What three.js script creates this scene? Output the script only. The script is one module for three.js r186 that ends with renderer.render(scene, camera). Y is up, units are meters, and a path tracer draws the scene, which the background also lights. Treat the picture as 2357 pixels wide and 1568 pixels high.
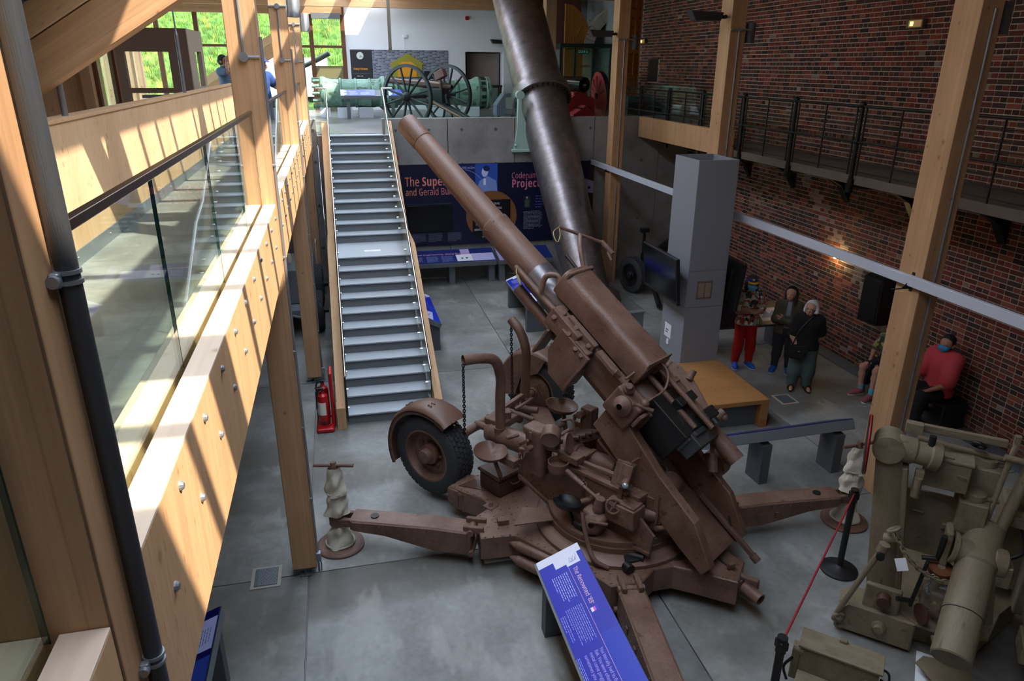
import * as THREE from 'three';
import { RoundedBoxGeometry } from 'three/addons/geometries/RoundedBoxGeometry.js';
import { mergeGeometries, toCreasedNormals } from 'three/addons/utils/BufferGeometryUtils.js';
import { MarchingCubes } from 'three/addons/objects/MarchingCubes.js';

// ---------- camera, sky, sun, exposure ----------
const scene = new THREE.Scene();
const camera = new THREE.PerspectiveCamera(51.0, 2357 / 1568, 0.05, 400);
camera.position.set(0, 5, 0);
camera.up.set(0.0774, 0.9331, -0.3511);
camera.lookAt(0.2178, 5 - 0.3595, -0.9074);
scene.background = new THREE.Color(0.80, 0.93, 1.12);
scene.backgroundIntensity = 7.5;
const SUN = new THREE.Vector3(0.57, 1, 0.45).normalize();
const sun = new THREE.DirectionalLight(0xfff1de, 11.5);
sun.position.copy(SUN).multiplyScalar(60).add(new THREE.Vector3(1, 2, -11));
sun.target.position.set(1, 2, -11);
sun.castShadow = true;
sun.shadow.mapSize.set(4096, 4096);
Object.assign(sun.shadow.camera, { left: -24, right: 24, top: 24, bottom: -24, near: 10, far: 120 });
sun.shadow.radius = 1.3;
scene.add(sun, sun.target);
const renderer = new THREE.WebGLRenderer({ antialias: true });
renderer.toneMapping = THREE.LinearToneMapping;
renderer.toneMappingExposure = 1.26;
renderer.shadowMap.enabled = true;

// ---------- helpers ----------
let seed = 7;
const rnd = () => { seed = (seed * 1664525 + 1013904223) >>> 0; return seed / 4294967296; };
const rr = (a, b) => a + (b - a) * rnd();
const V = (x, y, z) => new THREE.Vector3(x, y, z);
const PI = Math.PI;
const taken = {};
function numbered(n) { const k = taken[n] = (taken[n] ?? -1) + 1; return k ? n + '_' + String(k).padStart(3, '0') : n; }
function mg(g) {
  g = [g].flat(9).filter(Boolean).map((q) => {
    q = q.index ? q.toNonIndexed() : q;
    for (const k of Object.keys(q.attributes)) if (!['position', 'normal', 'uv'].includes(k)) q.deleteAttribute(k);
    if (!q.attributes.uv) q.setAttribute('uv', new THREE.BufferAttribute(new Float32Array(q.attributes.position.count * 2), 2));
    return q;
  });
  return g.length > 1 ? mergeGeometries(g) : g[0];
}
// uv in metres; v runs along the grain axis
function uvm(g, ax = 'y', off = 0) {
  g = g.index ? g.toNonIndexed() : g;
  const p = g.attributes.position, n = g.attributes.normal, uv = new Float32Array(p.count * 2);
  for (let i = 0; i < p.count; i++) {
    const q = [p.getX(i), p.getY(i), p.getZ(i)], m = [n.getX(i), n.getY(i), n.getZ(i)].map(Math.abs);
    const a = 'xyz'.indexOf(ax), d = m.indexOf(Math.max(...m));
    let u, v;
    if (d === a) { u = q[(a + 1) % 3]; v = q[(a + 2) % 3]; } else { v = q[a]; u = q[3 - a - d] + d * 0.37; }
    uv[2 * i] = u + off; uv[2 * i + 1] = v + off * 1.7;
  }
  g.setAttribute('uv', new THREE.BufferAttribute(uv, 2));
  return g;
}
function obj(name, g, m, parent = scene, ax) {
  g = mg(g);
  if (ax) g = uvm(g, ax, ax === 'f' ? 0 : (taken[name] ?? 0) * 0.731);
  const o = new THREE.Mesh(g, m);
  o.castShadow = o.receiveShadow = true;
  o.name = parent === scene ? numbered(name) : name;
  parent.add(o);
  return o;
}
function tag(o, label, category, group) { o.userData.label = label; o.userData.category = category; if (group) o.userData.group = group; return o; }
function thing(name, label, category, pos = [0, 0, 0], ry = 0, group) {
  const o = new THREE.Group(); o.name = numbered(name); o.position.set(...pos); o.rotation.y = ry; scene.add(o);
  return tag(o, label, category, group);
}
function struct(name, g, m, ax) { const o = obj(name, g, m, scene, ax); o.userData.kind = 'structure'; return o; }
function sgroup(name, pos = [0, 0, 0]) { const o = new THREE.Group(); o.name = numbered(name); o.position.set(...pos); o.userData.kind = 'structure'; scene.add(o); return o; }
function sub(name, parent, pos = [0, 0, 0], rot = [0, 0, 0]) { const o = new THREE.Group(); o.name = name; o.position.set(...pos); o.rotation.set(...rot); parent.add(o); return o; }
const X = (g, rx = 0, ry = 0, rz = 0, x = 0, y = 0, z = 0) => g.applyMatrix4(new THREE.Matrix4().compose(V(x, y, z), new THREE.Quaternion().setFromEuler(new THREE.Euler(rx, ry, rz, 'YXZ')), V(1, 1, 1)));
// plain box given by its limits
const bb = (x0, x1, y0, y1, z0, z1) => new THREE.BoxGeometry(x1 - x0, y1 - y0, z1 - z0).translate((x0 + x1) / 2, (y0 + y1) / 2, (z0 + z1) / 2);
// box with rounded edges: size, centre, rotation
function rb(w, h, d, x = 0, y = 0, z = 0, r = 0.008, rx = 0, ry = 0, rz = 0) {
  return X(new RoundedBoxGeometry(w, h, d, 1, Math.min(r, w / 2.1, h / 2.1, d / 2.1)), rx, ry, rz, x, y, z);
}
const rbb = (x0, x1, y0, y1, z0, z1, r = 0.006) => rb(x1 - x0, y1 - y0, z1 - z0, (x0 + x1) / 2, (y0 + y1) / 2, (z0 + z1) / 2, r);
const A3 = (p) => p.isVector3 ? p : V(...p);
function alongQ(p, q) { return new THREE.Quaternion().setFromUnitVectors(V(0, 1, 0), q.clone().sub(p).normalize()); }
// cylinder / cone between two points
function cy(p, q, r, r2 = r, n = 16, open = false) {
  p = A3(p); q = A3(q);
  const L = p.distanceTo(q), g = new THREE.CylinderGeometry(r2, r, L, n, 1, open).translate(0, L / 2, 0);
  return g.applyMatrix4(new THREE.Matrix4().compose(p, alongQ(p, q), V(1, 1, 1)));
}
// surface of revolution: profile [[radius, along], ...] from p towards q
function la(prof, p, q, n = 24) {
  p = A3(p); q = A3(q);
  const g = toCreasedNormals(new THREE.LatheGeometry(prof.map((a) => new THREE.Vector2(Math.max(a[0], 1e-4), a[1])), n), 0.6);
  return g.applyMatrix4(new THREE.Matrix4().compose(p, alongQ(p, q), V(1, 1, 1)));
}
const tu = (pts, r, seg = 24, n = 8, closed = false) => new THREE.TubeGeometry(new THREE.CatmullRomCurve3(pts.map(A3), closed, 'centripetal'), seg, r, n, closed);
const sp = (r, x, y, z, n = 12) => new THREE.SphereGeometry(r, n, Math.ceil(n * 0.7)).translate(x, y, z);
const tor = (R, r, p, q, n = 24, m = 8) => { p = A3(p); q = A3(q); return new THREE.TorusGeometry(R, r, m, n).rotateX(PI / 2).applyMatrix4(new THREE.Matrix4().compose(p, alongQ(p, q), V(1, 1, 1))); };
// prism: 2D outline in xy extruded along z
function ex(pts, d, bev = 0, holes = []) {
  const s = new THREE.Shape(pts.map((a) => new THREE.Vector2(...a)));
  for (const h of holes) s.holes.push(new THREE.Path(h.map((a) => new THREE.Vector2(...a))));
  const g = new THREE.ExtrudeGeometry(s, { depth: d - 2 * bev, bevelEnabled: bev > 0, bevelThickness: bev, bevelSize: bev, bevelOffset: -bev, bevelSegments: 1, steps: 1, curveSegments: 10 });
  return bev ? g.translate(0, 0, bev) : g;
}
const circ = (r, n = 20, cx = 0, cyy = 0) => Array.from({ length: n }, (_, i) => [cx + r * Math.cos(i / n * 2 * PI), cyy + r * Math.sin(i / n * 2 * PI)]);
// bolt / rivet heads at points, facing a direction
const bolts = (pts, dir, r = 0.012, h = 0.008, n = 6) => pts.map((p) => { p = A3(p); const q = p.clone().addScaledVector(A3(dir), h); return cy(p.clone().addScaledVector(A3(dir), -0.004), q, r, r * 0.75, n); });
const lin = (a, b, n) => Array.from({ length: n }, (_, i) => a + (b - a) * (n > 1 ? i / (n - 1) : 0));
const along = (p, q, n) => lin(0, 1, n).map((t) => A3(p).clone().lerp(A3(q), t));

// ---------- procedural textures ----------
function vnoise(N, M, cx, cyy, sd) {
  const o = new Float32Array(N * M), g = new Float32Array(cx * cyy);
  let s = sd * 7919 + 13; const r = () => { s = (s * 1664525 + 1013904223) >>> 0; return s / 4294967296; };
  for (let i = 0; i < g.length; i++) g[i] = r();
  const sm = (t) => t * t * (3 - 2 * t);
  for (let y = 0; y < M; y++) {
    const fy = y / M * cyy, y0 = Math.floor(fy), ty = sm(fy - y0), a = (y0 % cyy) * cx, b = ((y0 + 1) % cyy) * cx;
    for (let x = 0; x < N; x++) {
      const fx = x / N * cx, x0 = Math.floor(fx), tx = sm(fx - x0), c = x0 % cx, d = (x0 + 1) % cx;
      o[y * N + x] = (g[a + c] * (1 - tx) + g[a + d] * tx) * (1 - ty) + (g[b + c] * (1 - tx) + g[b + d] * tx) * ty;
    }
  }
  return o;
}
function fbm(N, M, cx, cyy, oct, sd) {
  const o = new Float32Array(N * M); let amp = 1, tot = 0;
  for (let k = 0; k < oct && cx <= N && cyy <= M; k++, cx *= 2, cyy *= 2, amp *= 0.55) { const v = vnoise(N, M, cx, cyy, sd + k * 31); for (let i = 0; i < o.length; i++) o[i] += v[i] * amp; tot += amp; }
  for (let i = 0; i < o.length; i++) o[i] /= tot;
  return o;
}
function dtex(N, M, fn, sx, sy, srgb = true) {
  const d = new Uint8Array(N * M * 4);
  for (let i = 0; i < N * M; i++) { const c = fn(i, i % N, (i / N) | 0); for (let k = 0; k < 3; k++) d[4 * i + k] = Math.max(0, Math.min(255, c[k] ?? c[0])); d[4 * i + 3] = 255; }
  const t = new THREE.DataTexture(d, N, M); t.wrapS = t.wrapT = THREE.RepeatWrapping; t.magFilter = THREE.LinearFilter; t.minFilter = THREE.LinearMipmapLinearFilter; t.generateMipmaps = true;
  if (srgb) t.colorSpace = THREE.SRGBColorSpace;
  t.repeat.set(1 / sx, 1 / sy); t.needsUpdate = true; return t;
}
const mixc = (a, b, t) => a.map((v, i) => v + (b[i] - v) * t);
const std = (o) => new THREE.MeshStandardMaterial({ roughness: 0.7, metalness: 0, ...o });
const phy = (o) => new THREE.MeshPhysicalMaterial({ roughness: 0.5, metalness: 0, ...o });

// timber: lamella tone, streaks, knots (u 1.2 m, v 2.4 m)
function woodTex(base, dark, sd, lam, fleck) {
  const N = 512, M = 1024, st = fbm(N, M, 64, 4, 3, sd), st2 = fbm(N, M, 16, 2, 3, sd + 5), bl = fbm(N, M, 6, 8, 3, sd + 9), fl = fbm(N, M, 128, 32, 1, sd + 12);
  let s = sd; const r = () => { s = (s * 1664525 + 1013904223) >>> 0; return s / 4294967296; };
  const tone = Array.from({ length: 16 }, () => r()), knots = Array.from({ length: 14 }, () => [r() * N, r() * M, 3 + r() * 4]);
  return dtex(N, M, (i, x, y) => {
    const L = Math.floor(x / N * lam) % 16, e = (x / N * lam) % 1;
    let t = 0.28 * st[i] + 0.3 * st2[i] + 0.22 * bl[i] + 0.2 * tone[L] - 0.12;
    if (e < 0.02) t += 0.16;
    for (const [kx, ky, kr] of knots) { const d = Math.hypot((x - kx), (y - ky) * 0.8) / kr; if (d < 2.6) t += 0.75 * Math.exp(-d * d * 0.8); }
    if (fleck && fl[i] > 0.86) t += (fl[i] - 0.86) * 4.5;
    return mixc(base, dark, Math.min(1, Math.max(0, t)));
  }, 1.2, 2.4);
}
const T = {};
T.glulam = woodTex([206, 166, 126], [138, 100, 66], 3, 8, false);
T.pale = woodTex([222, 190, 152], [172, 134, 96], 8, 6, true);
T.end = woodTex([228, 210, 190], [178, 150, 124], 33, 3, false);
T.clt = woodTex([212, 172, 128], [156, 114, 74], 21, 7, true);
// concrete floor (4 m tile)
{
  const N = 1024, a = fbm(N, N, 4, 4, 6, 40), b = fbm(N, N, 12, 12, 5, 55), c = fbm(N, N, 128, 128, 2, 77), d = fbm(N, N, 3, 5, 6, 91), w = fbm(N, N, 20, 9, 5, 33);
  T.floor = dtex(N, N, (i) => {
    let t = (a[i] - 0.5) * 70 + (b[i] - 0.5) * 40 + (c[i] - 0.5) * 16, v = [128 + t, 129 + t, 126 + t];
    if (d[i] > 0.56) v = mixc(v, [84, 79, 70], Math.min(0.5, (d[i] - 0.56) * 4 * (0.35 + w[i])));
    if (w[i] > 0.63) v = mixc(v, [168, 168, 162], Math.min(0.4, (w[i] - 0.63) * 4));
    return v;
  }, 5.3, 5.3);
  T.floorR = dtex(512, 512, (i) => { const t = 95 + 110 * b[(i * 2) % b.length]; return [t, t, t]; }, 5.3, 5.3, false);
  const e = fbm(N, N, 5, 5, 6, 140), f = fbm(N, N, 200, 200, 1, 145);
  T.conc = dtex(N, N, (i) => { const t = (e[i] - 0.5) * 60 + (b[i] - 0.5) * 22 + (f[i] - 0.5) * 10; return [138 + t, 136 + t, 135 + t]; }, 4, 4);
}
// painted metal: fine mottling of a base colour
function paintTex(base, amp, sd, worn, wornC) {
  const N = 512, a = fbm(N, N, 5, 5, 5, sd), b = fbm(N, N, 90, 90, 2, sd + 4), w = fbm(N, N, 16, 16, 4, sd + 8);
  return dtex(N, N, (i) => { const t = (a[i] - 0.5) * amp * 1.8 + (b[i] - 0.5) * amp * 0.7; let v = base.map((q) => q + t); if (worn && w[i] > worn) v = mixc(v, wornC, Math.min(0.8, (w[i] - worn) * 8)); return v; }, 1, 1);
}
T.brown = paintTex([114, 87, 74], 26, 200, 0.7, [78, 54, 42]);
T.tan = paintTex([126, 114, 92], 18, 230, 0.74, [92, 80, 60]);
T.steel = (() => { const N = 512, M = 512, a = fbm(N, M, 3, 40, 4, 300), b = fbm(N, M, 6, 6, 5, 310), c = fbm(N, M, 60, 90, 2, 320); return dtex(N, M, (i) => { const t = (a[i] - 0.5) * 22 + (b[i] - 0.5) * 40 + (c[i] - 0.5) * 14; return [136 + t, 130 + t, 132 + t * 0.98]; }, 1, 1); })();
T.steelR = (() => { const N = 512, a = fbm(N, N, 4, 50, 4, 301), b = fbm(N, N, 8, 8, 4, 311); return dtex(N, N, (i) => { const t = 70 + 34 * a[i] + 44 * b[i]; return [t, t, t]; }, 1, 1, false); })();
T.bronze = paintTex([104, 138, 122], 46, 400, 0.6, [58, 66, 52]);
T.fine = (() => { const N = 256, a = fbm(N, N, 32, 32, 3, 500); return dtex(N, N, (i) => [a[i] * 255], 0.3, 0.3, false); })();
T.streak = (() => { const N = 512, a = fbm(N, N, 64, 6, 4, 520); return dtex(N, N, (i) => [a[i] * 255], 1.2, 2.4, false); })();

const mat = {
  glulam: std({ map: T.glulam, roughness: 0.62, bumpMap: T.streak, bumpScale: 0.002 }),
  pale: std({ map: T.pale, roughness: 0.68 }),
  clt: std({ map: T.clt, roughness: 0.6, bumpMap: T.streak, bumpScale: 0.002 }),
  endgrain: std({ map: T.end, roughness: 0.75 }),
  darkwood: std({ map: T.glulam, roughness: 0.7 }),
  floor: std({ map: T.floor, roughnessMap: T.floorR, roughness: 0.85 }),
  conc: std({ map: T.conc, roughness: 0.78, bumpMap: T.fine, bumpScale: 0.001 }),
  white: std({ color: 0xe2e4e8, roughness: 0.85 }),
  brown: std({ map: T.brown, roughness: 0.48, bumpMap: T.fine, bumpScale: 0.0012 }),
  brownd: std({ map: T.brown, color: 0xb4a8a4, roughness: 0.45 }),
  tan: std({ map: T.tan, roughness: 0.55, bumpMap: T.fine, bumpScale: 0.001 }),
  steelpipe: std({ map: T.steel, roughnessMap: T.steelR, roughness: 0.95, metalness: 0.88 }),
  gunsteel: std({ color: 0x3a3a3b, roughness: 0.4, metalness: 0.75 }),
  galv: std({ color: 0x9aa0a6, roughness: 0.42, metalness: 0.7 }),
  chrome: std({ color: 0xd0d4d8, roughness: 0.18, metalness: 1 }),
  black: std({ color: 0x17181a, roughness: 0.5 }),
  iron: std({ color: 0x141a1b, roughness: 0.45, metalness: 0.3 }),
  rubber: std({ color: 0x34373b, roughness: 0.72, bumpMap: T.fine, bumpScale: 0.002 }),
  grey: std({ color: 0x6c7278, roughness: 0.6 }),
  greyd: std({ color: 0x53585e, roughness: 0.6 }),
  red: std({ color: 0xb3141a, roughness: 0.35 }),
  bronze: std({ map: T.bronze, roughness: 0.6, metalness: 0.15 }),
  glass: phy({ color: 0xf1faf6, transmission: 1, roughness: 0.02, thickness: 0, ior: 1.5 }),
  glassedge: std({ color: 0x12372c, roughness: 0.15 }),
  skin: std({ color: 0xb98263, roughness: 0.6 }),
  canvas: std({ color: 0xc9c2b2, roughness: 0.9, bumpMap: T.fine, bumpScale: 0.004 }),
};
function canvasTex(w, h, draw) {
  const c = document.createElement('canvas'); c.width = w; c.height = h;
  const k = c.getContext('2d'); draw(k, w, h);
  const t = new THREE.CanvasTexture(c); t.colorSpace = THREE.SRGBColorSpace; return t;
}
const print = (w, h, draw, o = {}) => std({ map: canvasTex(w, h, draw), roughness: 0.35, ...o });
const lines = (k, x, y, w, n, dy, lw, col) => { k.fillStyle = col; let s = Math.round(x * 13 + y * 7 + n) >>> 0; const r = () => { s = (s * 1664525 + 1013904223) >>> 0; return s / 4294967296; }; for (let i = 0; i < n; i++) { let p = x; const end = x + w * (i === n - 1 ? 0.55 : 0.86 + 0.14 * r()); while (p < end) { const q = Math.min(end, p + lw * (2 + 7 * r())); k.fillRect(p, y + i * dy, q - p, lw); p = q + lw * 1.3; } } };
// ---------- the setting ----------
const BAYS = [-1.55, -6.5, -11.45, -16.4], U = 3.5;
{ // hall floor: cast slabs with open joints
  const fl = sgroup('floor');
  obj('subfloor', bb(-6, 9.4, -0.3, -0.03, -17.5, 3.2), mat.conc, fl, 'y');
  const xs = [-5.9, -4.09, -0.63, 2.83, 6.29, 9.3], zs = [3.1, -1.5, -6.45, -11.4, -17.3];
  for (let i = 0; i < 5; i++) for (let j = 0; j < 4; j++) {
    const g = rbb(xs[i] + 0.006, xs[i + 1] - 0.006, -0.03, 0, zs[j + 1] + 0.006, zs[j] - 0.006, 0.004);
    const o = obj('slab', g, mat.floor, fl);
    uvm(o.geometry, 'z', 0); const uv = o.geometry.attributes.uv; for (let k = 0; k < uv.count; k++) uv.setXY(k, uv.getX(k) + i * 1.3 + j * 0.7, uv.getY(k) + j * 2.1 + i * 0.4);
  }
}
{ // retaining wall below the upper floor, cast in panels with tie holes
  const w = sgroup('wall_far');
  const xs = [-0.9, -0.42, 2.6, 5.9, 8.0, 9.4], top = 3.84;
  const ps = [[-6, -0.42, 3.84], [-0.42, 1.05, 3.48], [1.05, 2.56, top], [2.57, 4.18, top], [4.19, 5.0, top], [5.0, 6.2, 3.84], [6.21, 7.95, 3.84], [7.95, 9.4, 3.84]];
  for (const [a, b, t] of ps) obj('concrete_panel', rbb(a + 0.004, b - 0.004, 0, t, -17.6, -17.3, 0.006), mat.conc, w, 'x');
  for (const y of [3.58, 2.78, 1.3]) for (const x of [1.35, 2.12, 2.9, 3.72, 4.5, 5.35, 6.1, 6.75, 7.5]) obj('tie_hole', la([[0, 0.002], [0.03, 0.002], [0.036, 0.006]], [x, y, -17.3], [x, y, -17.2], 14), mat.greyd, w);
  for (const y of [0.9, 1.9, 2.9, 3.6]) obj('tie_hole', la([[0, 0.002], [0.03, 0.002], [0.036, 0.006]], [-0.5, y, -17.3], [-0.5, y, -17.2], 14), mat.greyd, w);
}
struct('upper_floor', [bb(-6, 9.4, U - 0.25, U, -27.2, -17.6)], std({ map: T.floor, color: 0xd8d8d8, roughness: 0.32 }), 'y');
// walls closing the hall
const wallWhite = sgroup('wall_back');
obj('plaster', [bb(0.55, 4.75, U, 7.4, -27.3, -27), bb(4.75, 6.1, 5.44, 7.4, -27.3, -27), bb(6.1, 8.1, U, 7.4, -27.3, -27), bb(4.6, 6.3, U, 5.6, -28.6, -28.5), bb(4.6, 6.3, 5.44, 5.6, -28.6, -27.3), bb(4.6, 4.7, U, 5.6, -28.6, -27.3), bb(6.2, 6.3, U, 5.6, -28.6, -27.3), bb(4.6, 6.3, U - 0.1, U, -28.6, -27.2), bb(0.4, 9.6, 7.2, 7.4, -27.3, -27)], mat.white, wallWhite);  // boxes behind the doorway are added to keep outside light from leaking in
obj('door_reveal', [bb(4.7, 4.78, U, 5.44, -28.5, -27.0)], mat.black, wallWhite);
obj('door_leaf', rbb(4.85, 6.02, U, 5.4, -27.5, -27.42), std({ color: 0x8d7f78, roughness: 0.7 }), wallWhite);
obj('plaster', bb(6.08, 6.2, U, 5.5, -28.5, -27.3), mat.white, wallWhite);
struct('wall_left', [bb(-6.2, -6, -0.3, 3.4, -27.3, 3.2), bb(-6.2, -6, 3.4, 7.4, -12.5, 3.2), bb(-6.2, -6, 6.6, 7.4, -27.3, -12.5)], mat.darkwood, 'y');
struct('wall_behind', [bb(-6.2, 9.4, -0.3, 7.4, 3.1, 3.3)], mat.conc, 'x');
struct('wall_side', [bb(8.0, 9.4, U, 7.4, -27.3, -27), bb(9.2, 9.4, U, 7.4, -27.3, -20.8)], mat.conc, 'x');
// unseen flat roof: rooflight opening shaped so the sun lands on the gallery
const roof = sgroup('ceiling');
obj('deck', [bb(-6.2, -0.31, 7.4, 7.6, -27.3, 3.3), bb(-0.31, 1.95, 7.4, 7.6, -0.15, 3.3), bb(1.95, 9.4, 7.4, 7.6, -27.3, 3.3)], mat.darkwood, roof, 'z');
for (let k = 0; k < 6; k++) { const z = -1.5 - 4.95 * k; obj('rafter', rbb(-5.9, 8.7, 6.75, 7.4, z - 0.1, z + 0.1), mat.glulam, roof, 'x'); }
for (let k = 0; k < 33; k++) if (k % 6) { const z = -1.5 - 0.825 * (k - 2); if (z > -27) obj('glazing_bar', rbb(-0.3, 1.94, 7.36, 7.46, z - 0.045, z + 0.045), mat.galv, roof); }
obj('purlin', rbb(0.6, 0.92, 7.1, 7.4, -27.2, -0.6), mat.glulam, roof, 'z');

// ---------- brick wall ----------
{
  const W = sgroup('wall_right');
  obj('mortar', bb(8.755, 9.2, -0.3, 7.4, -20.8, 3.2), std({ color: 0xa89886, roughness: 0.95, bumpMap: T.fine, bumpScale: 0.004 }), W, 'y');
  const v3 = new THREE.Vector3(), list = [];
  camera.updateMatrixWorld(); camera.updateProjectionMatrix();
  const n1 = fbm(128, 128, 5, 5, 4, 800), n2 = fbm(128, 128, 9, 9, 4, 811), pick = (n, z, y) => n[((Math.floor(-z * 6) & 127)) + 128 * (Math.floor(y * 12) & 127)];
  const cols = [[138, 62, 46], [120, 54, 42], [104, 50, 42], [66, 46, 46], [92, 58, 50], [142, 80, 60], [76, 54, 50]];
  for (let c = 0; c * 0.075 < 8.2; c++) {
    const y = c * 0.075 + 0.035, head = c % 2, L = head ? 0.1025 : 0.215, step = L + 0.013;
    for (let z = -20.78 + (head ? 0.06 : 0) + rr(0, 0.01); z < -5.2; z += step) {
      v3.set(8.75, y, z + L / 2).project(camera);
      if (v3.x > 1.12 || v3.x < 0.1 || v3.y > 1.05) continue;
      if (y > 4.6 && y < 5.2 && z > -20.2 && z < -19.5) continue;
      const a = pick(n1, z, y), b = pick(n2, z, y), low = y < 3.4;
      let k = rnd(); let col = cols[Math.floor(Math.pow(k, a > 0.52 ? 1.7 : 0.75) * cols.length)];
      if (low && b > 0.6 && rnd() < 0.5) col = mixc(col, [150, 128, 112], 0.55);
      if (!low && y < 4.4 && rnd() < 0.4) col = mixc(col, [128, 100, 86], 0.6);
      if (rnd() < 0.01) col = [150, 132, 124];
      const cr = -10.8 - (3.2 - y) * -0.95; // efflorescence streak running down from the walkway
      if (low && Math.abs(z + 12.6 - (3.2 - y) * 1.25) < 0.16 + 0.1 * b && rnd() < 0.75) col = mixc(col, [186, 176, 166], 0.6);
      const s = rr(0.86, 1.1); const d2 = (8.75) ** 2 + (y - 5) ** 2 + z * z;
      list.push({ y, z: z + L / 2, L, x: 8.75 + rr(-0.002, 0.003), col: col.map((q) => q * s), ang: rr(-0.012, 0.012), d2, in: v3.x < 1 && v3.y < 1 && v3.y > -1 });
    }
  }
  list.sort((p, q) => (p.L > 0.15 && p.in ? p.d2 : p.d2 + 400) - (q.L > 0.15 && q.in ? q.d2 : q.d2 + 400));
  const geo = { 0.215: rb(0.06, 0.062, 0.215, 0.028, 0, 0, 0.004), 0.1025: rb(0.06, 0.062, 0.1025, 0.028, 0, 0, 0.004) };
  const bump = { roughness: 0.9, bumpMap: T.fine, bumpScale: 0.004 };
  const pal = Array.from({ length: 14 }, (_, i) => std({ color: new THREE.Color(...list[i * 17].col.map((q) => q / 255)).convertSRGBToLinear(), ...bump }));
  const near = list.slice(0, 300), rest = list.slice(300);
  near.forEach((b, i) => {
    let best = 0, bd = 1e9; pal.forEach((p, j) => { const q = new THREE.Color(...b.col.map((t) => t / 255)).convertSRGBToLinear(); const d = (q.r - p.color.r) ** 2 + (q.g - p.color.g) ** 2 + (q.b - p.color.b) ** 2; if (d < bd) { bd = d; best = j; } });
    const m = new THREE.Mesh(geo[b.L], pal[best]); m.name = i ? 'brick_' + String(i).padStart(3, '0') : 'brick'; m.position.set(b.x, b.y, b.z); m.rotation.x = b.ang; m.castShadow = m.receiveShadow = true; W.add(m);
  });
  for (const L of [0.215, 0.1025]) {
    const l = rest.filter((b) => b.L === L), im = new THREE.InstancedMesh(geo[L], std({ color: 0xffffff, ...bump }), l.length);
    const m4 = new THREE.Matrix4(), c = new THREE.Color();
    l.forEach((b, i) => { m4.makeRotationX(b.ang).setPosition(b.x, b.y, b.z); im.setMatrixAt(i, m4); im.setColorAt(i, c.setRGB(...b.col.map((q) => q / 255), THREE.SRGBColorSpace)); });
    im.name = L > 0.2 ? 'stretcher_bricks' : 'header_bricks'; im.userData.kind = 'stuff'; im.castShadow = im.receiveShadow = true; W.add(im);
  }
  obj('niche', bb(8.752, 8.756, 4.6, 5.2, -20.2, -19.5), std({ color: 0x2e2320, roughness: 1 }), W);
  struct('trim_1', rbb(8.45, 8.74, 0.0, 0.03, -17.2, 3), mat.greyd);
}
// ---------- gallery, posts, stairs, walkway ----------
const PZ = [-1.48, -6.52, -11.52, -16.52];
struct('gallery_floor', [bb(-2.17, -0.8, 3.3, U, -17.6, 3.1), bb(-6, -2.17, 3.3, U, -17.6, 3.1)], std({ map: T.floor, color: 0xffffff, roughness: 0.5 }), 'y');
struct('gallery_soffit', bb(-6, -0.8, 3.2, 3.3, -17.3, 3.1), mat.darkwood, 'z');
// edge beam: two plies per bay with the glass standing between them
for (let b = -1; b < 3; b++) {
  const z0 = b < 0 ? 1.5 : PZ[b] - 0.12, z1 = PZ[b + 1] + 0.12;
  const t = thing('edge_beam', ['pale timber edge beam with domed bolts under the glass balustrade, between the two tallest posts', 'timber edge beam with domed bolts between the second and third gallery posts', 'timber edge beam ending at the concrete wall beside the stairs top', 'short timber edge beam in front of the thick post with the dark pipe'][(b + 4) % 4], 'beam', [0, 0, 0], 0, 'gallery edge beams');
  t.userData.label = ['short timber edge beam with slot, cut off by the post with the dark pipe', 'sunlit timber edge beam with two rows of domed bolts beside the glass walkway', 'timber edge beam between the second and third gallery posts', 'timber edge beam running up to the concrete wall beside the stairs'][b + 1];
  obj('outer_ply', rbb(-0.645, -0.545, 3.28, 3.88, z1, z0), mat.clt, t, 'y');
  obj('inner_ply', rbb(-0.79, -0.675, 3.28, 3.88, z1, z0), mat.clt, t, 'y');
  obj('top_face', [rbb(-0.644, -0.546, 3.872, 3.884, z1 + 0.002, z0 - 0.002, 0.002), rbb(-0.789, -0.676, 3.872, 3.884, z1 + 0.002, z0 - 0.002, 0.002)], mat.endgrain, t, 'z');
  for (let z = z0 - 0.22, k = 0; z > z1; z -= 0.23, k++) obj('dome_bolt', la([[0.016, 0], [0.016, 0.006], [0.01, 0.014], [0, 0.017]], [-0.546, k % 2 ? 3.8 : 3.61, z], [-0.4, k % 2 ? 3.8 : 3.61, z], 10), mat.galv, t);
  // glass balustrade of the bay
  const gl = thing('glass_balustrade', ['clear glass pane before the thick post with the dark pipe', 'row of clear glass panes along the sunlit walkway', 'row of clear glass panes between second and third gallery posts', 'row of clear glass panes ending near the top of the stairs'][b + 1], 'balustrade');
  const n = b < 0 ? 2 : 4, js = lin(z0 - 0.02, z1 + 0.02, n + 1);
  if (b === 0) js.splice(1, 3, -2.82, -4.03, -5.25);
  for (let k = 0; k < n; k++) {
    obj('glass_pane', bb(-0.666, -0.654, 3.46, 4.62, js[k + 1] + 0.005, js[k] - 0.005), mat.glass, gl);
    obj('pane_edge', [bb(-0.667, -0.653, 3.88, 4.62, js[k + 1], js[k + 1] + 0.004)], mat.glassedge, gl);
  }
  obj('top_channel', rbb(-0.676, -0.644, 4.615, 4.645, z1 + 0.02, z0 - 0.02, 0.004), std({ color: 0x4b3d33, roughness: 0.25, metalness: 0.6 }), gl);
}
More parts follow.
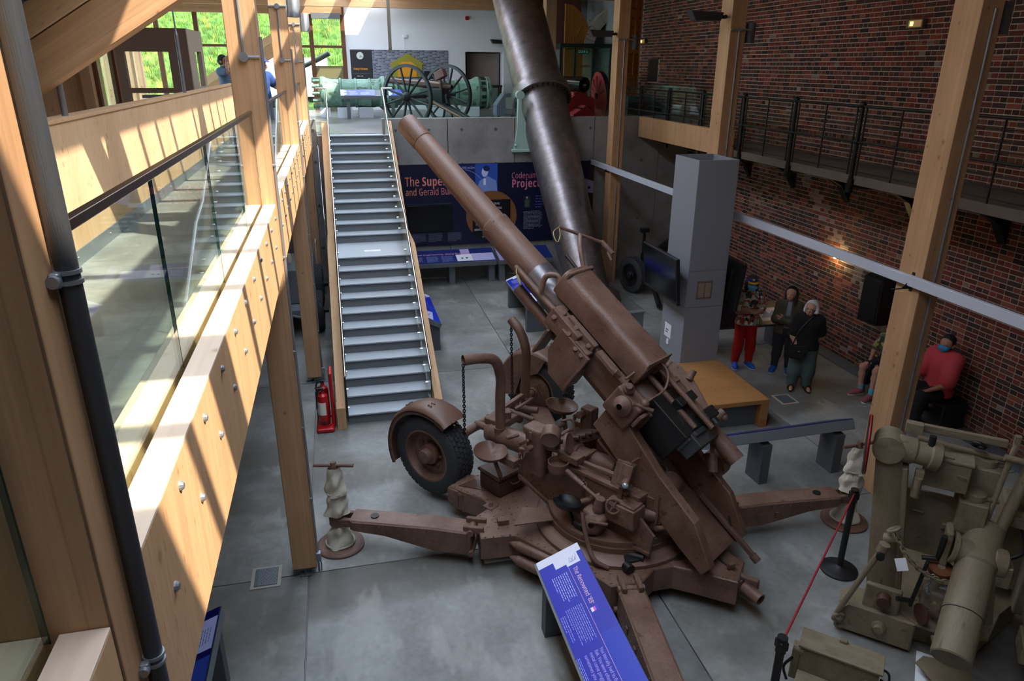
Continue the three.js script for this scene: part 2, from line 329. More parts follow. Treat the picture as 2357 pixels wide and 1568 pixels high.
// timber posts on the gallery side
const postNames = ['thick timber gallery post with a dark pipe clamped to it', 'timber gallery post standing above the floor hatch', 'timber gallery post behind the fire extinguishers', 'timber gallery post beside the head of the stairs'];
PZ.forEach((z, i) => {
  const t = thing('timber_post', postNames[i], 'post', [0, 0, 0], 0, undefined);
  obj('shaft', rbb(-0.78, -0.54, 0.1, 6.74, z - 0.12, z + 0.12, 0.008), mat.glulam, t, 'y');
  if (i) {
    obj('shoe', [bb(-0.77, -0.55, 0.085, 0.1, z - 0.11, z + 0.11), bb(-0.67, -0.65, 0, 0.09, z - 0.1, z + 0.1), bb(-0.72, -0.6, 0, 0.012, z - 0.12, z + 0.12)], mat.greyd, t);
    obj('socket_box', rb(0.05, 0.09, 0.06, -0.515, 0.2, z + 0.06, 0.006), mat.galv, t);
    obj('conduit', [cy([-0.525, 0, z + 0.05], [-0.525, 5.2, z + 0.05], 0.012), tu([[-0.525, 0.16, z + 0.05], [-0.5, 0.12, z + 0.05], [-0.5, 0, z + 0.05]], 0.008, 8, 6), ...[0.9, 1.7, 2.5, 3.4, 4.2].map((y) => rb(0.03, 0.02, 0.04, -0.53, y, z + 0.05, 0.004))], mat.galv, t);
    // lamp and wiring on the upper part
    const f = z + 0.13, y0 = [0, 5.47, 5.3, 5.2][i];
    if (i > 1 || true) {
      obj('conduit', [cy([-0.54, 5.05, f], [-0.66, 5.05, f], 0.012), cy([-0.66, 5.05, f], [-0.66, 5.75, f], 0.01), cy([-0.78, 5.75, f], [-0.54, 5.75, f], 0.014)], mat.galv, t);
      for (const y of [5.05, 5.75]) obj('junction_box', cy([-0.66, y, f - 0.02], [-0.66, y, f + 0.03], 0.035), mat.galv, t);
      const l = thing('spot_lamp', ['', 'grey cylinder lamp on the gallery post above the hatch', 'grey cylinder lamp on the post behind the extinguishers', 'grey cylinder lamp on the post beside the stairs head'][i], 'lamp', [-0.44, 5.62, z + 0.02], 0, 'cylinder lamps on the gallery posts');
      obj('housing', la([[0, 0.34], [0.085, 0.34], [0.09, 0.33], [0.09, 0], [0.078, 0], [0.078, 0.05], [0, 0.05]], [0, 0, 0], [0, 1, 0]), mat.galv, l);
      obj('back_plate', rb(0.012, 0.3, 0.2, -0.1, 0.15, -0.02, 0.003), mat.galv, l);
      obj('bracket', rb(0.06, 0.05, 0.05, -0.08, 0.2, 0, 0.004), mat.galv, l);
    }
  }
});
{ // dark pipe on the nearest post
  const t = thing('conduit_pipe', 'dark steel conduit pipe running down the thick near post', 'pipe');
  obj('tube', cy([-0.517, 2.6, -1.475], [-0.517, 7.3, -1.475], 0.021, 0.021, 20), std({ color: 0x4a4d52, roughness: 0.4, metalness: 0.5, bumpMap: T.fine, bumpScale: 0.001 }), t);
  for (const y of [4.62, 3.68]) obj('pipe_clip', [cy([-0.517, y - 0.014, -1.475], [-0.517, y - 0.006, -1.475], 0.025, 0.025, 20), cy([-0.517, y + 0.006, -1.475], [-0.517, y + 0.014, -1.475], 0.025, 0.025, 20), rb(0.02, 0.03, 0.02, -0.53, y, -1.445, 0.005), cy([-0.53, y, -1.44], [-0.53, y, -1.425], 0.012)], mat.galv, t);
}
{ // upstand of timber panels on the far side of the walkway
  const t = sgroup('wall_gallery');
  let k = 0;
  for (let z = -1.0; z > -17.5; z -= 2.4, k++) obj('timber_panel', rbb(-2.17, -2.05, 3.4, 4.57, Math.max(z - 2.396, -17.6), z, 0.004), mat.pale, t, 'y');
  obj('capping', rbb(-2.19, -2.035, 4.57, 4.6, -17.6, -1, 0.004), mat.pale, t, 'z');
  obj('flashing', rbb(-2.05, -2.04, U, 3.62, -17.6, -1, 0.003), mat.galv, t);
  obj('flashing_bolt', [].concat(...Array.from({ length: 18 }, (_, i) => bolts([[-2.04, 3.57, -1.6 - i * 0.9]], [1, 0, 0], 0.012, 0.01))), mat.galv, t);
}
[-6.66, -11.85].forEach((z, i) => {
  const t = thing('tie_rod', ['steel tie rod rising from the sunlit timber panel beside the raking rafter', 'steel tie rod rising from the timber panel in front of the brown booth'][i], 'rod', [-2.1, 4.6, z], 0, 'tie rods on the panel');
  obj('sleeve', [cy([0, 0, 0], [0, 0.78, 0], 0.024), cy([0, 0.78, 0], [0, 0.86, 0], 0.024, 0.012)], mat.galv, t);
  obj('rod', cy([0, 0.8, 0], [0, 2.2, 0], 0.011), mat.galv, t);
});
{ // raking rafters and the low roof over the left side
  [[-6.52, 'raking timber rafter with dark knots above the sunlit panel'], [-22.4, 'raking timber rafter next to the grass window']].forEach(([z, lab], i) => {
    const t = thing('raking_rafter', lab, 'rafter', [0, 0, z]);
    const y = (x) => 4.753 + 0.6135 * (x + 2.217);
    obj('rafter_web', ex([[-5.9, y(-5.9)], [-0.78, y(-0.78)], [-0.78, y(-0.78) + 0.36], [-5.9, y(-5.9) + 0.36]], 0.2, 0.004).translate(0, 0, -0.1), mat.glulam, t);
    const g = t.children[0].geometry, p = g.attributes.position, uv = g.attributes.uv;
    for (let k = 0; k < p.count; k++) uv.setXY(k, p.getY(k) - 0.6135 * p.getX(k) + p.getZ(k), p.getX(k) * 1.17 + i);
    obj('upper_chord', ex([[-5.9, y(-5.9) + 0.37], [-0.9, y(-0.9) + 0.37], [-0.9, y(-0.9) + 0.6], [-5.9, y(-5.9) + 0.6]], 0.1, 0.004).translate(0, 0, 0.0), mat.pale, t);
    const h = t.children[1].geometry, hp = h.attributes.position, hu = h.attributes.uv;
    for (let k = 0; k < hp.count; k++) hu.setXY(k, hp.getY(k) - 0.6135 * hp.getX(k) + hp.getZ(k), hp.getX(k) * 1.17 + i);
  });
  const r = sgroup('roof_low');
  const dy = 0.62, y = (x) => 4.753 + 0.6135 * (x + 2.217) + dy;
  obj('deck', ex([[-6.1, y(-6.1) + 0.12], [-1.2, y(-1.2) + 0.12], [-1.2, y(-1.2) + 0.2], [-6.1, y(-6.1) + 0.2]], 8).translate(0, 0, -6.7), mat.white, r);
  for (let z = 1; z > -6.6; z -= 0.28) obj('roof_bar', ex([[-6, y(-6)], [-1.2, y(-1.2)], [-1.2, y(-1.2) + 0.09], [-6, y(-6) + 0.09]], 0.09).translate(0, 0, z), mat.galv, r);
}
// ---------- stairs ----------
{
  const t = thing('staircase', 'straight grey steel staircase with timber stringers and a half landing', 'staircase');
  const R = 3.5 / 22, nz = (n) => n <= 11 ? -9.75 - 0.3145 * (n - 1) : -14.02 - 0.312 * (n - 12);
  const tread = std({ color: 0xa4adb4, roughness: 0.42 }), riser = std({ color: 0x6d7276, roughness: 0.6 }), nose = std({ color: 0x2b2f33, roughness: 0.5 });
  for (let n = 1; n <= 22; n++) {
    const z = nz(n), y = n * R, d = n === 11 ? 1.16 : n === 22 ? 0.35 : 0.34;
    const a = obj(n === 11 ? 'landing' : 'tread', rbb(-0.15, 1.11, y - 0.03, y, z - d, z, 0.004), tread, t);
    obj('nosing_strip', rbb(-0.15, 1.11, y - 0.034, y - 0.022, z - 0.004, z + 0.004, 0.002), nose, a);
    obj('riser', rbb(-0.15, 1.11, y - R, y - 0.03, z - 0.04, z - 0.025, 0.002), riser, t);
  }
  const side = [[-9.62, 0], [-9.62, 0.34], [nz(11) + 0.1, 11 * R + 0.22], [nz(11) - 1.15, 11 * R + 0.22], [nz(22), 22 * R + 0.3], [-17.3, 22 * R + 0.3], [-17.3, 22 * R - 0.35], [nz(12) - 0.1, 11 * R - 0.25], [nz(11) - 0.1, 11 * R - 0.28], [-10.2, 0]];
  for (const [x0, x1] of [[-0.3, -0.17], [1.13, 1.25]]) {
    const g = ex(side, x1 - x0, 0.004).rotateY(-PI / 2).translate(x1, 0, 0);
    const p = g.attributes.position; for (let i = 0; i < p.count; i++) { /* outline x is z in the hall */ }
    obj('stringer', g, mat.clt, t, 'z');
  }
  const rail = (x) => [[x, R * 1 + 0.66, -9.66], [x, 11 * R + 0.74, nz(11) + 0.02], [x, 11 * R + 0.95, nz(11) - 0.85], [x, 22 * R + 0.92, nz(22) + 0.05], [x, 22 * R + 1.0, -17.3]];
  for (const [x, s] of [[-0.14, -1], [1.09, 1]]) {
    const P = rail(x), g = [];
    for (let i = 0; i < P.length - 1; i++) g.push(cy(P[i], P[i + 1], 0.02, 0.02, 12), sp(0.02, ...P[i + 1]));
    g.push(cy(P[4], [x + s * -0.0, P[4][1], -17.35], 0.02), cy([x, P[4][1], -17.3], [x + (s < 0 ? -0.22 : 0.22), P[4][1], -17.3], 0.018));
    obj('handrail', g, mat.chrome, t);
    const o = [[-9.66, R * 0.6], ...P.map((q) => [q[2], q[1] - 0.015]), [-17.3, U], [nz(22), U], [nz(12), 11 * R + 0.05], [nz(11), 11 * R]];
    obj('glass_side', ex(o.map(([z, y]) => [z, y]), 0.012).rotateY(-PI / 2).translate(x + 0.006, 0, 0), mat.glass, t);
    obj('glass_end', bb(x - 0.007, x + 0.007, R * 0.6, R + 0.65, -9.662, -9.655), mat.glassedge, t);
    for (let n = 1; n < 22; n++) { const px = x - s * 0.006; obj('glass_fixing', cy([px, n * R + 0.06, nz(n) - 0.12], [px - s * 0.02, n * R + 0.06, nz(n) - 0.12], 0.018, 0.018, 8), mat.chrome, t); }
  }
  obj('landing_notice', rb(0.3, 0.003, 0.12, 0.5, 11 * R + 0.002, nz(11) - 0.42, 0.001), print(256, 96, (k, w, h) => { k.fillStyle = '#f0f0ee'; k.fillRect(0, 0, w, h); lines(k, 46, 44, 150, 1, 10, 12, '#8a8a94'); }), t);
}
// ---------- balcony walkway on the brick wall ----------
{
  const w = thing('balcony_walkway', 'concrete balcony walkway along the brick wall above the visitors', 'walkway');
  obj('slab', rbb(7.5, 8.74, 3.36, U, -17.28, 2.5, 0.01), std({ map: T.conc, color: 0xb8aa9c, roughness: 0.85 }), w, 'z');
  const zs = []; for (let z = -4.55; z > -20; z -= 1.62) zs.push(z);
  for (const z of zs) obj('corbel', ex([[7.62, 3.36], [8.75, 3.36], [8.75, 2.75], [8.55, 3.05], [8.2, 3.24], [7.62, 3.3]], 0.14, 0.01).translate(0, 0, z - 0.07), mat.iron, w);
  const t = thing('balcony_railing', 'black iron railing with thin horizontal bars along the brick wall walkway', 'railing');
  zs.forEach((z, i) => {
    obj('post', [cy([7.47, 3.28, z], [7.47, 4.5, z], 0.035, 0.03, 12), cy([7.47, 3.24, z], [7.47, 3.36, z], 0.055, 0.055, 12), sp(0.05, 7.47, 4.5, z), sp(0.045, 7.47, 3.98, z), rb(0.1, 0.12, 0.1, 7.5, 3.38, z)], mat.iron, t);
    if (i < zs.length - 1) {
      const z1 = zs[i + 1];
      for (const f of [0.06, 0.5, 0.94]) { const zz = z + (z1 - z) * f; obj('baluster', cy([7.47, 3.5, zz], [7.47, 4.48, zz], 0.013, 0.013, 8), mat.iron, t); }
      for (const y of [3.56, 3.69, 3.83, 4.1, 4.22, 4.35]) obj('bar', cy([7.47, y, z], [7.47, y, z1], 0.008, 0.008, 6), mat.iron, t);
      for (const y of [3.98, 4.48]) obj('rail', cy([7.47, y, z], [7.47, y, z1], 0.018, 0.018, 8), mat.iron, t);
    }
  });
}
// ---------- right-hand posts ----------
[[-6.55, 'timber post with a black wall bracket beside the balcony, near the seated woman'], [-11.35, 'timber post rising behind the grey display column'], [-16.2, 'timber post against the concrete wall behind the big steel tube']].forEach(([z, lab], i) => {
  const t = thing('timber_post', lab, 'post');
  obj('shaft', rbb(6.2, 6.46, 0, 6.74, z - 0.18, z + 0.18, 0.008), mat.glulam, t, 'y');
  obj('conduit', [cy([6.35, 0, z + 0.195], [6.35, 5.55, z + 0.195], 0.014, 0.014, 8), ...[0.6, 1.3, 2.1, 2.9, 3.7, 4.5].map((y) => rb(0.05, 0.02, 0.03, 6.35, y, z + 0.19, 0.004)), ...(i ? [cy([6.2, 5.55, z + 0.2], [6.55, 5.55, z + 0.2], 0.014, 0.014, 8), cy([6.35, 5.55, z + 0.18], [6.35, 5.55, z + 0.23], 0.03)] : [])], mat.galv, t);
  if (i !== 1) obj('bracket', [rb(0.008, 0.22, 0.04, 6.195, 2.75, z + 0.05, 0.002), ex([[0, 0], [-0.13, 0], [0, 0.12]], 0.006).translate(6.192, 2.68, z + 0.05), rb(0.25, 0.012, 0.02, 6.07, 2.68, z + 0.053, 0.002)], mat.black, t);
});
{ // lamps on the right-hand posts
  const mk = (lab, x, y, z, g) => { const l = thing('spot_lamp', lab, 'lamp', [x, y, z], 0, g); obj('housing', la([[0, 0.3], [0.07, 0.3], [0.075, 0.29], [0.075, 0], [0.065, 0], [0.065, 0.04], [0, 0.04]], [0, 0, 0], [0, 1, 0]), mat.greyd, l); obj('lens', cy([0, 0.035, 0], [0, 0.042, 0], 0.06), std({ color: 0xffe0a8, emissive: 0xffca6a, emissiveIntensity: 0.8 }), l); obj('arm', rb(0.14, 0.03, 0.03, -0.12, 0.2, 0, 0.004), mat.galv, l); };
  mk('dark cylinder lamp on the post behind the grey column', 6.6, 5.36, -11.25, 'dark cylinder lamps'); mk('dark cylinder lamp on the post by the bolted timber door', 6.62, 5.35, -16.1, 'dark cylinder lamps'); mk('dark cylinder lamp high on the post above the balcony railing', 6.6, 5.32, -6.5, 'dark cylinder lamps');
  const fl = (lab, x, y, z) => { const l = thing('flood_light', lab, 'lamp', [x, y, z], 0, 'flat floodlights on the posts'); obj('housing', ex([[-0.24, 0], [0.2, 0], [0.24, 0.12], [-0.32, 0.14]], 0.2, 0.01).translate(0, 0, -0.1), std({ color: 0x2e2f32, roughness: 0.5 }), l); obj('yoke', [rb(0.1, 0.05, 0.05, 0.28, 0.06, 0, 0.004), cy([0.3, 0.06, -0.05], [0.3, 0.06, 0.05], 0.03)], mat.black, l); };
  fl('flat black floodlight on the post behind the grey column', 5.84, 5.68, -11.3); fl('flat black floodlight on the post by the timber door', 5.85, 5.6, -16.1); fl('flat black floodlight half hidden behind the big steel tube', 5.9, 5.72, -26.85);
}
{ // edge beam on the right of the upper floor
  const t = thing('edge_beam', 'plain pale timber edge beam above the far concrete wall by the balcony', 'beam');
  obj('board', rbb(7.36, 7.49, 3.36, 3.84, -17.29, -12.9), mat.clt, t, 'y');
  const g = thing('glass_balustrade', 'clear glass panes above the timber beam beside the brick wall', 'balustrade');
  for (const z of [-13.6, -14.9, -16.2]) obj('glass_pane', bb(7.48, 7.492, 3.8, 4.6, z - 1.28, z), mat.glass, g);
  const h = thing('glass_balustrade', 'clear glass panes on the concrete wall before the field gun', 'balustrade');
  for (const [a, b] of [[1.2, 2.55], [2.57, 3.8], [3.82, 4.98], [6.25, 7.4]]) { obj('glass_pane', bb(a, b, 3.8, 4.6, -17.46, -17.448), mat.glass, h); }
}
{ // white rail across the hall
  const t = thing('white_rail', 'long white steel rail crossing high behind the grey column', 'rail');
  obj('tube', rbb(6.13, 6.19, 2.71, 2.83, -17.28, 2.5, 0.008), std({ color: 0xb9c0cc, roughness: 0.5 }), t);
  for (const z of [-16.2, -11.35, -6.55]) obj('fixing', rb(0.02, 0.08, 0.06, 6.19, 2.77, z, 0.003), mat.galv, t);
}
// ---------- road wheel used by several exhibits ----------
function roadWheel(parent, c, out, R, w, rimMat, treadN = 44, skew = 0) {
  c = A3(c); out = A3(out).clone().normalize();
  const h = sub('wheel', parent, [c.x, c.y, c.z]);
  h.quaternion.setFromUnitVectors(V(0, 1, 0), out); // local y = outward
  const s = w / 2, Q = R * 0.62;
  const ty = obj('tyre', la([[Q, -s * 0.8], [Q * 1.08, -s], [R * 0.86, -s * 1.04], [R * 0.96, -s * 0.86], [R * 0.985, -s * 0.6], [R * 0.985, s * 0.6], [R * 0.96, s * 0.86], [R * 0.86, s * 1.04], [Q * 1.08, s], [Q, s * 0.8]], [0, 0, 0], [0, 1, 0], 48), mat.rubber, h);
  const tr = [];
  for (let i = 0; i < treadN; i++) for (let k = 0; k < 5; k++) {
    const a = (i + (k % 2) * 0.5) / treadN * 2 * PI, y = (k - 2) / 2.5 * s * 0.86, rad = R * (Math.abs(k - 2) === 2 ? 0.975 : 0.99);
    tr.push(X(new THREE.BoxGeometry(0.028, s * 0.26, 2 * PI * R / treadN * 0.74), 0, 0, 0).applyMatrix4(new THREE.Matrix4().makeRotationX(skew * (k % 2 ? 1 : -1))).applyMatrix4(new THREE.Matrix4().makeTranslation(rad, y, 0)).applyMatrix4(new THREE.Matrix4().makeRotationY(a)));
  }
  const t = obj('tread', tr, mat.rubber, h); t.userData.kind = 'stuff';
  obj('rim', la([[Q * 1.06, s * 0.9], [Q * 1.1, s * 0.98], [Q, s * 1.0], [Q * 0.95, s * 0.72], [Q * 0.9, s * 0.35], [Q * 0.62, s * 0.42], [Q * 0.45, s * 0.2], [Q * 0.3, s * 0.2], [0, s * 0.2]], [0, 0, 0], [0, 1, 0], 40), rimMat, h);
  obj('rim', la([[Q * 1.06, -s * 0.9], [Q * 1.1, -s * 0.98], [Q, -s], [Q * 0.95, -s * 0.5], [Q * 0.7, -s * 0.2], [0, -s * 0.2]], [0, 0, 0], [0, 1, 0], 40), rimMat, h);
  obj('hub', la([[Q * 0.42, s * 0.2], [Q * 0.4, s * 0.7], [Q * 0.3, s * 0.78], [Q * 0.28, s * 1.15], [Q * 0.24, s * 1.25], [0, s * 1.25]], [0, 0, 0], [0, 1, 0], 24), rimMat, h);
  obj('wheel_nut', Array.from({ length: 8 }, (_, i) => { const a = i / 8 * 2 * PI, r = Q * 0.54; return cy([r * Math.cos(a), s * 0.3, r * Math.sin(a)], [r * Math.cos(a), s * 0.58, r * Math.sin(a)], 0.018, 0.014, 6); }), rimMat, h).userData.kind = 'stuff';
  return h;
}
const chain = (pts, r = 0.006, L = 0.045) => { // linked chain along a polyline
  const c = new THREE.CatmullRomCurve3(pts.map(A3)), n = Math.max(2, Math.round(c.getLength() / (L * 0.72))), g = [];
  for (let i = 0; i < n; i++) {
    const p = c.getPointAt((i + 0.5) / n), d = c.getTangentAt((i + 0.5) / n);
    const q = new THREE.TorusGeometry(L * 0.32, r, 5, 10).scale(1, 1.5, 1).rotateY(i % 2 ? PI / 2 : 0);
    g.push(q.applyMatrix4(new THREE.Matrix4().compose(p, new THREE.Quaternion().setFromUnitVectors(V(0, 1, 0), d), V(1, 1, 1))));
  }
  return g;
};
const handwheel = (p, n, R, r = 0.012, sp_ = 3) => { p = A3(p); n = A3(n).clone().normalize(); const q = new THREE.Quaternion().setFromUnitVectors(V(0, 1, 0), n), m = new THREE.Matrix4().compose(p, q, V(1, 1, 1)); const g = [new THREE.TorusGeometry(R, r, 8, 24).rotateX(PI / 2), new THREE.CylinderGeometry(R * 0.22, R * 0.22, 0.05, 12)]; for (let i = 0; i < sp_; i++) { const a = i / sp_ * 2 * PI; g.push(cy([0, 0, 0], [R * Math.cos(a), 0, R * Math.sin(a)], r * 0.8, r * 0.8, 6)); } return g.map((x) => x.applyMatrix4(m)); };
// seat pan with a notch
function seatPan(parent, p, name, m, tilt = 0, sz = 0.19, turn = 0) {
  const N = 36, prof = [];
  const g = new THREE.BufferGeometry(), pos = [], idx = [];
  const rad = (a) => { const d = Math.atan2(Math.sin(a), Math.cos(a)); return sz * (1 - 0.28 * Math.exp(-d * d * 14) + 0.06 * Math.cos(2 * a)); };
  const rings = [[0, -0.035], [0.5, -0.03], [0.8, -0.008], [0.97, 0.03], [1, 0.034], [0.99, 0.02], [0.8, -0.022], [0.45, -0.045], [0, -0.05]];
  rings.forEach(([f, y]) => { for (let i = 0; i < N; i++) { const a = i / N * 2 * PI; pos.push(rad(a) * f * Math.cos(a), y, rad(a) * f * Math.sin(a)); } });
  for (let k = 0; k < rings.length - 1; k++) for (let i = 0; i < N; i++) { const a = k * N + i, b = k * N + (i + 1) % N; idx.push(a, b, a + N, b, b + N, a + N); }
  g.setAttribute('position', new THREE.Float32BufferAttribute(pos, 3)); g.setIndex(idx); g.computeVertexNormals();
  X(g, tilt, turn, 0, ...p);
  return obj(name, g, m, parent);
}
// ---------- brown anti-aircraft gun ----------
{
  const G = thing('anti_aircraft_gun', 'brown anti-aircraft gun with long raised barrel on a cross-shaped platform', 'gun');
  const m = mat.brown, md = mat.brownd;
  // platform: cross-shaped riveted box girder
  const top = [[0.98, -7.12], [1.2, -7.34], [1.75, -7.2], [2.25, -7.45], [2.65, -7.45], [3.0, -7.0], [3.7, -6.6], [3.98, -6.3], [3.9, -5.92], [3.62, -5.72], [3.5, -5.42], [3.62, -5.12], [3.4, -4.86], [3.08, -5.1], [2.9, -5.22], [2.7, -5.22], [2.52, -5.08], [2.2, -5.08], [2.05, -5.35], [1.5, -6.05], [1.14, -6.08], [1.16, -6.48], [1.36, -6.62], [1.3, -6.78]];
  const plate = (o, y0, y1, bev) => X(ex(o.map(([x, z]) => [x, -z]), y1 - y0, bev), -PI / 2, 0, 0, 0, y0, 0);
  obj('platform', plate(top, 0.14, 0.42, 0.012), m, G, 'z');
  const inset = top.map(([x, z]) => [x + (2.5 - x) * 0.035, z + (-6.15 - z) * 0.035]);
  const rv = [];
  inset.forEach((p, i) => { const q = inset[(i + 1) % inset.length]; const n = Math.max(2, Math.round(Math.hypot(q[0] - p[0], q[1] - p[1]) / 0.09)); for (let k = 0; k < n; k++) rv.push([p[0] + (q[0] - p[0]) * k / n, 0.42, p[1] + (q[1] - p[1]) * k / n]); });
  for (const x of lin(1.35, 1.75, 5)) for (const z of lin(-6.2, -6.75, 6)) rv.push([x, 0.42, z]);
  obj('rivets', bolts(rv, [0, 1, 0], 0.011, 0.007, 6), m, G).userData.kind = 'stuff';
  obj('deck_plate', [plate([[2.75, -5.75], [3.3, -5.7], [3.35, -5.3], [2.95, -5.28]], 0.42, 0.428, 0.003), plate([[1.08, -7.1], [1.28, -7.2], [1.62, -7.02], [1.38, -6.92]], 0.42, 0.43, 0.003)], md, G);
  obj('deck_block', [rb(0.12, 0.06, 0.08, 1.42, 0.45, -6.28, 0.008), rb(0.13, 0.012, 0.13, 1.36, 0.425, -6.62, 0.003, 0, 0.6, 0), cy([1.36, 0.43, -6.62], [1.36, 0.47, -6.62], 0.03, 0.02)], m, G);
  obj('tube_stub', [la([[0.1, 0], [0.1, 0.05], [0.062, 0.06], [0.062, 0.26], [0.05, 0.26], [0.05, 0.1], [0, 0.1]], [3.5, 0.3, -4.99], [3.62, 0.26, -4.66], 20), rb(0.3, 0.26, 0.06, 3.52, 0.28, -4.96, 0.02, 0, -0.85, 0)], m, G);
  obj('lock_lever', [rb(0.07, 0.07, 0.03, 3.42, 0.455, -5.05), cy([3.39, 0.48, -5.05], [3.46, 0.48, -5.05], 0.018)], m, G);
  obj('coupling_hook', [cy([0.98, 0.35, -7.16], [1.12, 0.35, -7.02], 0.045), rb(0.12, 0.2, 0.16, 1.04, 0.3, -7.12, 0.02, 0, 0.7, 0), cy([1.12, 0.14, -7.0], [1.12, 0.36, -7.0], 0.025)], m, G);
  obj('pivot_ring', [la([[0.86, 0], [0.86, 0.05], [0.8, 0.09], [0.74, 0.1], [0.74, 0.16], [0, 0.16]], [2.62, 0.41, -6.1], [2.62, 1, -6.1], 48)], m, G);
  obj('stowage_tube', [cy([1.52, 0.33, -5.98], [2.18, 0.31, -5.28], 0.055), la([[0.05, 0], [0.012, 0.12]], [1.52, 0.33, -5.98], [1.44, 0.332, -6.06])], m, G); obj('stowage_tube', [cy([1.5, 0.2, -5.92], [2.12, 0.19, -5.22], 0.055), la([[0.05, 0], [0.012, 0.1]], [1.5, 0.2, -5.92], [1.43, 0.2, -6.0])], m, G);
  obj('cable', tu([[3.1, 0.44, -5.55], [3.35, 0.435, -5.3], [3.4, 0.43, -5.15], [3.48, 0.4, -4.92]], 0.01, 16, 6), mat.black, G);
  obj('pad', rbb(1.2, 1.52, 0, 0.03, -6.48, -6.18), mat.white, G); obj('pad', cy([1.36, 0.03, -6.33], [1.36, 0.13, -6.33], 0.12), mat.white, G); obj('pad', cy([3.85, 0, -6.15], [3.85, 0.13, -6.15], 0.12), mat.white, G);
  // folding outriggers with canvas-wrapped screw jacks
  function outrigger(x0, z0, x1, z1, jack) {
    const L = Math.hypot(x1 - x0, z1 - z0), o = sub('outrigger', G, [x0, 0, z0], [0, Math.atan2(-(z1 - z0), x1 - x0), 0]);
    const side = [[0.02, 0.12], [0.02, 0.41], [L * 0.3, 0.43], [L, 0.42], [L, 0.3], [L * 0.72, 0.27], [L * 0.3, 0.13]];
    obj('arm', ex(side, 0.24, 0.012).translate(0, 0, -0.12), m, o, 'x');
    obj('arm_flange', [ex(side.map(([x, y]) => [0.05 + x * 0.94, 0.03 + y * 0.9]), 0.26, 0.004).translate(0, 0, -0.13)], m, o, 'x');
    obj('hinge', [cy([0.03, 0.4, -0.13], [0.03, 0.4, 0.13], 0.035), rb(0.22, 0.08, 0.05, 0.0, 0.43, -0.08, 0.012), rb(0.22, 0.08, 0.05, 0.0, 0.43, 0.08, 0.012)], m, o); obj('hinge_pin', cy([0.02, 0.16, -0.15], [0.02, 0.16, 0.15], 0.03), m, o);
    obj('rivets', [0.13, -0.13].map((z) => bolts([...along([0.12, 0.2, z], [L * 0.6, 0.3, z], 9), ...along([0.12, 0.37, z], [L * 0.9, 0.38, z], 12)], [0, 0, Math.sign(z)], 0.01, 0.006)), m, o).userData.kind = 'stuff';
    obj('loop', [rb(0.05, 0.07, 0.02, L * 0.26, 0.27, 0.135, 0.006), rb(0.05, 0.07, 0.02, L * 0.42, 0.28, 0.135, 0.006)], m, o);
    if (!jack) return o;
    for (const z of [-0.07, 0.07]) obj('fork', rb(0.3, 0.1, 0.05, L + 0.08, 0.36, z, 0.012), m, o); obj('filler_cap', cy([L - 0.25, 0.42, 0], [L - 0.25, 0.436, 0], 0.045), mat.black, o);
    const j = sub('jack', o, [L + 0.17, 0, 0]);
    obj('foot_plate', la([[0.26, 0], [0.26, 0.022], [0.22, 0.04], [0, 0.05]], [0, 0, 0], [0, 1, 0], 36), m, j);
    obj('spindle', [cy([0, 0.04, 0], [0, 1.0, 0], 0.045), cy([0, 0.98, 0], [0, 1.06, 0], 0.045, 0.03, 6), cy([-0.21, 1.02, 0.03], [0.21, 1.02, -0.03], 0.02)], m, j);
    obj('collar', la([[0.1, 0.3], [0.1, 0.44], [0.07, 0.45]], [0, 0, 0], [0, 1, 0]), m, j);
    const wrap = (y0, y1, r0, r1, lobes, sd) => { const g = new THREE.CylinderGeometry(r1, r0, y1 - y0, 40, 14, true).translate(0, (y0 + y1) / 2, 0), p = g.attributes.position; for (let i = 0; i < p.count; i++) { const x = p.getX(i), y = p.getY(i), z = p.getZ(i), a = Math.atan2(z, x), f = 1 + 0.1 * Math.sin(a * lobes + y * 9 + sd) + 0.09 * Math.sin(y * 34 + a * 2 + sd) + 0.06 * Math.sin(a * 3 - y * 21); p.setXYZ(i, x * f, y, z * f); } g.computeVertexNormals(); return g; };
    obj('canvas_cover', [wrap(0.44, 0.7, 0.13, 0.085, 5, 1), wrap(0.68, 1.0, 0.11, 0.06, 4, 2), tor(0.1, 0.008, [0, 0.7, 0], [0, 1, 0])], mat.canvas, j);
    obj('canvas_cover', [wrap(0.05, 0.3, 0.15, 0.08, 5, 3), tor(0.155, 0.012, [0, 0.06, 0], [0, 1, 0])], mat.canvas, j);
    return o;
  }
  outrigger(1.12, -6.3, -0.14, -6.8, true); outrigger(3.96, -6.12, 5.32, -6.02, true); outrigger(2.38, -5.06, 2.2, -3.5, false); outrigger(2.45, -7.46, 2.55, -9.0, false);
  // folding foot rails and steps
  obj('step_plate', [X(ex([[0, 0], [0.34, 0.03], [0.32, 0.12], [0.06, 0.16]], 0.015, 0.002), -PI / 2 + 0.35, 0.2, 0, 2.3, 0.47, -5.35)], m, G);
  obj('step_plate', [X(ex([[-0.3, 0], [0.12, -0.1], [0.15, 0.06], [-0.1, 0.18]], 0.015, 0.002), -PI / 2 + 0.3, 0.3, 0, 1.75, 0.6, -6.05)], m, G);
  obj('cable_box', [rb(0.16, 0.08, 0.14, 2.5, 0.47, -5.35, 0.02), cy([2.5, 0.49, -5.4], [2.62, 0.5, -5.3], 0.045), cy([2.42, 0.47, -5.28], [2.44, 0.47, -5.2], 0.05)], mat.black, G);
  // rotating top carriage: side frames, floor, gearing
  const T0 = sub('top_carriage', G, [2.62, 0, -6.1], [0, 0.5806, 0]); // local -z = barrel bearing, +x = right of gun
  obj('turntable', [la([[0.72, 0], [0.72, 0.06], [0, 0.06]], [0, 0.57, 0], [0, 1, 0], 40)], m, T0);
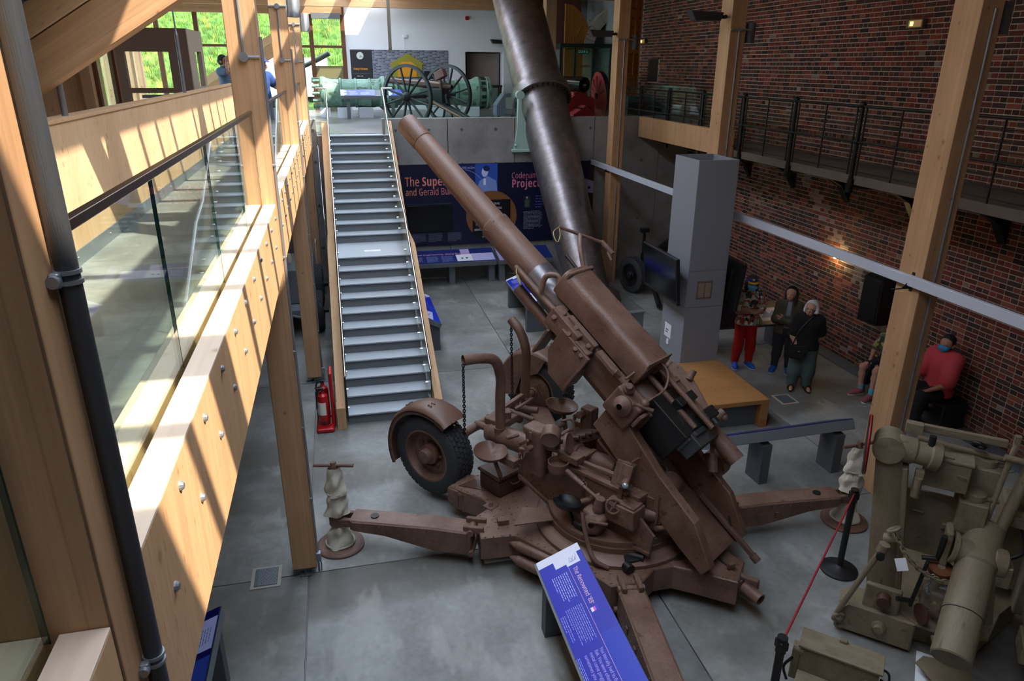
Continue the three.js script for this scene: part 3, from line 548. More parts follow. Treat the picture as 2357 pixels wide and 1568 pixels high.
  const cheek = [[-1.0, 0.73], [-0.54, 0.57], [0.72, 0.57], [0.76, 0.8], [0.36, 1.1], [-0.2, 1.15], [-0.55, 1.1], [-0.98, 1.08]];
  const chk = (x) => ex(cheek, 0.03, 0.004).rotateY(-PI / 2).translate(x, 0, 0);
  const c1 = obj('side_frame', [chk(-0.42), rb(0.06, 0.04, 1.3, -0.44, 0.585, 0.08, 0.006), rb(0.07, 0.04, 0.5, -0.445, 0.66, -0.76, 0.006, 0.335, 0, 0), rb(0.05, 0.36, 0.05, -0.435, 0.9, -0.98, 0.006), rb(0.05, 0.5, 0.05, -0.435, 0.86, -0.1, 0.006), rb(0.07, 0.04, 0.95, -0.43, 1.13, -0.05, 0.006)], m, T0, 'z');
  obj('rivets', bolts([...along([-0.455, 0.62, -0.5], [-0.455, 0.62, 0.65], 14), ...along([-0.455, 0.79, -0.96], [-0.455, 0.64, -0.54], 7), ...along([-0.46, 0.68, -0.1], [-0.46, 1.06, -0.1], 6), ...along([-0.455, 1.06, -0.9], [-0.455, 1.06, -0.3], 7), ...along([-0.46, 0.8, -0.98], [-0.46, 1.02, -0.98], 4), ...along([-0.455, 0.7, -0.3], [-0.455, 0.76, -0.9], 7)], [-1, 0, 0], 0.014, 0.011), m, c1).userData.kind = 'stuff';
  obj('side_frame', chk(0.5), m, T0, 'z');
  obj('equilibrator', [la([[0.06, 0], [0.12, 0.01], [0.12, 0.05], [0.1, 0.06], [0.1, 0.46], [0.12, 0.47], [0.12, 0.52], [0.06, 0.54], [0.06, 0.66]], [-0.14, 1.1, -0.46], [-0.06, 1.1, 0.3])], m, T0);
  obj('equilibrator_yoke', [rb(0.3, 0.16, 0.04, -0.1, 1.1, 0.1, 0.01), rb(0.04, 0.2, 0.3, 0.06, 1.06, 0.1, 0.01)], mat.gunsteel, T0);
  for (let k = 0; k < 5; k++) obj('spring_tube', cy([-0.34 + k * 0.085, 1.26, -0.66 + k * 0.02], [-0.22 + k * 0.085, 1.3, -0.44 + k * 0.02], 0.032, 0.032, 12), md, T0);
  obj('spring_bracket', rb(0.5, 0.14, 0.05, -0.14, 1.2, -0.68, 0.01, 0, -0.3, 0), m, T0); obj('spring_bracket', rb(0.46, 0.1, 0.04, -0.02, 1.26, -0.42, 0.01, 0, -0.3, 0), m, T0);
  obj('frame_rail', [rb(0.05, 0.05, 0.62, -0.36, 1.2, 0.06, 0.008, -0.05, 0, 0), rb(0.3, 0.04, 0.05, -0.24, 1.2, -0.24, 0.008)], m, T0);
  // gearboxes, sights and dials on the near side
  obj('gear_case', [rb(0.2, 0.22, 0.34, -0.46, 0.93, 0.42, 0.015), rb(0.16, 0.02, 0.3, -0.46, 1.05, 0.42, 0.006)], m, T0);
  obj('gear_housing', [rb(0.16, 0.24, 0.26, -0.58, 0.76, 0.14, 0.05, 0.3, 0, 0.1), la([[0.1, 0], [0.1, 0.04], [0.07, 0.06], [0.03, 0.065]], [-0.64, 0.76, 0.16], [-0.94, 0.86, 0.34]), cy([-0.56, 0.88, 0.17], [-0.55, 1.02, 0.19], 0.06, 0.05, 8), rb(0.03, 0.02, 0.18, -0.66, 0.82, 0.26, 0.005, 0, 0.5, 0)], m, T0);
  obj('gear_case', [rb(0.3, 0.16, 0.24, -0.12, 1.0, 0.5, 0.015), rb(0.2, 0.1, 0.16, -0.3, 1.06, 0.46, 0.012)], m, T0);
  obj('winding_drum', [cy([-0.16, 1.09, 0.6], [0.1, 1.09, 0.6], 0.12, 0.12, 24), la([[0.13, 0], [0.13, 0.03], [0.1, 0.05], [0.04, 0.06]], [-0.16, 1.09, 0.6], [-0.6, 1.09, 0.62])], m, T0);
  obj('motor', [cy([-0.28, 0.86, 0.52], [-0.12, 0.9, 0.78], 0.07, 0.07, 20), la([[0.07, 0], [0.085, 0.01], [0.085, 0.03], [0.05, 0.05]], [-0.12, 0.9, 0.78], [0.04, 0.94, 1.04]), rb(0.2, 0.14, 0.2, -0.16, 0.78, 0.6, 0.02)], m, T0);
  obj('motor_guard', tu([[-0.1, 0.96, 0.84], [-0.06, 1.08, 0.8], [-0.02, 0.92, 0.82], [-0.04, 0.76, 0.8]], 0.016, 20, 8), m, T0);
  obj('hand_wheel', handwheel([-0.575, 1.02, 0.36], [-0.8, 0.35, 0.45], 0.07, 0.011, 4), m, T0);
  obj('drive_shaft', [cy([-0.55, 1.16, -0.28], [-0.55, 0.99, 0.18], 0.019), cy([-0.55, 1.15, -0.25], [-0.55, 1.07, -0.03], 0.027)], m, T0);
  const dial = (p, n, R, h) => obj('follow_pointer_dial', la([[R * 0.6, 0], [R, 0.02], [R, h], [R * 0.94, h + 0.015], [R * 0.86, h + 0.01], [0, h + 0.01]], p, A3(p).clone().add(A3(n)), 28), m, T0);
  dial([-0.5, 1.5, -0.5], [-0.75, -0.2, 0.5], 0.1, 0.14); dial([-0.44, 1.38, -0.36], [0.3, 0.25, 0.9], 0.11, 0.03); obj('dial_bowl', la([[0, 0], [0.1, 0.01], [0.11, 0.04], [0.11, 0.12], [0.1, 0.12], [0.1, 0.05], [0, 0.04]], [-0.55, 1.1, -0.36], [-0.58, 2, -0.34], 28), m, T0);
  obj('dial_bracket', [rb(0.14, 0.08, 0.26, -0.42, 1.24, -0.3, 0.01), rb(0.06, 0.2, 0.06, -0.46, 1.36, -0.46, 0.01), cy([-0.55, 1.3, -0.62], [-0.42, 1.26, -0.3], 0.025), cy([-0.48, 1.44, -0.44], [-0.36, 1.5, -0.38], 0.02), tu([[-0.46, 1.62, -0.42], [-0.36, 1.62, -0.36], [-0.34, 1.46, -0.32]], 0.014, 14, 6)], m, T0);
  obj('sight_box', [rb(0.14, 0.22, 0.12, -0.4, 1.31, 0.37, 0.012, 0.15, 0.3, -0.3), rb(0.02, 0.26, 0.15, -0.46, 1.33, 0.35, 0.006, 0.15, 0.3, -0.3), cy([-0.44, 1.28, 0.4], [-0.52, 1.27, 0.44], 0.036), tu([[-0.34, 1.42, 0.38], [-0.24, 1.44, 0.42], [-0.2, 1.28, 0.5], [-0.26, 1.16, 0.54]], 0.009, 20, 6), rb(0.05, 0.26, 0.05, -0.45, 1.14, 0.36, 0.008, 0.1, 0, -0.1)], m, T0);
  obj('glass_port', sp(0.032, -0.525, 1.27, 0.445), std({ color: 0x9fb0bd, roughness: 0.08, metalness: 0.4 }), T0); obj('glass_port', sp(0.03, -0.6, 1.44, -0.5), std({ color: 0x9fb0bd, roughness: 0.08, metalness: 0.4 }), T0);
  obj('gear_column', [new THREE.CylinderGeometry(0.15, 0.1, 0.5, 4, 1).rotateY(PI / 4).scale(0.95, 1, 1.15).translate(-0.5, 1.18, -0.66), rb(0.2, 0.1, 0.26, -0.5, 1.43, -0.7, 0.03)], m, T0); obj('column_door', rb(0.02, 0.09, 0.05, -0.6, 1.4, -0.7, 0.006), m, T0);
  obj('crank', [rb(0.03, 0.2, 0.035, -0.62, 1.3, -0.78, 0.008, 0.9, 0, 0.2), cy([-0.55, 1.26, -0.7], [-0.66, 1.26, -0.7], 0.035), cy([-0.62, 1.36, -0.86], [-0.76, 1.36, -0.9], 0.022)], m, T0);
  obj('crank', [rb(0.03, 0.24, 0.035, 0.08, 1.38, -0.66, 0.008, 0.7, 0, 0.7), cy([0.12, 1.44, -0.58], [0.02, 1.46, -0.56], 0.04), cy([0.0, 1.3, -0.74], [-0.1, 1.28, -0.76], 0.022)], m, T0); obj('crank_post', rb(0.14, 0.6, 0.16, 0.2, 1.2, -0.55, 0.02), m, T0);
  obj('fuze_levers', [cy([-0.2, 1.08, 0.5], [-0.22, 1.26, 0.48], 0.01), sp(0.024, -0.22, 1.27, 0.48), cy([-0.08, 1.1, 0.5], [-0.1, 1.32, 0.47], 0.01), sp(0.026, -0.1, 1.32, 0.47), cy([-0.14, 0.98, 0.62], [-0.12, 1.2, 0.66], 0.034, 0.026), cy([-0.26, 0.82, 0.7], [-0.2, 1.14, 0.68], 0.012), cy([-0.3, 0.84, 0.68], [-0.26, 1.14, 0.66], 0.011), cy([-0.32, 0.8, 0.7], [-0.22, 0.78, 0.74], 0.025)], m, T0);
  obj('lifting_ring', [tor(0.055, 0.011, [0.0, 1.24, 0.52], [0.8, 0.1, 0.5])], m, T0);
  for (const z of [-0.92, -0.08]) obj('shackle', tor(0.034, 0.007, [-0.475, 1.02, z], [1, 0.1, 0.2], 16, 6), m, T0);
  seatPan(T0, [-0.64, 0.99, -1.26], 'seat', m, 0.12, 0.2, 0.4); obj('seat_post', [cy([-0.58, 0.7, -1.16], [-0.62, 0.95, -1.24], 0.024), rb(0.1, 0.1, 0.24, -0.5, 0.9, -1.1, 0.012)], m, T0);
  seatPan(T0, [0.02, 1.48, -0.8], 'seat', m, 0.12, 0.19, 0.9); obj('seat_post', [cy([0.06, 0.9, -0.7], [0.03, 1.44, -0.79], 0.025)], m, T0);
  seatPan(T0, [-0.66, 0.86, -0.14], 'seat', mat.black, 0.15, 0.15, 1.6); obj('seat_post', [cy([-0.62, 0.6, -0.06], [-0.66, 0.83, -0.13], 0.022), rb(0.03, 0.26, 0.1, -0.64, 0.6, 0.02, 0.006, 0, 0, 0.4)], mat.black, T0); obj('seat_arm', cy([-0.58, 0.9, -0.02], [-0.46, 0.98, 0.12], 0.03), m, T0);
  obj('foot_rail', tu([[-0.72, 0.9, 0.1], [-0.76, 0.78, 0.16], [-0.78, 0.6, 0.24], [-0.8, 0.5, 0.34], [-0.74, 0.44, 0.46]], 0.022, 20, 8), m, T0);
  // elevating mass: x right, y along the barrel, z up
  const E = sub('elevating_mass', G);
  const D = V(-0.45517, 0.56810, -0.68563), Rt = V(0.83312, 0, -0.55309), Up = V(0.31421, 0.82296, 0.47329);
  E.applyMatrix4(new THREE.Matrix4().makeBasis(Rt, D, Up).setPosition(3.08, 1.55, -5.58));
  obj('barrel', la([[0.17, 0.45], [0.18, 1.9], [0.172, 1.9], [0.172, 2.3], [0.18, 2.32], [0.168, 2.9], [0.168, 3.06], [0.172, 3.07], [0.172, 3.14], [0.152, 3.16], [0.128, 4.55], [0.128, 4.56], [0.124, 4.565], [0.124, 4.575], [0.13, 4.58], [0.134, 4.6], [0.13, 4.91], [0.122, 4.93], [0.06, 4.93], [0.055, 4.6], [0, 4.6]], [0, 0, 0], [0, 1, 0], 40), m, E);
  obj('bare_steel_band', la([[0.181, 1.84], [0.183, 1.85], [0.182, 2.36], [0.18, 2.37]], [0, 0, 0], [0, 1, 0], 40), std({ map: T.steel, color: 0xd8dde0, roughness: 0.35, metalness: 0.7 }), E);
  obj('barrel_screw', bolts([[-0.12, 3.1, 0.12], [0.0, 3.1, 0.172], [-0.17, 3.1, 0]], [-0.6, 0, 0.8], 0.014, 0.004), mat.black, E);
  // recuperator housing with rounded shoulders
  obj('recuperator', toCreasedNormals(ex([[-0.2, 0.18], [0.2, 0.18], ...lin(0, PI / 2, 7).map((a) => [0.1 + 0.1 * Math.cos(a), 0.38 + 0.09 * Math.sin(a)]), ...lin(PI / 2, PI, 7).map((a) => [-0.1 + 0.1 * Math.cos(a), 0.38 + 0.09 * Math.sin(a)])], 1.3, 0.012), 0.5).rotateX(PI / 2).translate(0, 2.02, 0), m, E);
  obj('recuperator_band', rb(0.4, 0.05, 0.31, 0, 1.96, 0.33, 0.04), m, E); obj('recuperator_band', rb(0.39, 0.02, 0.29, 0, 0.74, 0.335, 0.03), m, E);
  obj('buffer_rod', [cy([0.08, 0.76, 0.33], [0.08, -0.05, 0.33], 0.028), cy([-0.02, 0.76, 0.25], [-0.02, 0.05, 0.25], 0.03), rb(0.16, 0.1, 0.1, 0.06, 0.74, 0.33, 0.02)], m, E);
  // cradle and clamps
  obj('cradle', [rb(0.44, 1.5, 0.1, 0, 1.1, -0.19, 0.03), rb(0.06, 1.4, 0.3, -0.21, 1.08, -0.04, 0.015), rb(0.06, 1.4, 0.3, 0.21, 1.08, -0.04, 0.015), la([[0.19, 0], [0.225, 0.01], [0.225, 0.09], [0.19, 0.1]], [0, 1.74, 0], [0, 2, 0], 32), la([[0.18, 0], [0.235, 0.01], [0.235, 0.14], [0.18, 0.15]], [0, 0.78, 0], [0, 1, 0], 32)], m, E);
  obj('cradle_block', [rb(0.14, 0.42, 0.22, -0.3, 1.62, 0.06, 0.015), rb(0.1, 0.2, 0.16, -0.33, 1.32, 0.04, 0.015), rb(0.07, 0.42, 0.12, -0.27, 1.45, 0.14, 0.01)], m, E);
  obj('cradle_bolt', bolts([[-0.37, 1.75, 0.1], [-0.37, 1.52, 0.1], [-0.385, 1.36, 0.06], [-0.385, 1.27, 0.06], [-0.3, 1.72, 0.17], [-0.3, 1.52, 0.17], [-0.3, 1.3, 0.14]], [-0.7, 0, 0.7], 0.035, 0.025, 8), m, E).userData.kind = 'stuff';
  obj('shield_plate', [X(ex([[-0.02, 0], [0.52, 0], [0.52, 0.42], [0.2, 0.42], [-0.02, 0.26]], 0.035, 0.005), 0, -PI / 2, 0, -0.36, 1.18, -0.42).translate(0, 0, 0), rb(0.16, 0.44, 0.03, -0.3, 1.4, -0.16, 0.006), rb(0.2, 0.03, 0.36, -0.3, 1.72, -0.24, 0.006), rb(0.2, 0.03, 0.3, -0.3, 1.2, -0.24, 0.006)], m, E);
  obj('name_plate', rb(0.02, 0.24, 0.09, -0.195, 1.02, 0.09, 0.004, 0, -0.5, 0), mat.greyd, E);
  obj('recoil_cylinder', [cy([-0.09, 0.3, -0.28], [-0.09, 2.42, -0.26], 0.062), cy([-0.2, 1.75, 0.02], [-0.22, 2.52, 0.02], 0.034), la([[0.062, 0], [0.075, 0.02], [0.075, 0.1], [0.062, 0.12]], [-0.09, 1.7, -0.265], [-0.09, 3, -0.25])], m, E);
  obj('wire_loop', tu([[-0.22, 2.5, 0.04], [-0.32, 2.42, 0.06], [-0.36, 2.28, 0.02], [-0.27, 2.36, -0.02], [-0.22, 2.5, 0.0]], 0.007, 24, 6), std({ color: 0x9a8a60, roughness: 0.5, metalness: 0.4 }), E);
  obj('lever_tube', tu([[-0.24, 2.1, 0.08], [-0.2, 2.16, 0.24], [-0.14, 2.08, 0.3], [-0.16, 1.98, 0.22], [-0.12, 1.95, 0.3]], 0.03, 30, 10), m, E);
  obj('lever_tube', tu([[0.12, 1.96, 0.38], [0.2, 2.2, 0.5], [0.34, 2.36, 0.52]], 0.026, 20, 10), m, E); obj('cross_bar', [cy([0.18, 2.54, 0.5], [0.54, 2.16, 0.54], 0.018)], m, E);
  obj('wire_loop', [tu([[0.18, 2.54, 0.5], [0.06, 2.5, 0.48], [0.02, 2.38, 0.46], [0.12, 2.44, 0.47], [0.18, 2.54, 0.5]], 0.006, 20, 6)], std({ color: 0x9a8a60, roughness: 0.5, metalness: 0.4 }), E);
  obj('bare_rod', cy([0.0, 2.02, 0.44], [0.0, 2.2, 0.45], 0.018), mat.black, E);
  obj('lock_handle', [rb(0.05, 0.2, 0.03, 0.53, 2.1, 0.54, 0.008), cy([0.5, 2.05, 0.52], [0.48, 1.95, 0.5], 0.012)], m, E);
  // trunnion bracket, hydraulic fittings
  obj('trunnion_bracket', [rb(0.18, 0.34, 0.34, -0.32, 0.42, 0.0, 0.03), la([[0.1, 0], [0.1, 0.06], [0.07, 0.09], [0.03, 0.12]], [-0.4, 0.42, 0.06], [-0.7, 0.42, 0.14]), rb(0.09, 0.28, 0.05, -0.32, 0.84, 0.18, 0.01)], m, E).position.set(0, 0.2, 0.02);
  obj('pipe_fitting', [tu([[-0.3, 0.6, 0.2], [-0.16, 0.62, 0.27], [-0.05, 0.78, 0.3]], 0.012, 16, 6), tu([[-0.28, 0.3, 0.22], [-0.1, 0.3, 0.33], [0.02, 0.42, 0.4], [0.02, 0.6, 0.4]], 0.012, 20, 6), sp(0.06, -0.36, 0.5, 0.2), sp(0.045, -0.32, 0.3, 0.2), cy([-0.36, 0.5, 0.2], [-0.42, 0.5, 0.28], 0.05, 0.03), cy([-0.4, 0.36, 0.16], [-0.3, 0.2, 0.2], 0.02), rb(0.14, 0.04, 0.16, -0.36, 0.22, 0.06, 0.01), cy([-0.3, 0.66, 0.18], [-0.34, 0.72, 0.2], 0.03)], m, E).position.set(0, 0.2, 0.02);
  // breech
  obj('breech_ring', [rb(0.46, 0.5, 0.42, 0.02, 0.26, 0.03, 0.015), rb(0.3, 0.1, 0.1, 0.1, 0.32, 0.28, 0.01)], mat.gunsteel, E);
  obj('breech_block', [rb(0.34, 0.3, 0.24, 0.04, 0.02, 0.02, 0.01).translate(0, -0.12, 0.1), rb(0.1, 0.08, 0.2, -0.12, -0.1, 0.12, 0.008), cy([0.04, -0.2, 0.02], [0.04, 0.0, 0.04], 0.07, 0.07, 20), rb(0.02, 0.16, 0.1, 0.2, -0.08, 0.2, 0.004), rb(0.22, 0.05, 0.05, 0.02, -0.12, 0.24, 0.008)], std({ color: 0x5c5f62, roughness: 0.35, metalness: 0.75 }), E).position.y = 0.12;
  obj('breech_slot', [rb(0.1, 0.1, 0.02, 0.1, 0.14, 0.235, 0.003), rb(0.05, 0.08, 0.02, -0.08, 0.2, 0.235, 0.003)], mat.black, E);
  obj('rammer_tube', [cy([0.28, 0.86, 0.16], [0.28, -0.42, 0.14], 0.085, 0.085, 20), la([[0.085, 0], [0.1, 0.01], [0.1, 0.1], [0.085, 0.11]], [0.28, 0.7, 0.158], [0.28, 2, 0.18]), la([[0.085, 0], [0.1, 0.01], [0.1, 0.06], [0.085, 0.07]], [0.28, 0.52, 0.156], [0.28, 2, 0.18])], m, E);
  obj('rammer_bracket', [rb(0.2, 0.12, 0.16, 0.2, 0.08, 0.28, 0.015), cy([0.16, 0.02, 0.34], [0.16, -0.04, 0.34], 0.05, 0.05, 6)], mat.gunsteel, E);
  obj('rammer_arm', [X(ex([[0, 0.62], [0.1, 0.66], [0.17, 0.5], [0.17, 0.3], [0.12, 0.1], [0.06, -0.12], [-0.02, -0.14], [-0.02, 0.05], [0.04, 0.3], [0.02, 0.48]], 0.07, 0.01), 0, -0.5, 0, 0.34, 0.14, 0.14)], m, E);
  obj('rammer_joint', [sp(0.05, 0.54, -0.06, 0.36), sp(0.045, 0.6, -0.14, 0.4), cy([0.5, -0.1, 0.34], [0.62, -0.1, 0.42], 0.05), cy([0.5, 0.6, 0.36], [0.56, 0.62, 0.4], 0.03), cy([0.56, 0.36, 0.42], [0.62, 0.4, 0.5], 0.035), cy([0.5, -0.12, 0.3], [0.36, -0.36, 0.16], 0.022), sp(0.035, 0.36, -0.36, 0.16), cy([0.36, -0.36, 0.16], [0.3, -0.48, 0.08], 0.045)], m, E).position.set(-0.14, 0.12, -0.16);
  // cradle rear: two long cheeks with a holed floor between them
  const cheek2 = [[0.73, -0.44], [0.0, -0.54], [-0.7, -0.6], [-1.02, -0.6], [-1.02, -0.46], [-0.62, -0.24], [-0.08, -0.2], [0.5, -0.08], [0.74, -0.05]];
  for (const [x, w] of [[-0.36, 0.11], [0.34, 0.08]]) obj('cradle_cheek', ex(cheek2.map(([t, u]) => [u, t]), w, 0.01).applyMatrix4(new THREE.Matrix4().makeBasis(V(0, 0, 1), V(0, 1, 0), V(-1, 0, 0))).translate(x + w, 0, 0), m, E);
  obj('cradle_floor', ex([[-0.3, -1.0], [0.5, -1.0], [0.5, 0.6], [-0.3, 0.6]], 0.03, 0.004, [circ(0.06, 20, 0.38, -0.3).map(([a, b]) => [a, -0.3 + (b + 0.3) * 1.7]), circ(0.04, 16, 0.39, -0.52)]).translate(0, 0, -0.6), m, E);
  obj('elevation_arc', [X(ex([...lin(-0.5, 1.1, 14).map((a) => [0.56 * Math.cos(a), 0.56 * Math.sin(a)]), ...lin(1.1, -0.5, 14).map((a) => [0.47 * Math.cos(a), 0.47 * Math.sin(a)])], 0.07, 0.006), 0, PI / 2, 0, 0.44, -0.5, -0.35)], m, E); obj('elevation_gear', cy([0.36, -0.3, -0.2], [0.5, -0.3, -0.2], 0.14, 0.14, 24), m, E);
  obj('dust_cable', tu([[0.4, -0.2, -0.1], [0.44, -0.5, -0.3], [0.3, -0.9, -0.5]], 0.012, 14, 6), mat.black, E);
  obj('slide_bar', [rb(0.05, 0.8, 0.05, 0.3, -0.85, -0.5, 0.01), cy([0.3, -1.2, -0.5], [0.3, -1.28, -0.5], 0.04)], m, E);
  // chest on the platform
  const ch = thing('ammunition_chest', 'dark brown metal chest with a rounded corner on the gun platform', 'chest', [1.6, 0.42, -6.98], 0.5);
  obj('body', ex([[-0.22, -0.16], [0.16, -0.16], [0.22, -0.1], [0.24, 0.08], [0.14, 0.18], [-0.22, 0.18]], 0.22, 0.02).rotateX(-PI / 2), md, ch);
  obj('lid', ex([[-0.24, -0.18], [0.17, -0.18], [0.24, -0.11], [0.26, 0.09], [0.15, 0.2], [-0.24, 0.2]], 0.05, 0.014).rotateX(-PI / 2).translate(0, 0.22, 0), md, ch);
  obj('handle', tu([[-0.06, 0.16, 0.17], [-0.06, 0.15, 0.2], [0.06, 0.15, 0.2], [0.06, 0.16, 0.17]], 0.008, 16, 6), m, ch);
}
// ---------- wheeled limber behind the gun ----------
{
  const t = thing('wheeled_limber', 'brown two-wheeled limber with mudguards and two hoist davits behind the gun', 'limber');
  const m = mat.brown, w1 = V(0.875, 0.6, -7.66), w2 = V(2.61, 0.6, -9.11), n = w1.clone().sub(w2).normalize(), f = V(n.z, 0, -n.x); // f: towards the gun
  if (f.z < 0) f.negate();
  roadWheel(t, w1, n, 0.51, 0.32, m, 46, 0.0); roadWheel(t, w2, n.clone(), 0.51, 0.32, m, 40, 0.5);
  obj('axle', [cy(w1.clone().addScaledVector(n, -0.1), w2.clone().addScaledVector(n, 0.1), 0.055), ...lin(0.25, 0.8, 6).map((k) => la([[0.055, 0], [0.062, 0.005], [0.062, 0.02], [0.055, 0.025]], w1.clone().lerp(w2, k), w2))], m, t);
  for (const [w, k] of [[w1, 0], [w2, 1]]) {
    const g = [], a0 = k ? 1.05 : 0.95, a1 = k ? 3.4 : 3.6, N = 30, S = 0.2; // mudguard: curved shell
    const P = (a, s, R) => w.clone().addScaledVector(f, R * Math.cos(a)).addScaledVector(V(0, 1, 0), R * Math.sin(a)).addScaledVector(n, s);
    const prof = [[0.57, -S * 0.92], [0.6, -S], [0.64, -S * 0.7], [0.655, 0], [0.64, S * 0.7], [0.6, S], [0.57, S * 0.92], [0.545, S * 0.95], [0.58, S * 0.98]];
    const pos = [], idx = [], M2 = prof.length;
    for (let i = 0; i <= N; i++) { const a = a0 + (a1 - a0) * i / N; for (const [R, s] of prof) { const p = P(a, s, R); pos.push(p.x, p.y, p.z); } }
    for (let i = 0; i < N; i++) for (let j = 0; j < M2 - 1; j++) { const q = i * M2 + j; idx.push(q, q + 1, q + M2, q + 1, q + M2 + 1, q + M2); }
    const bg = new THREE.BufferGeometry(); bg.setAttribute('position', new THREE.Float32BufferAttribute(pos, 3)); bg.setIndex(idx); bg.computeVertexNormals();
    obj('mudguard', bg, std({ map: T.brown, roughness: 0.48, side: THREE.DoubleSide }), t);
    obj('mudguard_bolts', [0.9, 1.5, 2.1].map((a) => bolts([P(a, 0.08, 0.652), P(a + 0.06, 0.08, 0.652), P(a, 0.02, 0.655), P(a + 0.06, 0.02, 0.655)], P(a, 0, 1).sub(w), 0.014, 0.01)), m, t).userData.kind = 'stuff';
    if (k) obj('inner_guard', X(ex([...lin(1.2, 3.4, 16).map((a) => [0.6 * Math.cos(a), 0.6 * Math.sin(a)]), [-0.3, -0.1], [-0.2, 0.2], [0.1, 0.34]], 0.012), 0, 0, 0).applyMatrix4(new THREE.Matrix4().makeBasis(f, V(0, 1, 0), n.clone().multiplyScalar(f.clone().cross(V(0, 1, 0)).dot(n) > 0 ? 1 : -1)).setPosition(w.clone().addScaledVector(n, 0.2))), m, t);
    obj('brake_plate', la([[0, 0], [0.26, 0], [0.26, 0.05], [0.2, 0.08], [0, 0.09]], w.clone().addScaledVector(n, k ? 0.1 : -0.1), w.clone().addScaledVector(n, k ? 1 : -1)), m, t);
    obj('brake_lever', [cy(w.clone().addScaledVector(n, k ? 0.2 : -0.2).add(V(0.06, 0.16, 0.06)), w.clone().addScaledVector(n, k ? 0.22 : -0.22).add(V(0.2, -0.1, 0.14)), 0.022)], m, t);
  }
  const mid = w1.clone().lerp(w2, 0.5);
  obj('draw_frame', [cy([1.62, 0.78, -7.62], [1.98, 0.8, -7.16], 0.13, 0.13, 24), la([[0.13, 0], [0.14, 0.02], [0.12, 0.08], [0.05, 0.14]], [1.62, 0.78, -7.62], [1.3, 0.77, -8.02]), rb(0.4, 0.1, 0.3, 1.75, 0.92, -7.72, 0.02, 0, 0.7, 0), cy([1.5, 0.62, -8.2], [1.75, 0.76, -7.6], 0.05), cy([2.1, 0.62, -8.6], [2.0, 0.78, -7.9], 0.05)], m, t);
  obj('winch', [cy([1.85, 0.96, -7.95], [2.2, 0.96, -7.75], 0.045), cy([1.8, 1.0, -7.8], [2.1, 0.92, -7.6], 0.03), rb(0.5, 0.06, 0.06, 1.95, 1.06, -7.9, 0.01, 0, 0.6, 0.15), rb(0.14, 0.16, 0.14, 1.75, 0.98, -7.65), rb(0.1, 0.14, 0.16, 2.12, 0.98, -8.0), cy([1.9, 1.02, -7.72], [2.16, 1.08, -7.86], 0.02)], m, t);
  obj('davit', [tu([[1.66, 0.85, -7.5], [1.66, 1.3, -7.5], [1.66, 1.6, -7.49], [1.58, 1.82, -7.45], [1.4, 1.88, -7.4], [1.2, 1.89, -7.36]], 0.062, 40, 14), cy([1.66, 0.8, -7.5], [1.66, 0.92, -7.5], 0.08, 0.075)], m, t);
  obj('davit', [tu([[2.1, 0.85, -8.0], [2.1, 1.4, -8.0], [2.1, 1.7, -8.02], [2.05, 1.9, -8.12], [1.98, 2.0, -8.28]], 0.06, 40, 14), cy([2.1, 0.8, -8.0], [2.1, 0.95, -8.0], 0.08, 0.075)], m, t);
  obj('chain', chain([[1.2, 1.84, -7.36], [1.205, 1.2, -7.38], [1.21, 0.72, -7.45]]), mat.iron, t).userData.kind = 'stuff'; obj('chain', chain([[1.97, 1.92, -8.26], [1.98, 1.3, -8.24], [1.98, 0.8, -8.2]]), mat.iron, t).userData.kind = 'stuff';
  obj('support_stand', [cy([1.75, 0, -7.95], [1.75, 0.62, -7.95], 0.04), cy([1.75, 0, -7.95], [1.75, 0.02, -7.95], 0.14)], mat.black, t);
}
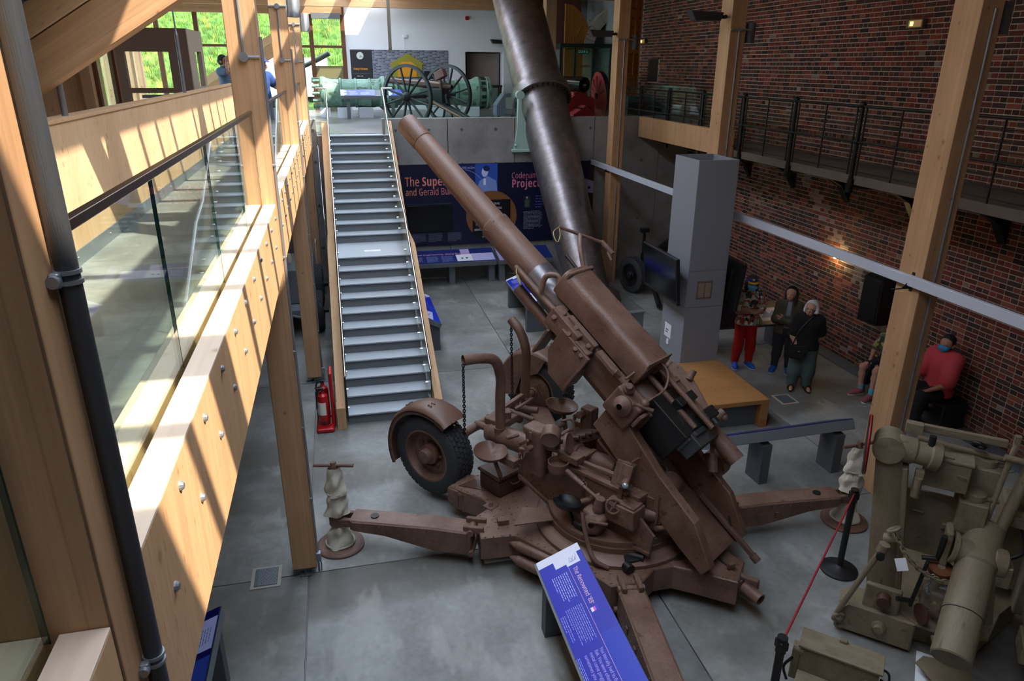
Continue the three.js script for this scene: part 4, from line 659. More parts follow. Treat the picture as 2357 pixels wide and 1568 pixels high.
// ---------- big steel tube ----------
{
  const t = thing('supergun_tube', 'huge dark steel gun tube of two flanged sections leaning up past the concrete wall', 'gun tube');
  const a = V(5.131, 0.465, -14.3), d = V(-0.0266, 0.7241, -0.6892).normalize(), P = (k) => a.clone().addScaledVector(d, k);
  const uvl = (o, s) => { const g = o.geometry, p = g.attributes.position, u = g.attributes.uv, v = new THREE.Vector3(), e1 = d.clone().cross(V(1, 0, 0)).normalize(), e2 = d.clone().cross(e1); for (let i = 0; i < p.count; i++) { v.fromBufferAttribute(p, i).sub(a); u.setXY(i, Math.atan2(v.dot(e1), v.dot(e2)) / (2 * PI) * 4, v.dot(d) * s); } return o; };
  uvl(obj('lower_section', la([[0.38, 0.02], [0.44, 0], [0.45, 0.12], [0.6, 5.6], [0.6, 5.66]], P(-0.5), P(9), 56), mat.steelpipe, t), 1);
  uvl(obj('upper_section', la([[0.62, 0], [0.62, 2.0], [0.622, 2.01], [0.622, 4.9]], P(5.4), P(9), 56), mat.steelpipe, t), 1);
  obj('base_flange', [la([[0.38, -0.02], [0.63, -0.02], [0.64, 0], [0.64, 0.14], [0.62, 0.16], [0.46, 0.17]], P(-0.5), P(9), 48)], mat.steelpipe, t);
  obj('bore', la([[0.3, 0.001], [0.3, 0.6], [0, 0.6]], P(-0.53), P(9), 32), mat.black, t);
  const e1 = V(1, 0, 0).addScaledVector(d, -d.x).normalize(), e2 = d.clone().cross(e1), at = (k, r, q) => P(k).addScaledVector(e1, r * Math.cos(q)).addScaledVector(e2, r * Math.sin(q));
  obj('joint_flange', la([[0.58, 0], [0.72, 0], [0.74, 0.015], [0.74, 0.26], [0.72, 0.28], [0.62, 0.3]], P(5.1), P(9), 56), mat.steelpipe, t);
  for (let i = 0; i < 32; i++) { const q = i / 32 * 2 * PI; obj('flange_bolt', cy(at(5.06, 0.66, q), at(5.1, 0.66, q), 0.026, 0.026, 6), mat.gunsteel, t); }
  obj('bolt_holes', Array.from({ length: 28 }, (_, i) => cy(at(-0.53, 0.54, i / 28 * 2 * PI), at(-0.515, 0.54, i / 28 * 2 * PI), 0.026, 0.026, 8)), mat.black, t).userData.kind = 'stuff';
  const s = thing('tube_cradle', 'pale green steel cradle stand holding the big tube at the upper floor edge', 'stand', [4.25, 3.1, -17.35]);
  const mint = std({ color: 0x9fbdb6, roughness: 0.5 });
  obj('stand', ex([[-0.1, 0], [0.75, 0], [0.7, 0.3], [0.3, 0.35], [0.1, 0.9], [0.08, 1.3], [0.0, 1.3], [-0.02, 0.5]], 0.12, 0.01), mint, s); obj('foot', rb(0.9, 0.06, 0.3, 0.3, -0.02, 0.05), mint, s); obj('clamp', [cy([0.05, 1.25, 0], [0.05, 1.25, 0.14], 0.1), sp(0.04, -0.06, 0.1, 0.12)], mint, s);
}
// ---------- print helpers ----------
const BLUE = '#1226b0';
// reading panel: drawn with the far (title) end on the left
function panelArt(title, quote) {
  return (k, w, h) => {
    k.fillStyle = BLUE; k.fillRect(0, 0, w, h);
    k.fillStyle = '#1a4fd0'; k.globalAlpha = 0.35; k.fillRect(w * 0.45, 0, w * 0.55, h * 0.4); k.globalAlpha = 1;
    k.fillStyle = '#dfe3f4'; k.fillRect(0, 0, w * 0.045, h); k.fillRect(0, h * 0.22, w * 0.085, h * 0.44); k.fillRect(0, h * 0.12, w * 0.1, h * 0.3);
    k.strokeStyle = '#8c97c8'; k.lineWidth = 3; for (let i = 0; i < 9; i++) { k.beginPath(); k.moveTo(w * 0.05 + (i * 37) % 50, h * (0.16 + 0.02 * i)); k.lineTo(w * 0.085, h * (0.2 + 0.018 * ((i * 5) % 9))); k.stroke(); }
    k.fillStyle = '#f2b8cf'; k.fillRect(w * 0.1, h * 0.4, w * 0.9, h * 0.008);
    k.font = Math.round(h * 0.13) + 'px sans-serif'; k.fillStyle = '#f6c9cf'; k.fillText(title, w * 0.115, h * 0.33);
    const tw = k.measureText(title).width; k.fillStyle = '#2a3ad0'; k.fillRect(w * 0.125 + tw, h * 0.22, w * 0.02, h * 0.13); k.fillStyle = '#e05ad0'; k.fillRect(w * 0.128 + tw, h * 0.265, w * 0.02, h * 0.05); k.fillStyle = '#f2f2fa'; k.fillRect(w * 0.128 + tw, h * 0.31, w * 0.02, h * 0.05);
    lines(k, w * 0.12, h * 0.48, w * 0.14, 8, h * 0.045, h * 0.014, '#c9d2ff'); lines(k, w * 0.29, h * 0.48, w * 0.17, 9, h * 0.04, h * 0.012, '#a9b6f6'); lines(k, w * 0.31, h * 0.86, w * 0.13, 3, h * 0.04, h * 0.012, '#a9b6f6');
    if (quote) { k.font = Math.round(h * 0.082) + 'px sans-serif'; k.fillStyle = '#c8b8f4'; quote.forEach((s, i) => k.fillText(s, w * 0.5, h * (0.52 + 0.1 * i))); lines(k, w * 0.5, h * 0.91, w * 0.3, 3, h * 0.03, h * 0.011, '#a9b6f6'); }
    else { k.fillStyle = '#cfd6f2'; k.beginPath(); k.moveTo(w * 0.7, h * 0.3); k.lineTo(w * 0.99, h * 0.45); k.lineTo(w * 0.97, h * 0.98); k.lineTo(w * 0.72, h * 0.9); k.fill(); k.fillStyle = '#27308c'; for (const [x, y] of [[0.78, 0.5], [0.86, 0.62], [0.9, 0.82]]) { k.beginPath(); k.ellipse(w * x, h * y, w * 0.015, h * 0.06, 0.3, 0, 7); k.fill(); } }
  };
}
// slanted reading rail: runs along its local z, reader's side at -x
function readingRail(name, label, x0, x1, z0, z1, y0, y1, art, legs, group) {
  const t = thing(name, label, 'information panel', [(x0 + x1) / 2, 0, (z0 + z1) / 2], 0, group);
  const w = Math.hypot(x1 - x0, y1 - y0), L = z1 - z0, a = Math.atan2(y1 - y0, x1 - x0), ym = (y0 + y1) / 2;
  obj('tray', [X(new RoundedBoxGeometry(w, 0.09, L, 1, 0.004), 0, 0, a, 0, ym - 0.055, 0)], mat.grey, t);
  const g = new THREE.BoxGeometry(w - 0.012, 0.01, L - 0.012), p = g.attributes.position, u = g.attributes.uv;
  for (let i = 0; i < p.count; i++) u.setXY(i, (p.getZ(i) + L / 2) / L, (p.getX(i) + w / 2) / w);
  const pnl = obj('printed_panel', X(g, 0, 0, a, -0.005 * Math.sin(a), ym - 0.006, 0), print(1536, Math.round(1536 * w / L), art), t);
  obj('panel_edge', [X(new THREE.BoxGeometry(w - 0.004, 0.006, L - 0.004), 0, 0, a, 0, ym - 0.012, 0)], mat.glassedge, t);
  for (const f of legs) obj('leg', ex([[-(x1 - x0) / 2 + 0.02, 0], [(x1 - x0) / 2 - 0.02, 0], [(x1 - x0) / 2 - 0.02, y1 - 0.1], [-(x1 - x0) / 2 + 0.02, y0 - 0.09]], 0.13, 0.003).translate(0, 0, -L / 2 + f * L - 0.065), mat.greyd, t);
  return t;
}
readingRail('reading_panel', 'bright blue reading panel headed The Renowned 88 in front of the brown gun', 1.52, 1.93, -5.32, -2.9, 0.62, 0.8, panelArt("The Renowned '88'", ['You literally had to fly through a wall of', 'flak. You were often getting chunks of', 'metal come pinging into the aircraft. And', 'sometimes you could smell the cordite.']), [0.1, 0.62]);
readingRail('reading_panel', 'blue reading panel beside the foot of the big steel tube', 3.4, 3.79, -14.8, -12.92, 0.58, 0.74, panelArt('', null), [0.1, 0.93], 'small blue reading panels');
readingRail('reading_panel', 'dark blue reading panel half hidden behind the timber stair stringer', 1.3, 1.62, -14.1, -12.36, 0.72, 0.55, panelArt('', null), [0.1, 0.93], 'small blue reading panels');
readingRail('reading_panel', 'dark blue reading panel partly hidden below the gallery edge beam', -1.68, -1.24, -5.22, -3.4, 0.58, 0.76, (k, w, h) => { k.fillStyle = '#0c1060'; k.fillRect(0, 0, w, h); k.fillStyle = '#b9c0f0'; k.fillRect(w * 0.06, h * 0.02, w * 0.2, h * 0.7); k.fillStyle = '#2d47a8'; k.fillRect(w * 0.3, h * 0.02, w * 0.22, h * 0.75); k.fillStyle = '#6a68c8'; k.beginPath(); k.moveTo(w * 0.2, h * 0.55); k.lineTo(w * 0.6, h * 0.1); k.lineTo(w * 0.7, h * 0.5); k.lineTo(w * 0.5, h * 0.9); k.fill(); lines(k, w * 0.12, h * 0.1, w * 0.1, 10, h * 0.05, h * 0.014, '#50589c'); lines(k, w * 0.52, h * 0.2, w * 0.05, 10, h * 0.05, h * 0.014, '#d0d4ff'); }, [0.06, 0.6]);
{ // grey rail seen from behind, right of the gun
  const t = thing('reading_panel', 'long grey reading rail on two broad legs seen from behind, right of the gun', 'information panel', [5.18, 0, -7.12]);
  obj('tray', rb(2.16, 0.13, 0.34, 0, 0.6, 0, 0.006, -0.5, 0.03, 0), mat.grey, t); obj('printed_panel', rb(2.14, 0.01, 0.33, 0, 0.664, -0.034, 0.003, -0.5, 0.03, 0), std({ color: 0x27306e, roughness: 0.3 }), t);
  for (const x of [-0.2, 0.88]) { const l = obj('leg', rb(0.13, 0.56, 0.3, x, 0.28, 0.03 - x * 0.03, 0.004, 0, 0.05, 0), mat.greyd, t); }
}
{ // wall mural of the supergun display
  const t = thing('display_board', 'dark blue wall board titled The Supergun and Gerald Bull behind the gun barrel', 'display board', [3.74, 1.82, -17.27]);
  const art = (k, w, h) => {
    const X_ = (m) => (m - 1.25) / 4.98 * w, Y_ = (m) => (2.8 - m) / 1.96 * h;
    k.fillStyle = '#0b1030'; k.fillRect(0, 0, w, h);
    k.fillStyle = '#2f55b4'; k.fillRect(X_(2.62), 0, X_(3.75) - X_(2.62), Y_(2.08)); k.fillStyle = '#12205c'; k.fillRect(X_(2.62), 0, X_(3.2) - X_(2.62), Y_(2.08));
    k.strokeStyle = '#b9c8f4'; k.lineWidth = 3; for (const r of [0.42, 0.62]) { k.beginPath(); k.arc(X_(2.85), Y_(2.05), r * w / 4.98, -1.4, -0.2); k.stroke(); }
    k.font = 'italic 30px serif'; k.fillStyle = '#c2cef4'; k.fillText('200 miles', X_(2.86), Y_(2.68));
    // seated figure in a suit
    k.fillStyle = '#7d97d8'; k.beginPath(); k.moveTo(X_(3.2), Y_(2.08)); k.lineTo(X_(3.3), Y_(2.38)); k.lineTo(X_(3.5), Y_(2.5)); k.lineTo(X_(3.72), Y_(2.38)); k.lineTo(X_(3.75), Y_(2.08)); k.fill(); k.fillStyle = '#c8d4f2'; k.beginPath(); k.ellipse(X_(3.44), Y_(2.6), w * 0.016, h * 0.062, 0.15, 0, 7); k.fill(); k.fillStyle = '#16245c'; k.beginPath(); k.ellipse(X_(3.48), Y_(2.68), w * 0.017, h * 0.035, 0.2, 0, 7); k.fill(); k.fillStyle = '#dfe6fa'; k.fillRect(X_(3.4), Y_(2.44), w * 0.012, h * 0.08);
    k.fillStyle = '#a9b9e4'; k.fillRect(X_(2.9), Y_(2.12), X_(3.26) - X_(2.9), h * 0.05);
    const gr = k.createLinearGradient(X_(1.48), 0, X_(2.9), 0); gr.addColorStop(0, '#e98a62'); gr.addColorStop(1, '#e07a96'); k.fillStyle = gr;
    k.font = 'bold ' + Math.round(h * 0.15) + 'px sans-serif'; k.font = Math.round(h * 0.15) + 'px sans-serif'; k.save(); k.translate(X_(1.5), Y_(2.3)); k.scale(0.72, 1); k.fillText('The ', 0, 0); const tw = k.measureText('The ').width; k.font = 'bold ' + Math.round(h * 0.15) + 'px sans-serif'; k.fillText('Supergun', tw, 0); k.restore();
    k.font = Math.round(h * 0.115) + 'px sans-serif'; k.save(); k.translate(X_(1.5), Y_(2.08)); k.scale(0.72, 1); k.fillText('and Gerald Bull', 0, 0); k.restore();
    const g2 = k.createLinearGradient(X_(4.1), 0, X_(4.8), 0); g2.addColorStop(0, '#e07a96'); g2.addColorStop(1, '#e98a62'); k.fillStyle = g2;
    k.font = Math.round(h * 0.1) + 'px sans-serif'; k.save(); k.translate(X_(4.1), Y_(2.42)); k.scale(0.78, 1); k.fillText('Codename', 0, 0); k.restore(); k.font = 'bold ' + Math.round(h * 0.14) + 'px sans-serif'; k.save(); k.translate(X_(4.1), Y_(2.2)); k.scale(0.78, 1); k.fillText('Project', 0, 0); k.restore();
    // round wooden crate stencil
    k.fillStyle = '#8a5a30'; k.beginPath(); k.ellipse(X_(3.6), Y_(1.52), 0.64 * w / 4.98, 0.62 * h / 1.96, 0, 0, 7); k.fill(); k.strokeStyle = '#5f3a1c'; k.lineWidth = 2; k.save(); k.clip(); for (let i = 0; i < 60; i++) { k.beginPath(); k.moveTo(X_(2.96) + i * 9, 0); k.lineTo(X_(2.96) + i * 9 + (i * 7) % 5, h); k.stroke(); } k.fillStyle = '#0b0c10'; k.fillRect(X_(3.12), Y_(1.92), X_(4.08) - X_(3.12), h * 0.6); k.restore();
    k.fillStyle = '#d9dde2'; k.font = 'bold 26px monospace'; [['REPUBLIC OF IRAQ', 3.2, 1.8], ['MIN. FOR INDUSTRIES', 3.14, 1.69], ['AND MINERALS', 3.3, 1.6], ['PC-2 PROJECT', 3.3, 1.5], ['BAGHDAD', 3.2, 1.39], ['P.O. BOX', 3.2, 1.28], ['GROSS WT.', 3.16, 1.16], ['O/NO.', 3.36, 0.98]].forEach(([s, x, y]) => k.fillText(s, X_(x), Y_(y)));
    k.fillStyle = '#050508'; k.fillRect(X_(1.5), Y_(1.86), X_(2.6) - X_(1.5), Y_(1.22) - Y_(1.86)); k.fillStyle = '#3d5a72'; k.fillRect(X_(1.45), Y_(1.87), X_(2.6) - X_(1.45), 4); k.fillRect(X_(1.45), Y_(1.2), X_(2.5) - X_(1.45), 4);
    for (const x of [1.62, 2.02, 2.5]) lines(k, X_(x), Y_(1.14), 0.36 * w / 4.98, 9, h * 0.013, 3, '#8e93a6');
    k.fillStyle = '#1c2a2a'; k.fillRect(X_(4.42), Y_(1.98), w * 0.036, h * 0.15); k.fillStyle = '#b9b0a4'; k.beginPath(); k.ellipse(X_(4.5), Y_(1.94), 8, 12, 0, 0, 7); k.fill(); k.fillStyle = '#43544c'; k.fillRect(X_(4.45), Y_(1.89), w * 0.022, h * 0.09);
    lines(k, X_(4.42), Y_(1.6), 0.5 * w / 4.98, 14, h * 0.017, 4, '#a2a6b6'); lines(k, X_(4.72), Y_(1.98), 0.3 * w / 4.98, 5, h * 0.035, 6, '#6a70c0');
    k.fillStyle = '#a79cc8'; k.beginPath(); k.moveTo(X_(5.9), Y_(2.4)); k.lineTo(w, Y_(2.3)); k.lineTo(w, Y_(2.0)); k.lineTo(X_(6), Y_(2.02)); k.fill(); k.fillStyle = '#14162a'; k.beginPath(); k.ellipse(X_(6.12), Y_(2.14), 14, 16, 0, 0, 7); k.fill();
  };
  const p = obj('printed_board', new THREE.BoxGeometry(4.98, 1.96, 0.03), mat.black, t);
  const f = obj('print_face', new THREE.PlaneGeometry(4.97, 1.95).translate(0, 0, 0.0165), print(2048, 806, art, { roughness: 0.4 }), t);
  obj('monitor', rbb(-2.2, -1.12, -0.62, 0.02, 0.016, 0.05), std({ color: 0x0b0c0e, roughness: 0.25 }), t);
}
{ // long sloping display shelf under the board
  [[1.3, 3.58, 'blue sloping display shelf on grey legs under the wall board, stair side', 1], [3.64, 5.0, 'shorter blue sloping display shelf on grey legs beside the big tube', 0]].forEach(([x0, x1, lab, pic]) => {
    const w = x1 - x0, t = thing('display_shelf', lab, 'information panel', [(x0 + x1) / 2, 0, -16.86], 0, 'display shelves under the board');
    obj('tray', rb(w, 0.11, 0.72, 0, 0.6, 0, 0.005, 0.22, 0, 0), mat.grey, t);
    obj('printed_panel', X(new THREE.PlaneGeometry(w - 0.02, 0.7).rotateX(-PI / 2), 0.22, 0, 0, 0, 0.659, 0.013), print(1024, Math.round(1024 * 0.7 / w), (k, a, b) => { k.fillStyle = '#1c2c6e'; k.fillRect(0, 0, a, b); k.fillStyle = '#b6a8dc'; if (pic) { k.fillRect(a * 0.64, b * 0.02, a * 0.1, b * 0.4); k.fillStyle = '#e4e4ee'; k.fillRect(a * 0.58, b * 0.42, a * 0.17, b * 0.5); k.fillStyle = '#2a2a33'; for (const x of [0.64, 0.69]) { k.beginPath(); k.arc(a * x, b * 0.7, 14, 0, 7); k.fill(); } k.fillStyle = '#b9b2e0'; k.fillRect(a * 0.75, b * 0.38, a * 0.24, b * 0.55); k.fillStyle = '#e58a94'; k.font = 'bold ' + Math.round(b * 0.12) + 'px sans-serif'; k.fillText('Precision Engineering, Sharp Practice?', a * 0.06, b * 0.38); } else { k.fillStyle = '#a79cd8'; k.fillRect(0, 0, a * 0.14, b); } for (const x of [0.1, 0.26, 0.42]) lines(k, a * x, b * 0.5, a * 0.13, 8, b * 0.055, 4, '#a7b0d8'); }), t);
    for (const x of [-w / 2 + 0.1, w / 2 - 0.1, ...(w > 2 ? [0.06] : [])]) obj('leg', rb(0.15, 0.56, 0.4, x, 0.28, -0.02, 0.004), mat.grey, t);
  });
}
// ---------- grey column with screens and timber bench ----------
{
  const t = thing('display_column', 'tall grey square column with an open top between the gun and the visitors', 'column', [5.55, 0, -10.3]);
  const g = std({ color: 0x82858d, roughness: 0.55 });
  for (const [x0, x1, z0, z1] of [[-0.33, -0.31, -0.4, 0.4], [0.31, 0.33, -0.4, 0.4], [-0.31, 0.31, -0.4, -0.38], [-0.31, 0.31, 0.38, 0.4]]) for (const [a, b] of [[0, 1.395], [1.4, 1.995], [2.0, 3.7]]) obj('cladding_panel', rbb(x0, x1, a, b, z0, z1, 0.003), g, t);
  const v = sub('vent_grille', t, [0.0, 1.68, 0.402]); obj('grille_frame', rb(0.27, 0.3, 0.01, -0.03, 0, 0, 0.003), std({ color: 0x6a5d54, roughness: 0.5 }), v);
  for (const x of [-0.09, 0.03]) for (let i = 0; i < 13; i++) obj('slat', rb(0.1, 0.009, 0.006, x, -0.11 + i * 0.018, 0.008, 0.002), std({ color: 0xb8a08c, roughness: 0.4 }), v);
  obj('notice', rb(0.006, 0.24, 0.24, -0.334, 0.83, -0.13, 0.001), mat.white, t); obj('notice_print', X(new THREE.PlaneGeometry(0.22, 0.22).rotateY(-PI / 2), 0, 0, 0, -0.338, 0.83, -0.13), print(128, 128, (k, w, h) => { k.fillStyle = '#eceef2'; k.fillRect(0, 0, w, h); lines(k, 22, 52, 84, 2, 24, 12, '#50545c'); }), t); obj('socket', rb(0.02, 0.09, 0.07, -0.335, 0.64, -0.1, 0.004), mat.white, t);
  const tv = (lab, x, y, z, ry, rz, back) => { const s = thing('television', lab, 'television', [x, y, z], ry, 'screens on the grey column'); s.rotation.order = 'YXZ'; s.rotation.x = rz; obj('bezel', rb(1.28, 0.76, 0.06, 0, 0, 0, 0.01), std({ color: 0x1a1b1d, roughness: 0.35 }), s); obj('screen', rb(1.22, 0.68, 0.006, 0, 0.015, 0.031, 0.002), std({ color: 0x08090b, roughness: 0.12 }), s); obj('rear_housing', rb(0.8, 0.5, 0.07, 0, 0, -0.05, 0.02), mat.black, s); obj('bracket', rb(0.2, 0.2, 0.12, 0, 0, -0.12, 0.01), mat.black, s); return s; };
  tv('black flat television on the left side of the grey column', 5.0, 1.86, -10.42, -PI / 2, 0.1); tv('black flat television on the right side of the grey column, seen edge on', 6.08, 1.72, -10.35, PI / 2 - 0.05, 0.12);
  const b = thing('timber_bench', 'ochre timber bench with grey plinth wrapped round the grey column', 'bench', [5.25, 0, -8.95]);
  const ply = std({ map: T.clt, color: 0xd8c4a4, roughness: 0.5 });
  obj('seat', rbb(-0.62, 0.65, 0.38, 0.45, -0.94, 0.62, 0.008), ply, b, 'x'); obj('end_leg', rbb(0.53, 0.65, 0.12, 0.38, 0.35, 0.62, 0.006), ply, b, 'y'); obj('end_foot', rbb(0.53, 0.65, 0, 0.115, 0.35, 0.62, 0.004), ply, b, 'y'); obj('plinth', rbb(-0.6, 0.53, 0, 0.38, -0.9, 0.5, 0.004), mat.greyd, b);
}
{ // low grey screen and info rail behind the visitors
  const t = thing('low_screen', 'low plain grey screen board behind the gun barrel base', 'screen', [4.86, 0, -11.7], 0.1); obj('board', rb(0.95, 0.72, 0.1, 0, 0.36, 0, 0.006), mat.grey, t); obj('top_cap', rb(0.97, 0.025, 0.12, 0, 0.73, 0, 0.004), mat.galv, t);
  const s = thing('reading_panel', 'dark navy reading panel with a mountain picture behind the standing visitors', 'information panel', [7.2, 0, -11.4], -0.04);
  obj('tray', rb(1.75, 0.1, 0.5, 0, 0.62, 0, 0.005, 0.75, 0, 0), mat.greyd, s); obj('printed_panel', X(new THREE.PlaneGeometry(1.74, 0.5).rotateX(-PI / 2), 0.75, 0, 0, 0, 0.66, 0.042), print(768, 220, (k, w, h) => { k.fillStyle = '#0e1034'; k.fillRect(0, 0, w, h); k.fillStyle = '#9aa0c0'; k.beginPath(); k.moveTo(w * 0.66, h * 0.3); k.lineTo(w * 0.88, h * 0.28); k.lineTo(w * 0.92, h * 0.8); k.lineTo(w * 0.7, h * 0.85); k.fill(); k.fillStyle = '#4a5896'; k.beginPath(); k.moveTo(w * 0.7, h * 0.7); k.lineTo(w * 0.76, h * 0.38); k.lineTo(w * 0.8, h * 0.55); k.lineTo(w * 0.85, h * 0.4); k.lineTo(w * 0.9, h * 0.72); k.fill(); lines(k, w * 0.12, h * 0.4, w * 0.14, 4, h * 0.06, 5, '#3a4a90'); lines(k, w * 0.12, h * 0.72, w * 0.16, 4, h * 0.06, 5, '#3a5aa0'); k.fillStyle = '#d07a5a'; k.fillRect(w * 0.12, h * 0.22, w * 0.03, h * 0.06); k.fillStyle = '#3f6ac0'; k.fillRect(w * 0.17, h * 0.2, w * 0.025, h * 0.08); }), s);
  for (const x of [-0.75, 0.7]) obj('leg', rb(0.12, 0.5, 0.3, x, 0.25, -0.05, 0.004), mat.greyd, s);
}
// ---------- small fittings ----------
{
  const t = thing('extinguisher_stand', 'red plastic double extinguisher stand beside the stairs', 'stand', [-0.47, 0, -9.85]);
  obj('base', [rb(0.26, 0.07, 0.6, 0, 0.035, 0, 0.03), cy([-0.01, 0.06, 0.14], [-0.01, 0.09, 0.14], 0.1), cy([-0.01, 0.06, -0.14], [-0.01, 0.09, -0.14], 0.1)], mat.red, t); obj('back_board', rb(0.05, 0.84, 0.3, 0.12, 0.45, 0, 0.02), mat.red, t);
  [[0.14, 'red water fire extinguisher with a paper label on the stand'], [-0.14, 'red fire extinguisher with a black horn on the stand']].forEach(([z, lab], i) => {
    const e = thing('fire_extinguisher', lab, 'extinguisher', [-0.48, 0.09, -9.85 + z]);
    obj('cylinder', la([[0, 0], [0.075, 0], [0.08, 0.01], [0.08, 0.4], [0.07, 0.45], [0.03, 0.48], [0.025, 0.52], [0, 0.52]], [0, 0, 0], [0, 1, 0], 28), mat.red, e); obj('label', new THREE.CylinderGeometry(0.0805, 0.0805, 0.2, 20, 1, true, -1.2, 1.7).translate(0, 0.26, 0), std({ color: 0xe8e4d8, roughness: 0.6, side: THREE.DoubleSide }), e); obj('skirt', cy([0, 0, 0], [0, 0.06, 0], 0.081), mat.black, e); obj('valve', [rb(0.05, 0.05, 0.05, 0, 0.54, 0), rb(0.12, 0.015, 0.025, -0.04, 0.58, 0, 0.004, 0, 0, 0.2), rb(0.1, 0.012, 0.02, -0.04, 0.55, 0, 0.004)], mat.black, e); obj('hose', i ? [cy([-0.09, 0.12, 0.02], [-0.09, 0.4, 0.02], 0.03, 0.02), tu([[-0.09, 0.4, 0.02], [-0.08, 0.52, 0.01], [0, 0.54, 0]], 0.01, 10, 6)] : tu([[0.02, 0.54, 0], [-0.06, 0.5, 0.06], [-0.09, 0.3, 0.06], [-0.085, 0.1, 0.04]], 0.009, 16, 6), mat.black, e);
  });
  for (const [x, z, lab, ry, big] of [[-1.06, -6.48, 'chequer plate floor hatch in the concrete below the gallery', 0, 1], [6.72, -9.1, 'small framed floor socket box near the standing visitors', 0, 0]]) {
    const h = thing('floor_hatch', lab, 'floor hatch', [x, 0, z], ry);
    obj('frame', [rb(0.3, 0.008, 0.34, 0, 0.004, 0, 0.002)], std({ color: big ? 0x9b968a : 0xb6a48e, roughness: 0.6 }), h); obj('cover', rb(0.23, 0.008, 0.28, 0.0, 0.008, 0, 0.002), mat.greyd, h);
    if (big) { const gg = []; for (let i = 0; i < 9; i++) for (let j = 0; j < 10; j++) gg.push(rb(0.022, 0.003, 0.006, -0.07 + i * 0.021, 0.0125, -0.12 + j * 0.026, 0.001, 0, (i + j) % 2 ? 0.8 : -0.8, 0)); obj('chequer_lugs', gg, mat.galv, h).userData.kind = 'stuff'; obj('flap', rb(0.03, 0.006, 0.27, -0.095, 0.012, 0, 0.002), mat.greyd, h); }
  }
  for (const [y, z, lab] of [[5.63, -10.1, 'lit emergency light on the brick wall between the posts'], [5.66, -20.5, 'lit exit light on the brick wall beside the bolted door']]) { const l = thing('emergency_light', lab, 'lamp', [8.7, y, z], 0, 'emergency lights on the brick wall'); obj('box', rb(0.08, 0.13, 0.34, 0, 0, 0, 0.01), std({ color: 0x55504a, roughness: 0.4 }), l); obj('lens', rb(0.02, 0.1, 0.26, -0.04, 0, 0.02, 0.006), std({ color: 0xb89a70, emissive: 0xffb44a, emissiveIntensity: 0.08, roughness: 0.3 }), l); obj('glow', rb(0.01, 0.06, 0.06, -0.053, 0, -0.04, 0.01), std({ color: 0xffe080, emissive: 0xffe070, emissiveIntensity: 3 }), l); }
  { const l = thing('spot_bulb', 'tiny bright spotlight bulb on the lower brick wall', 'lamp', [8.66, 1.78, -10.95]); obj('cap', cy([0.02, 0, 0], [0.09, 0.02, 0], 0.035), mat.black, l); obj('bulb', sp(0.026, 0, 0, 0), std({ color: 0xfff0c8, emissive: 0xffe6a0, emissiveIntensity: 12 }), l); const p = new THREE.PointLight(0xffd890, 0.5, 4); p.position.set(-0.06, 0, 0); p.castShadow = true; l.add(p); }
  { const s = thing('loudspeaker', 'black wall loudspeaker half hidden behind the right-hand timber post', 'loudspeaker', [8.5, 1.05, -9.5], 0.1); obj('cabinet', ex([[-0.22, 0.02], [-0.1, 0], [0.18, 0], [0.18, 0.82], [-0.1, 0.82], [-0.22, 0.78]], 0.4, 0.015).translate(0, 0, -0.2), mat.black, s); obj('grille', rb(0.01, 0.66, 0.34, -0.225, 0.4, 0, 0.004), std({ color: 0x0c0d0e, roughness: 0.9 }), s); obj('wall_bracket', rb(0.12, 0.1, 0.1, 0.2, 0.45, 0, 0.01), mat.black, s); }
  { const s = thing('fire_beacon', 'small red alarm beacon on the concrete wall beside the stairs', 'alarm', [1.33, 2.98, -17.28]); obj('base', cy([0, 0, 0], [0, 0, 0.04], 0.05), mat.red, s); obj('lens', la([[0.045, 0], [0.045, 0.04], [0.03, 0.06], [0, 0.065]], [0, 0, 0.04], [0, 0, 1]), mat.red, s); }
  // rope barrier
  const base = [[4.86, -5.25, 'black rope barrier post beside the tan gun', 1], [2.98, -3.62, 'black rope barrier post in front of the tan box', 0]];
  const pts = base.map(([x, z, lab]) => { const s = thing('barrier_post', lab, 'barrier post', [x, 0, z], 0, 'barrier posts'); obj('foot', la([[0.19, 0], [0.19, 0.02], [0.16, 0.035], [0.04, 0.06], [0.03, 0.07]], [0, 0, 0], [0, 1, 0], 32), mat.black, s); obj('pole', cy([0, 0.05, 0], [0, 0.9, 0], 0.032), mat.black, s); obj('head', [cy([0, 0.86, 0], [0, 1.0, 0], 0.04), rb(0.07, 0.08, 0.09, 0, 0.93, 0, 0.01)], mat.black, s); return V(x, 0.95, z); });
  const r = obj('barrier_strap', (() => { const a = pts[0], b = pts[1], d = b.clone().sub(a), L = d.length(); return X(new THREE.BoxGeometry(0.012, 0.03, L - 0.08), 0, Math.atan2(d.x, d.z), 0, (a.x + b.x) / 2, 0.94, (a.z + b.z) / 2); })(), std({ color: 0x9c1524, roughness: 0.7 })); tag(r, 'thin red strap stretched between the two black barrier posts', 'strap');
  const rod = thing('loose_rod', 'short brown steel rod end sticking up beside the blue panel', 'rod', [2.32, 0, -3.72]); obj('rod', cy([0, 0.42, 0], [0.16, 0.3, 0.35], 0.022), mat.brown, rod); obj('stand', cy([0.1, 0, 0.22], [0.1, 0.36, 0.22], 0.02), mat.brown, rod);
}
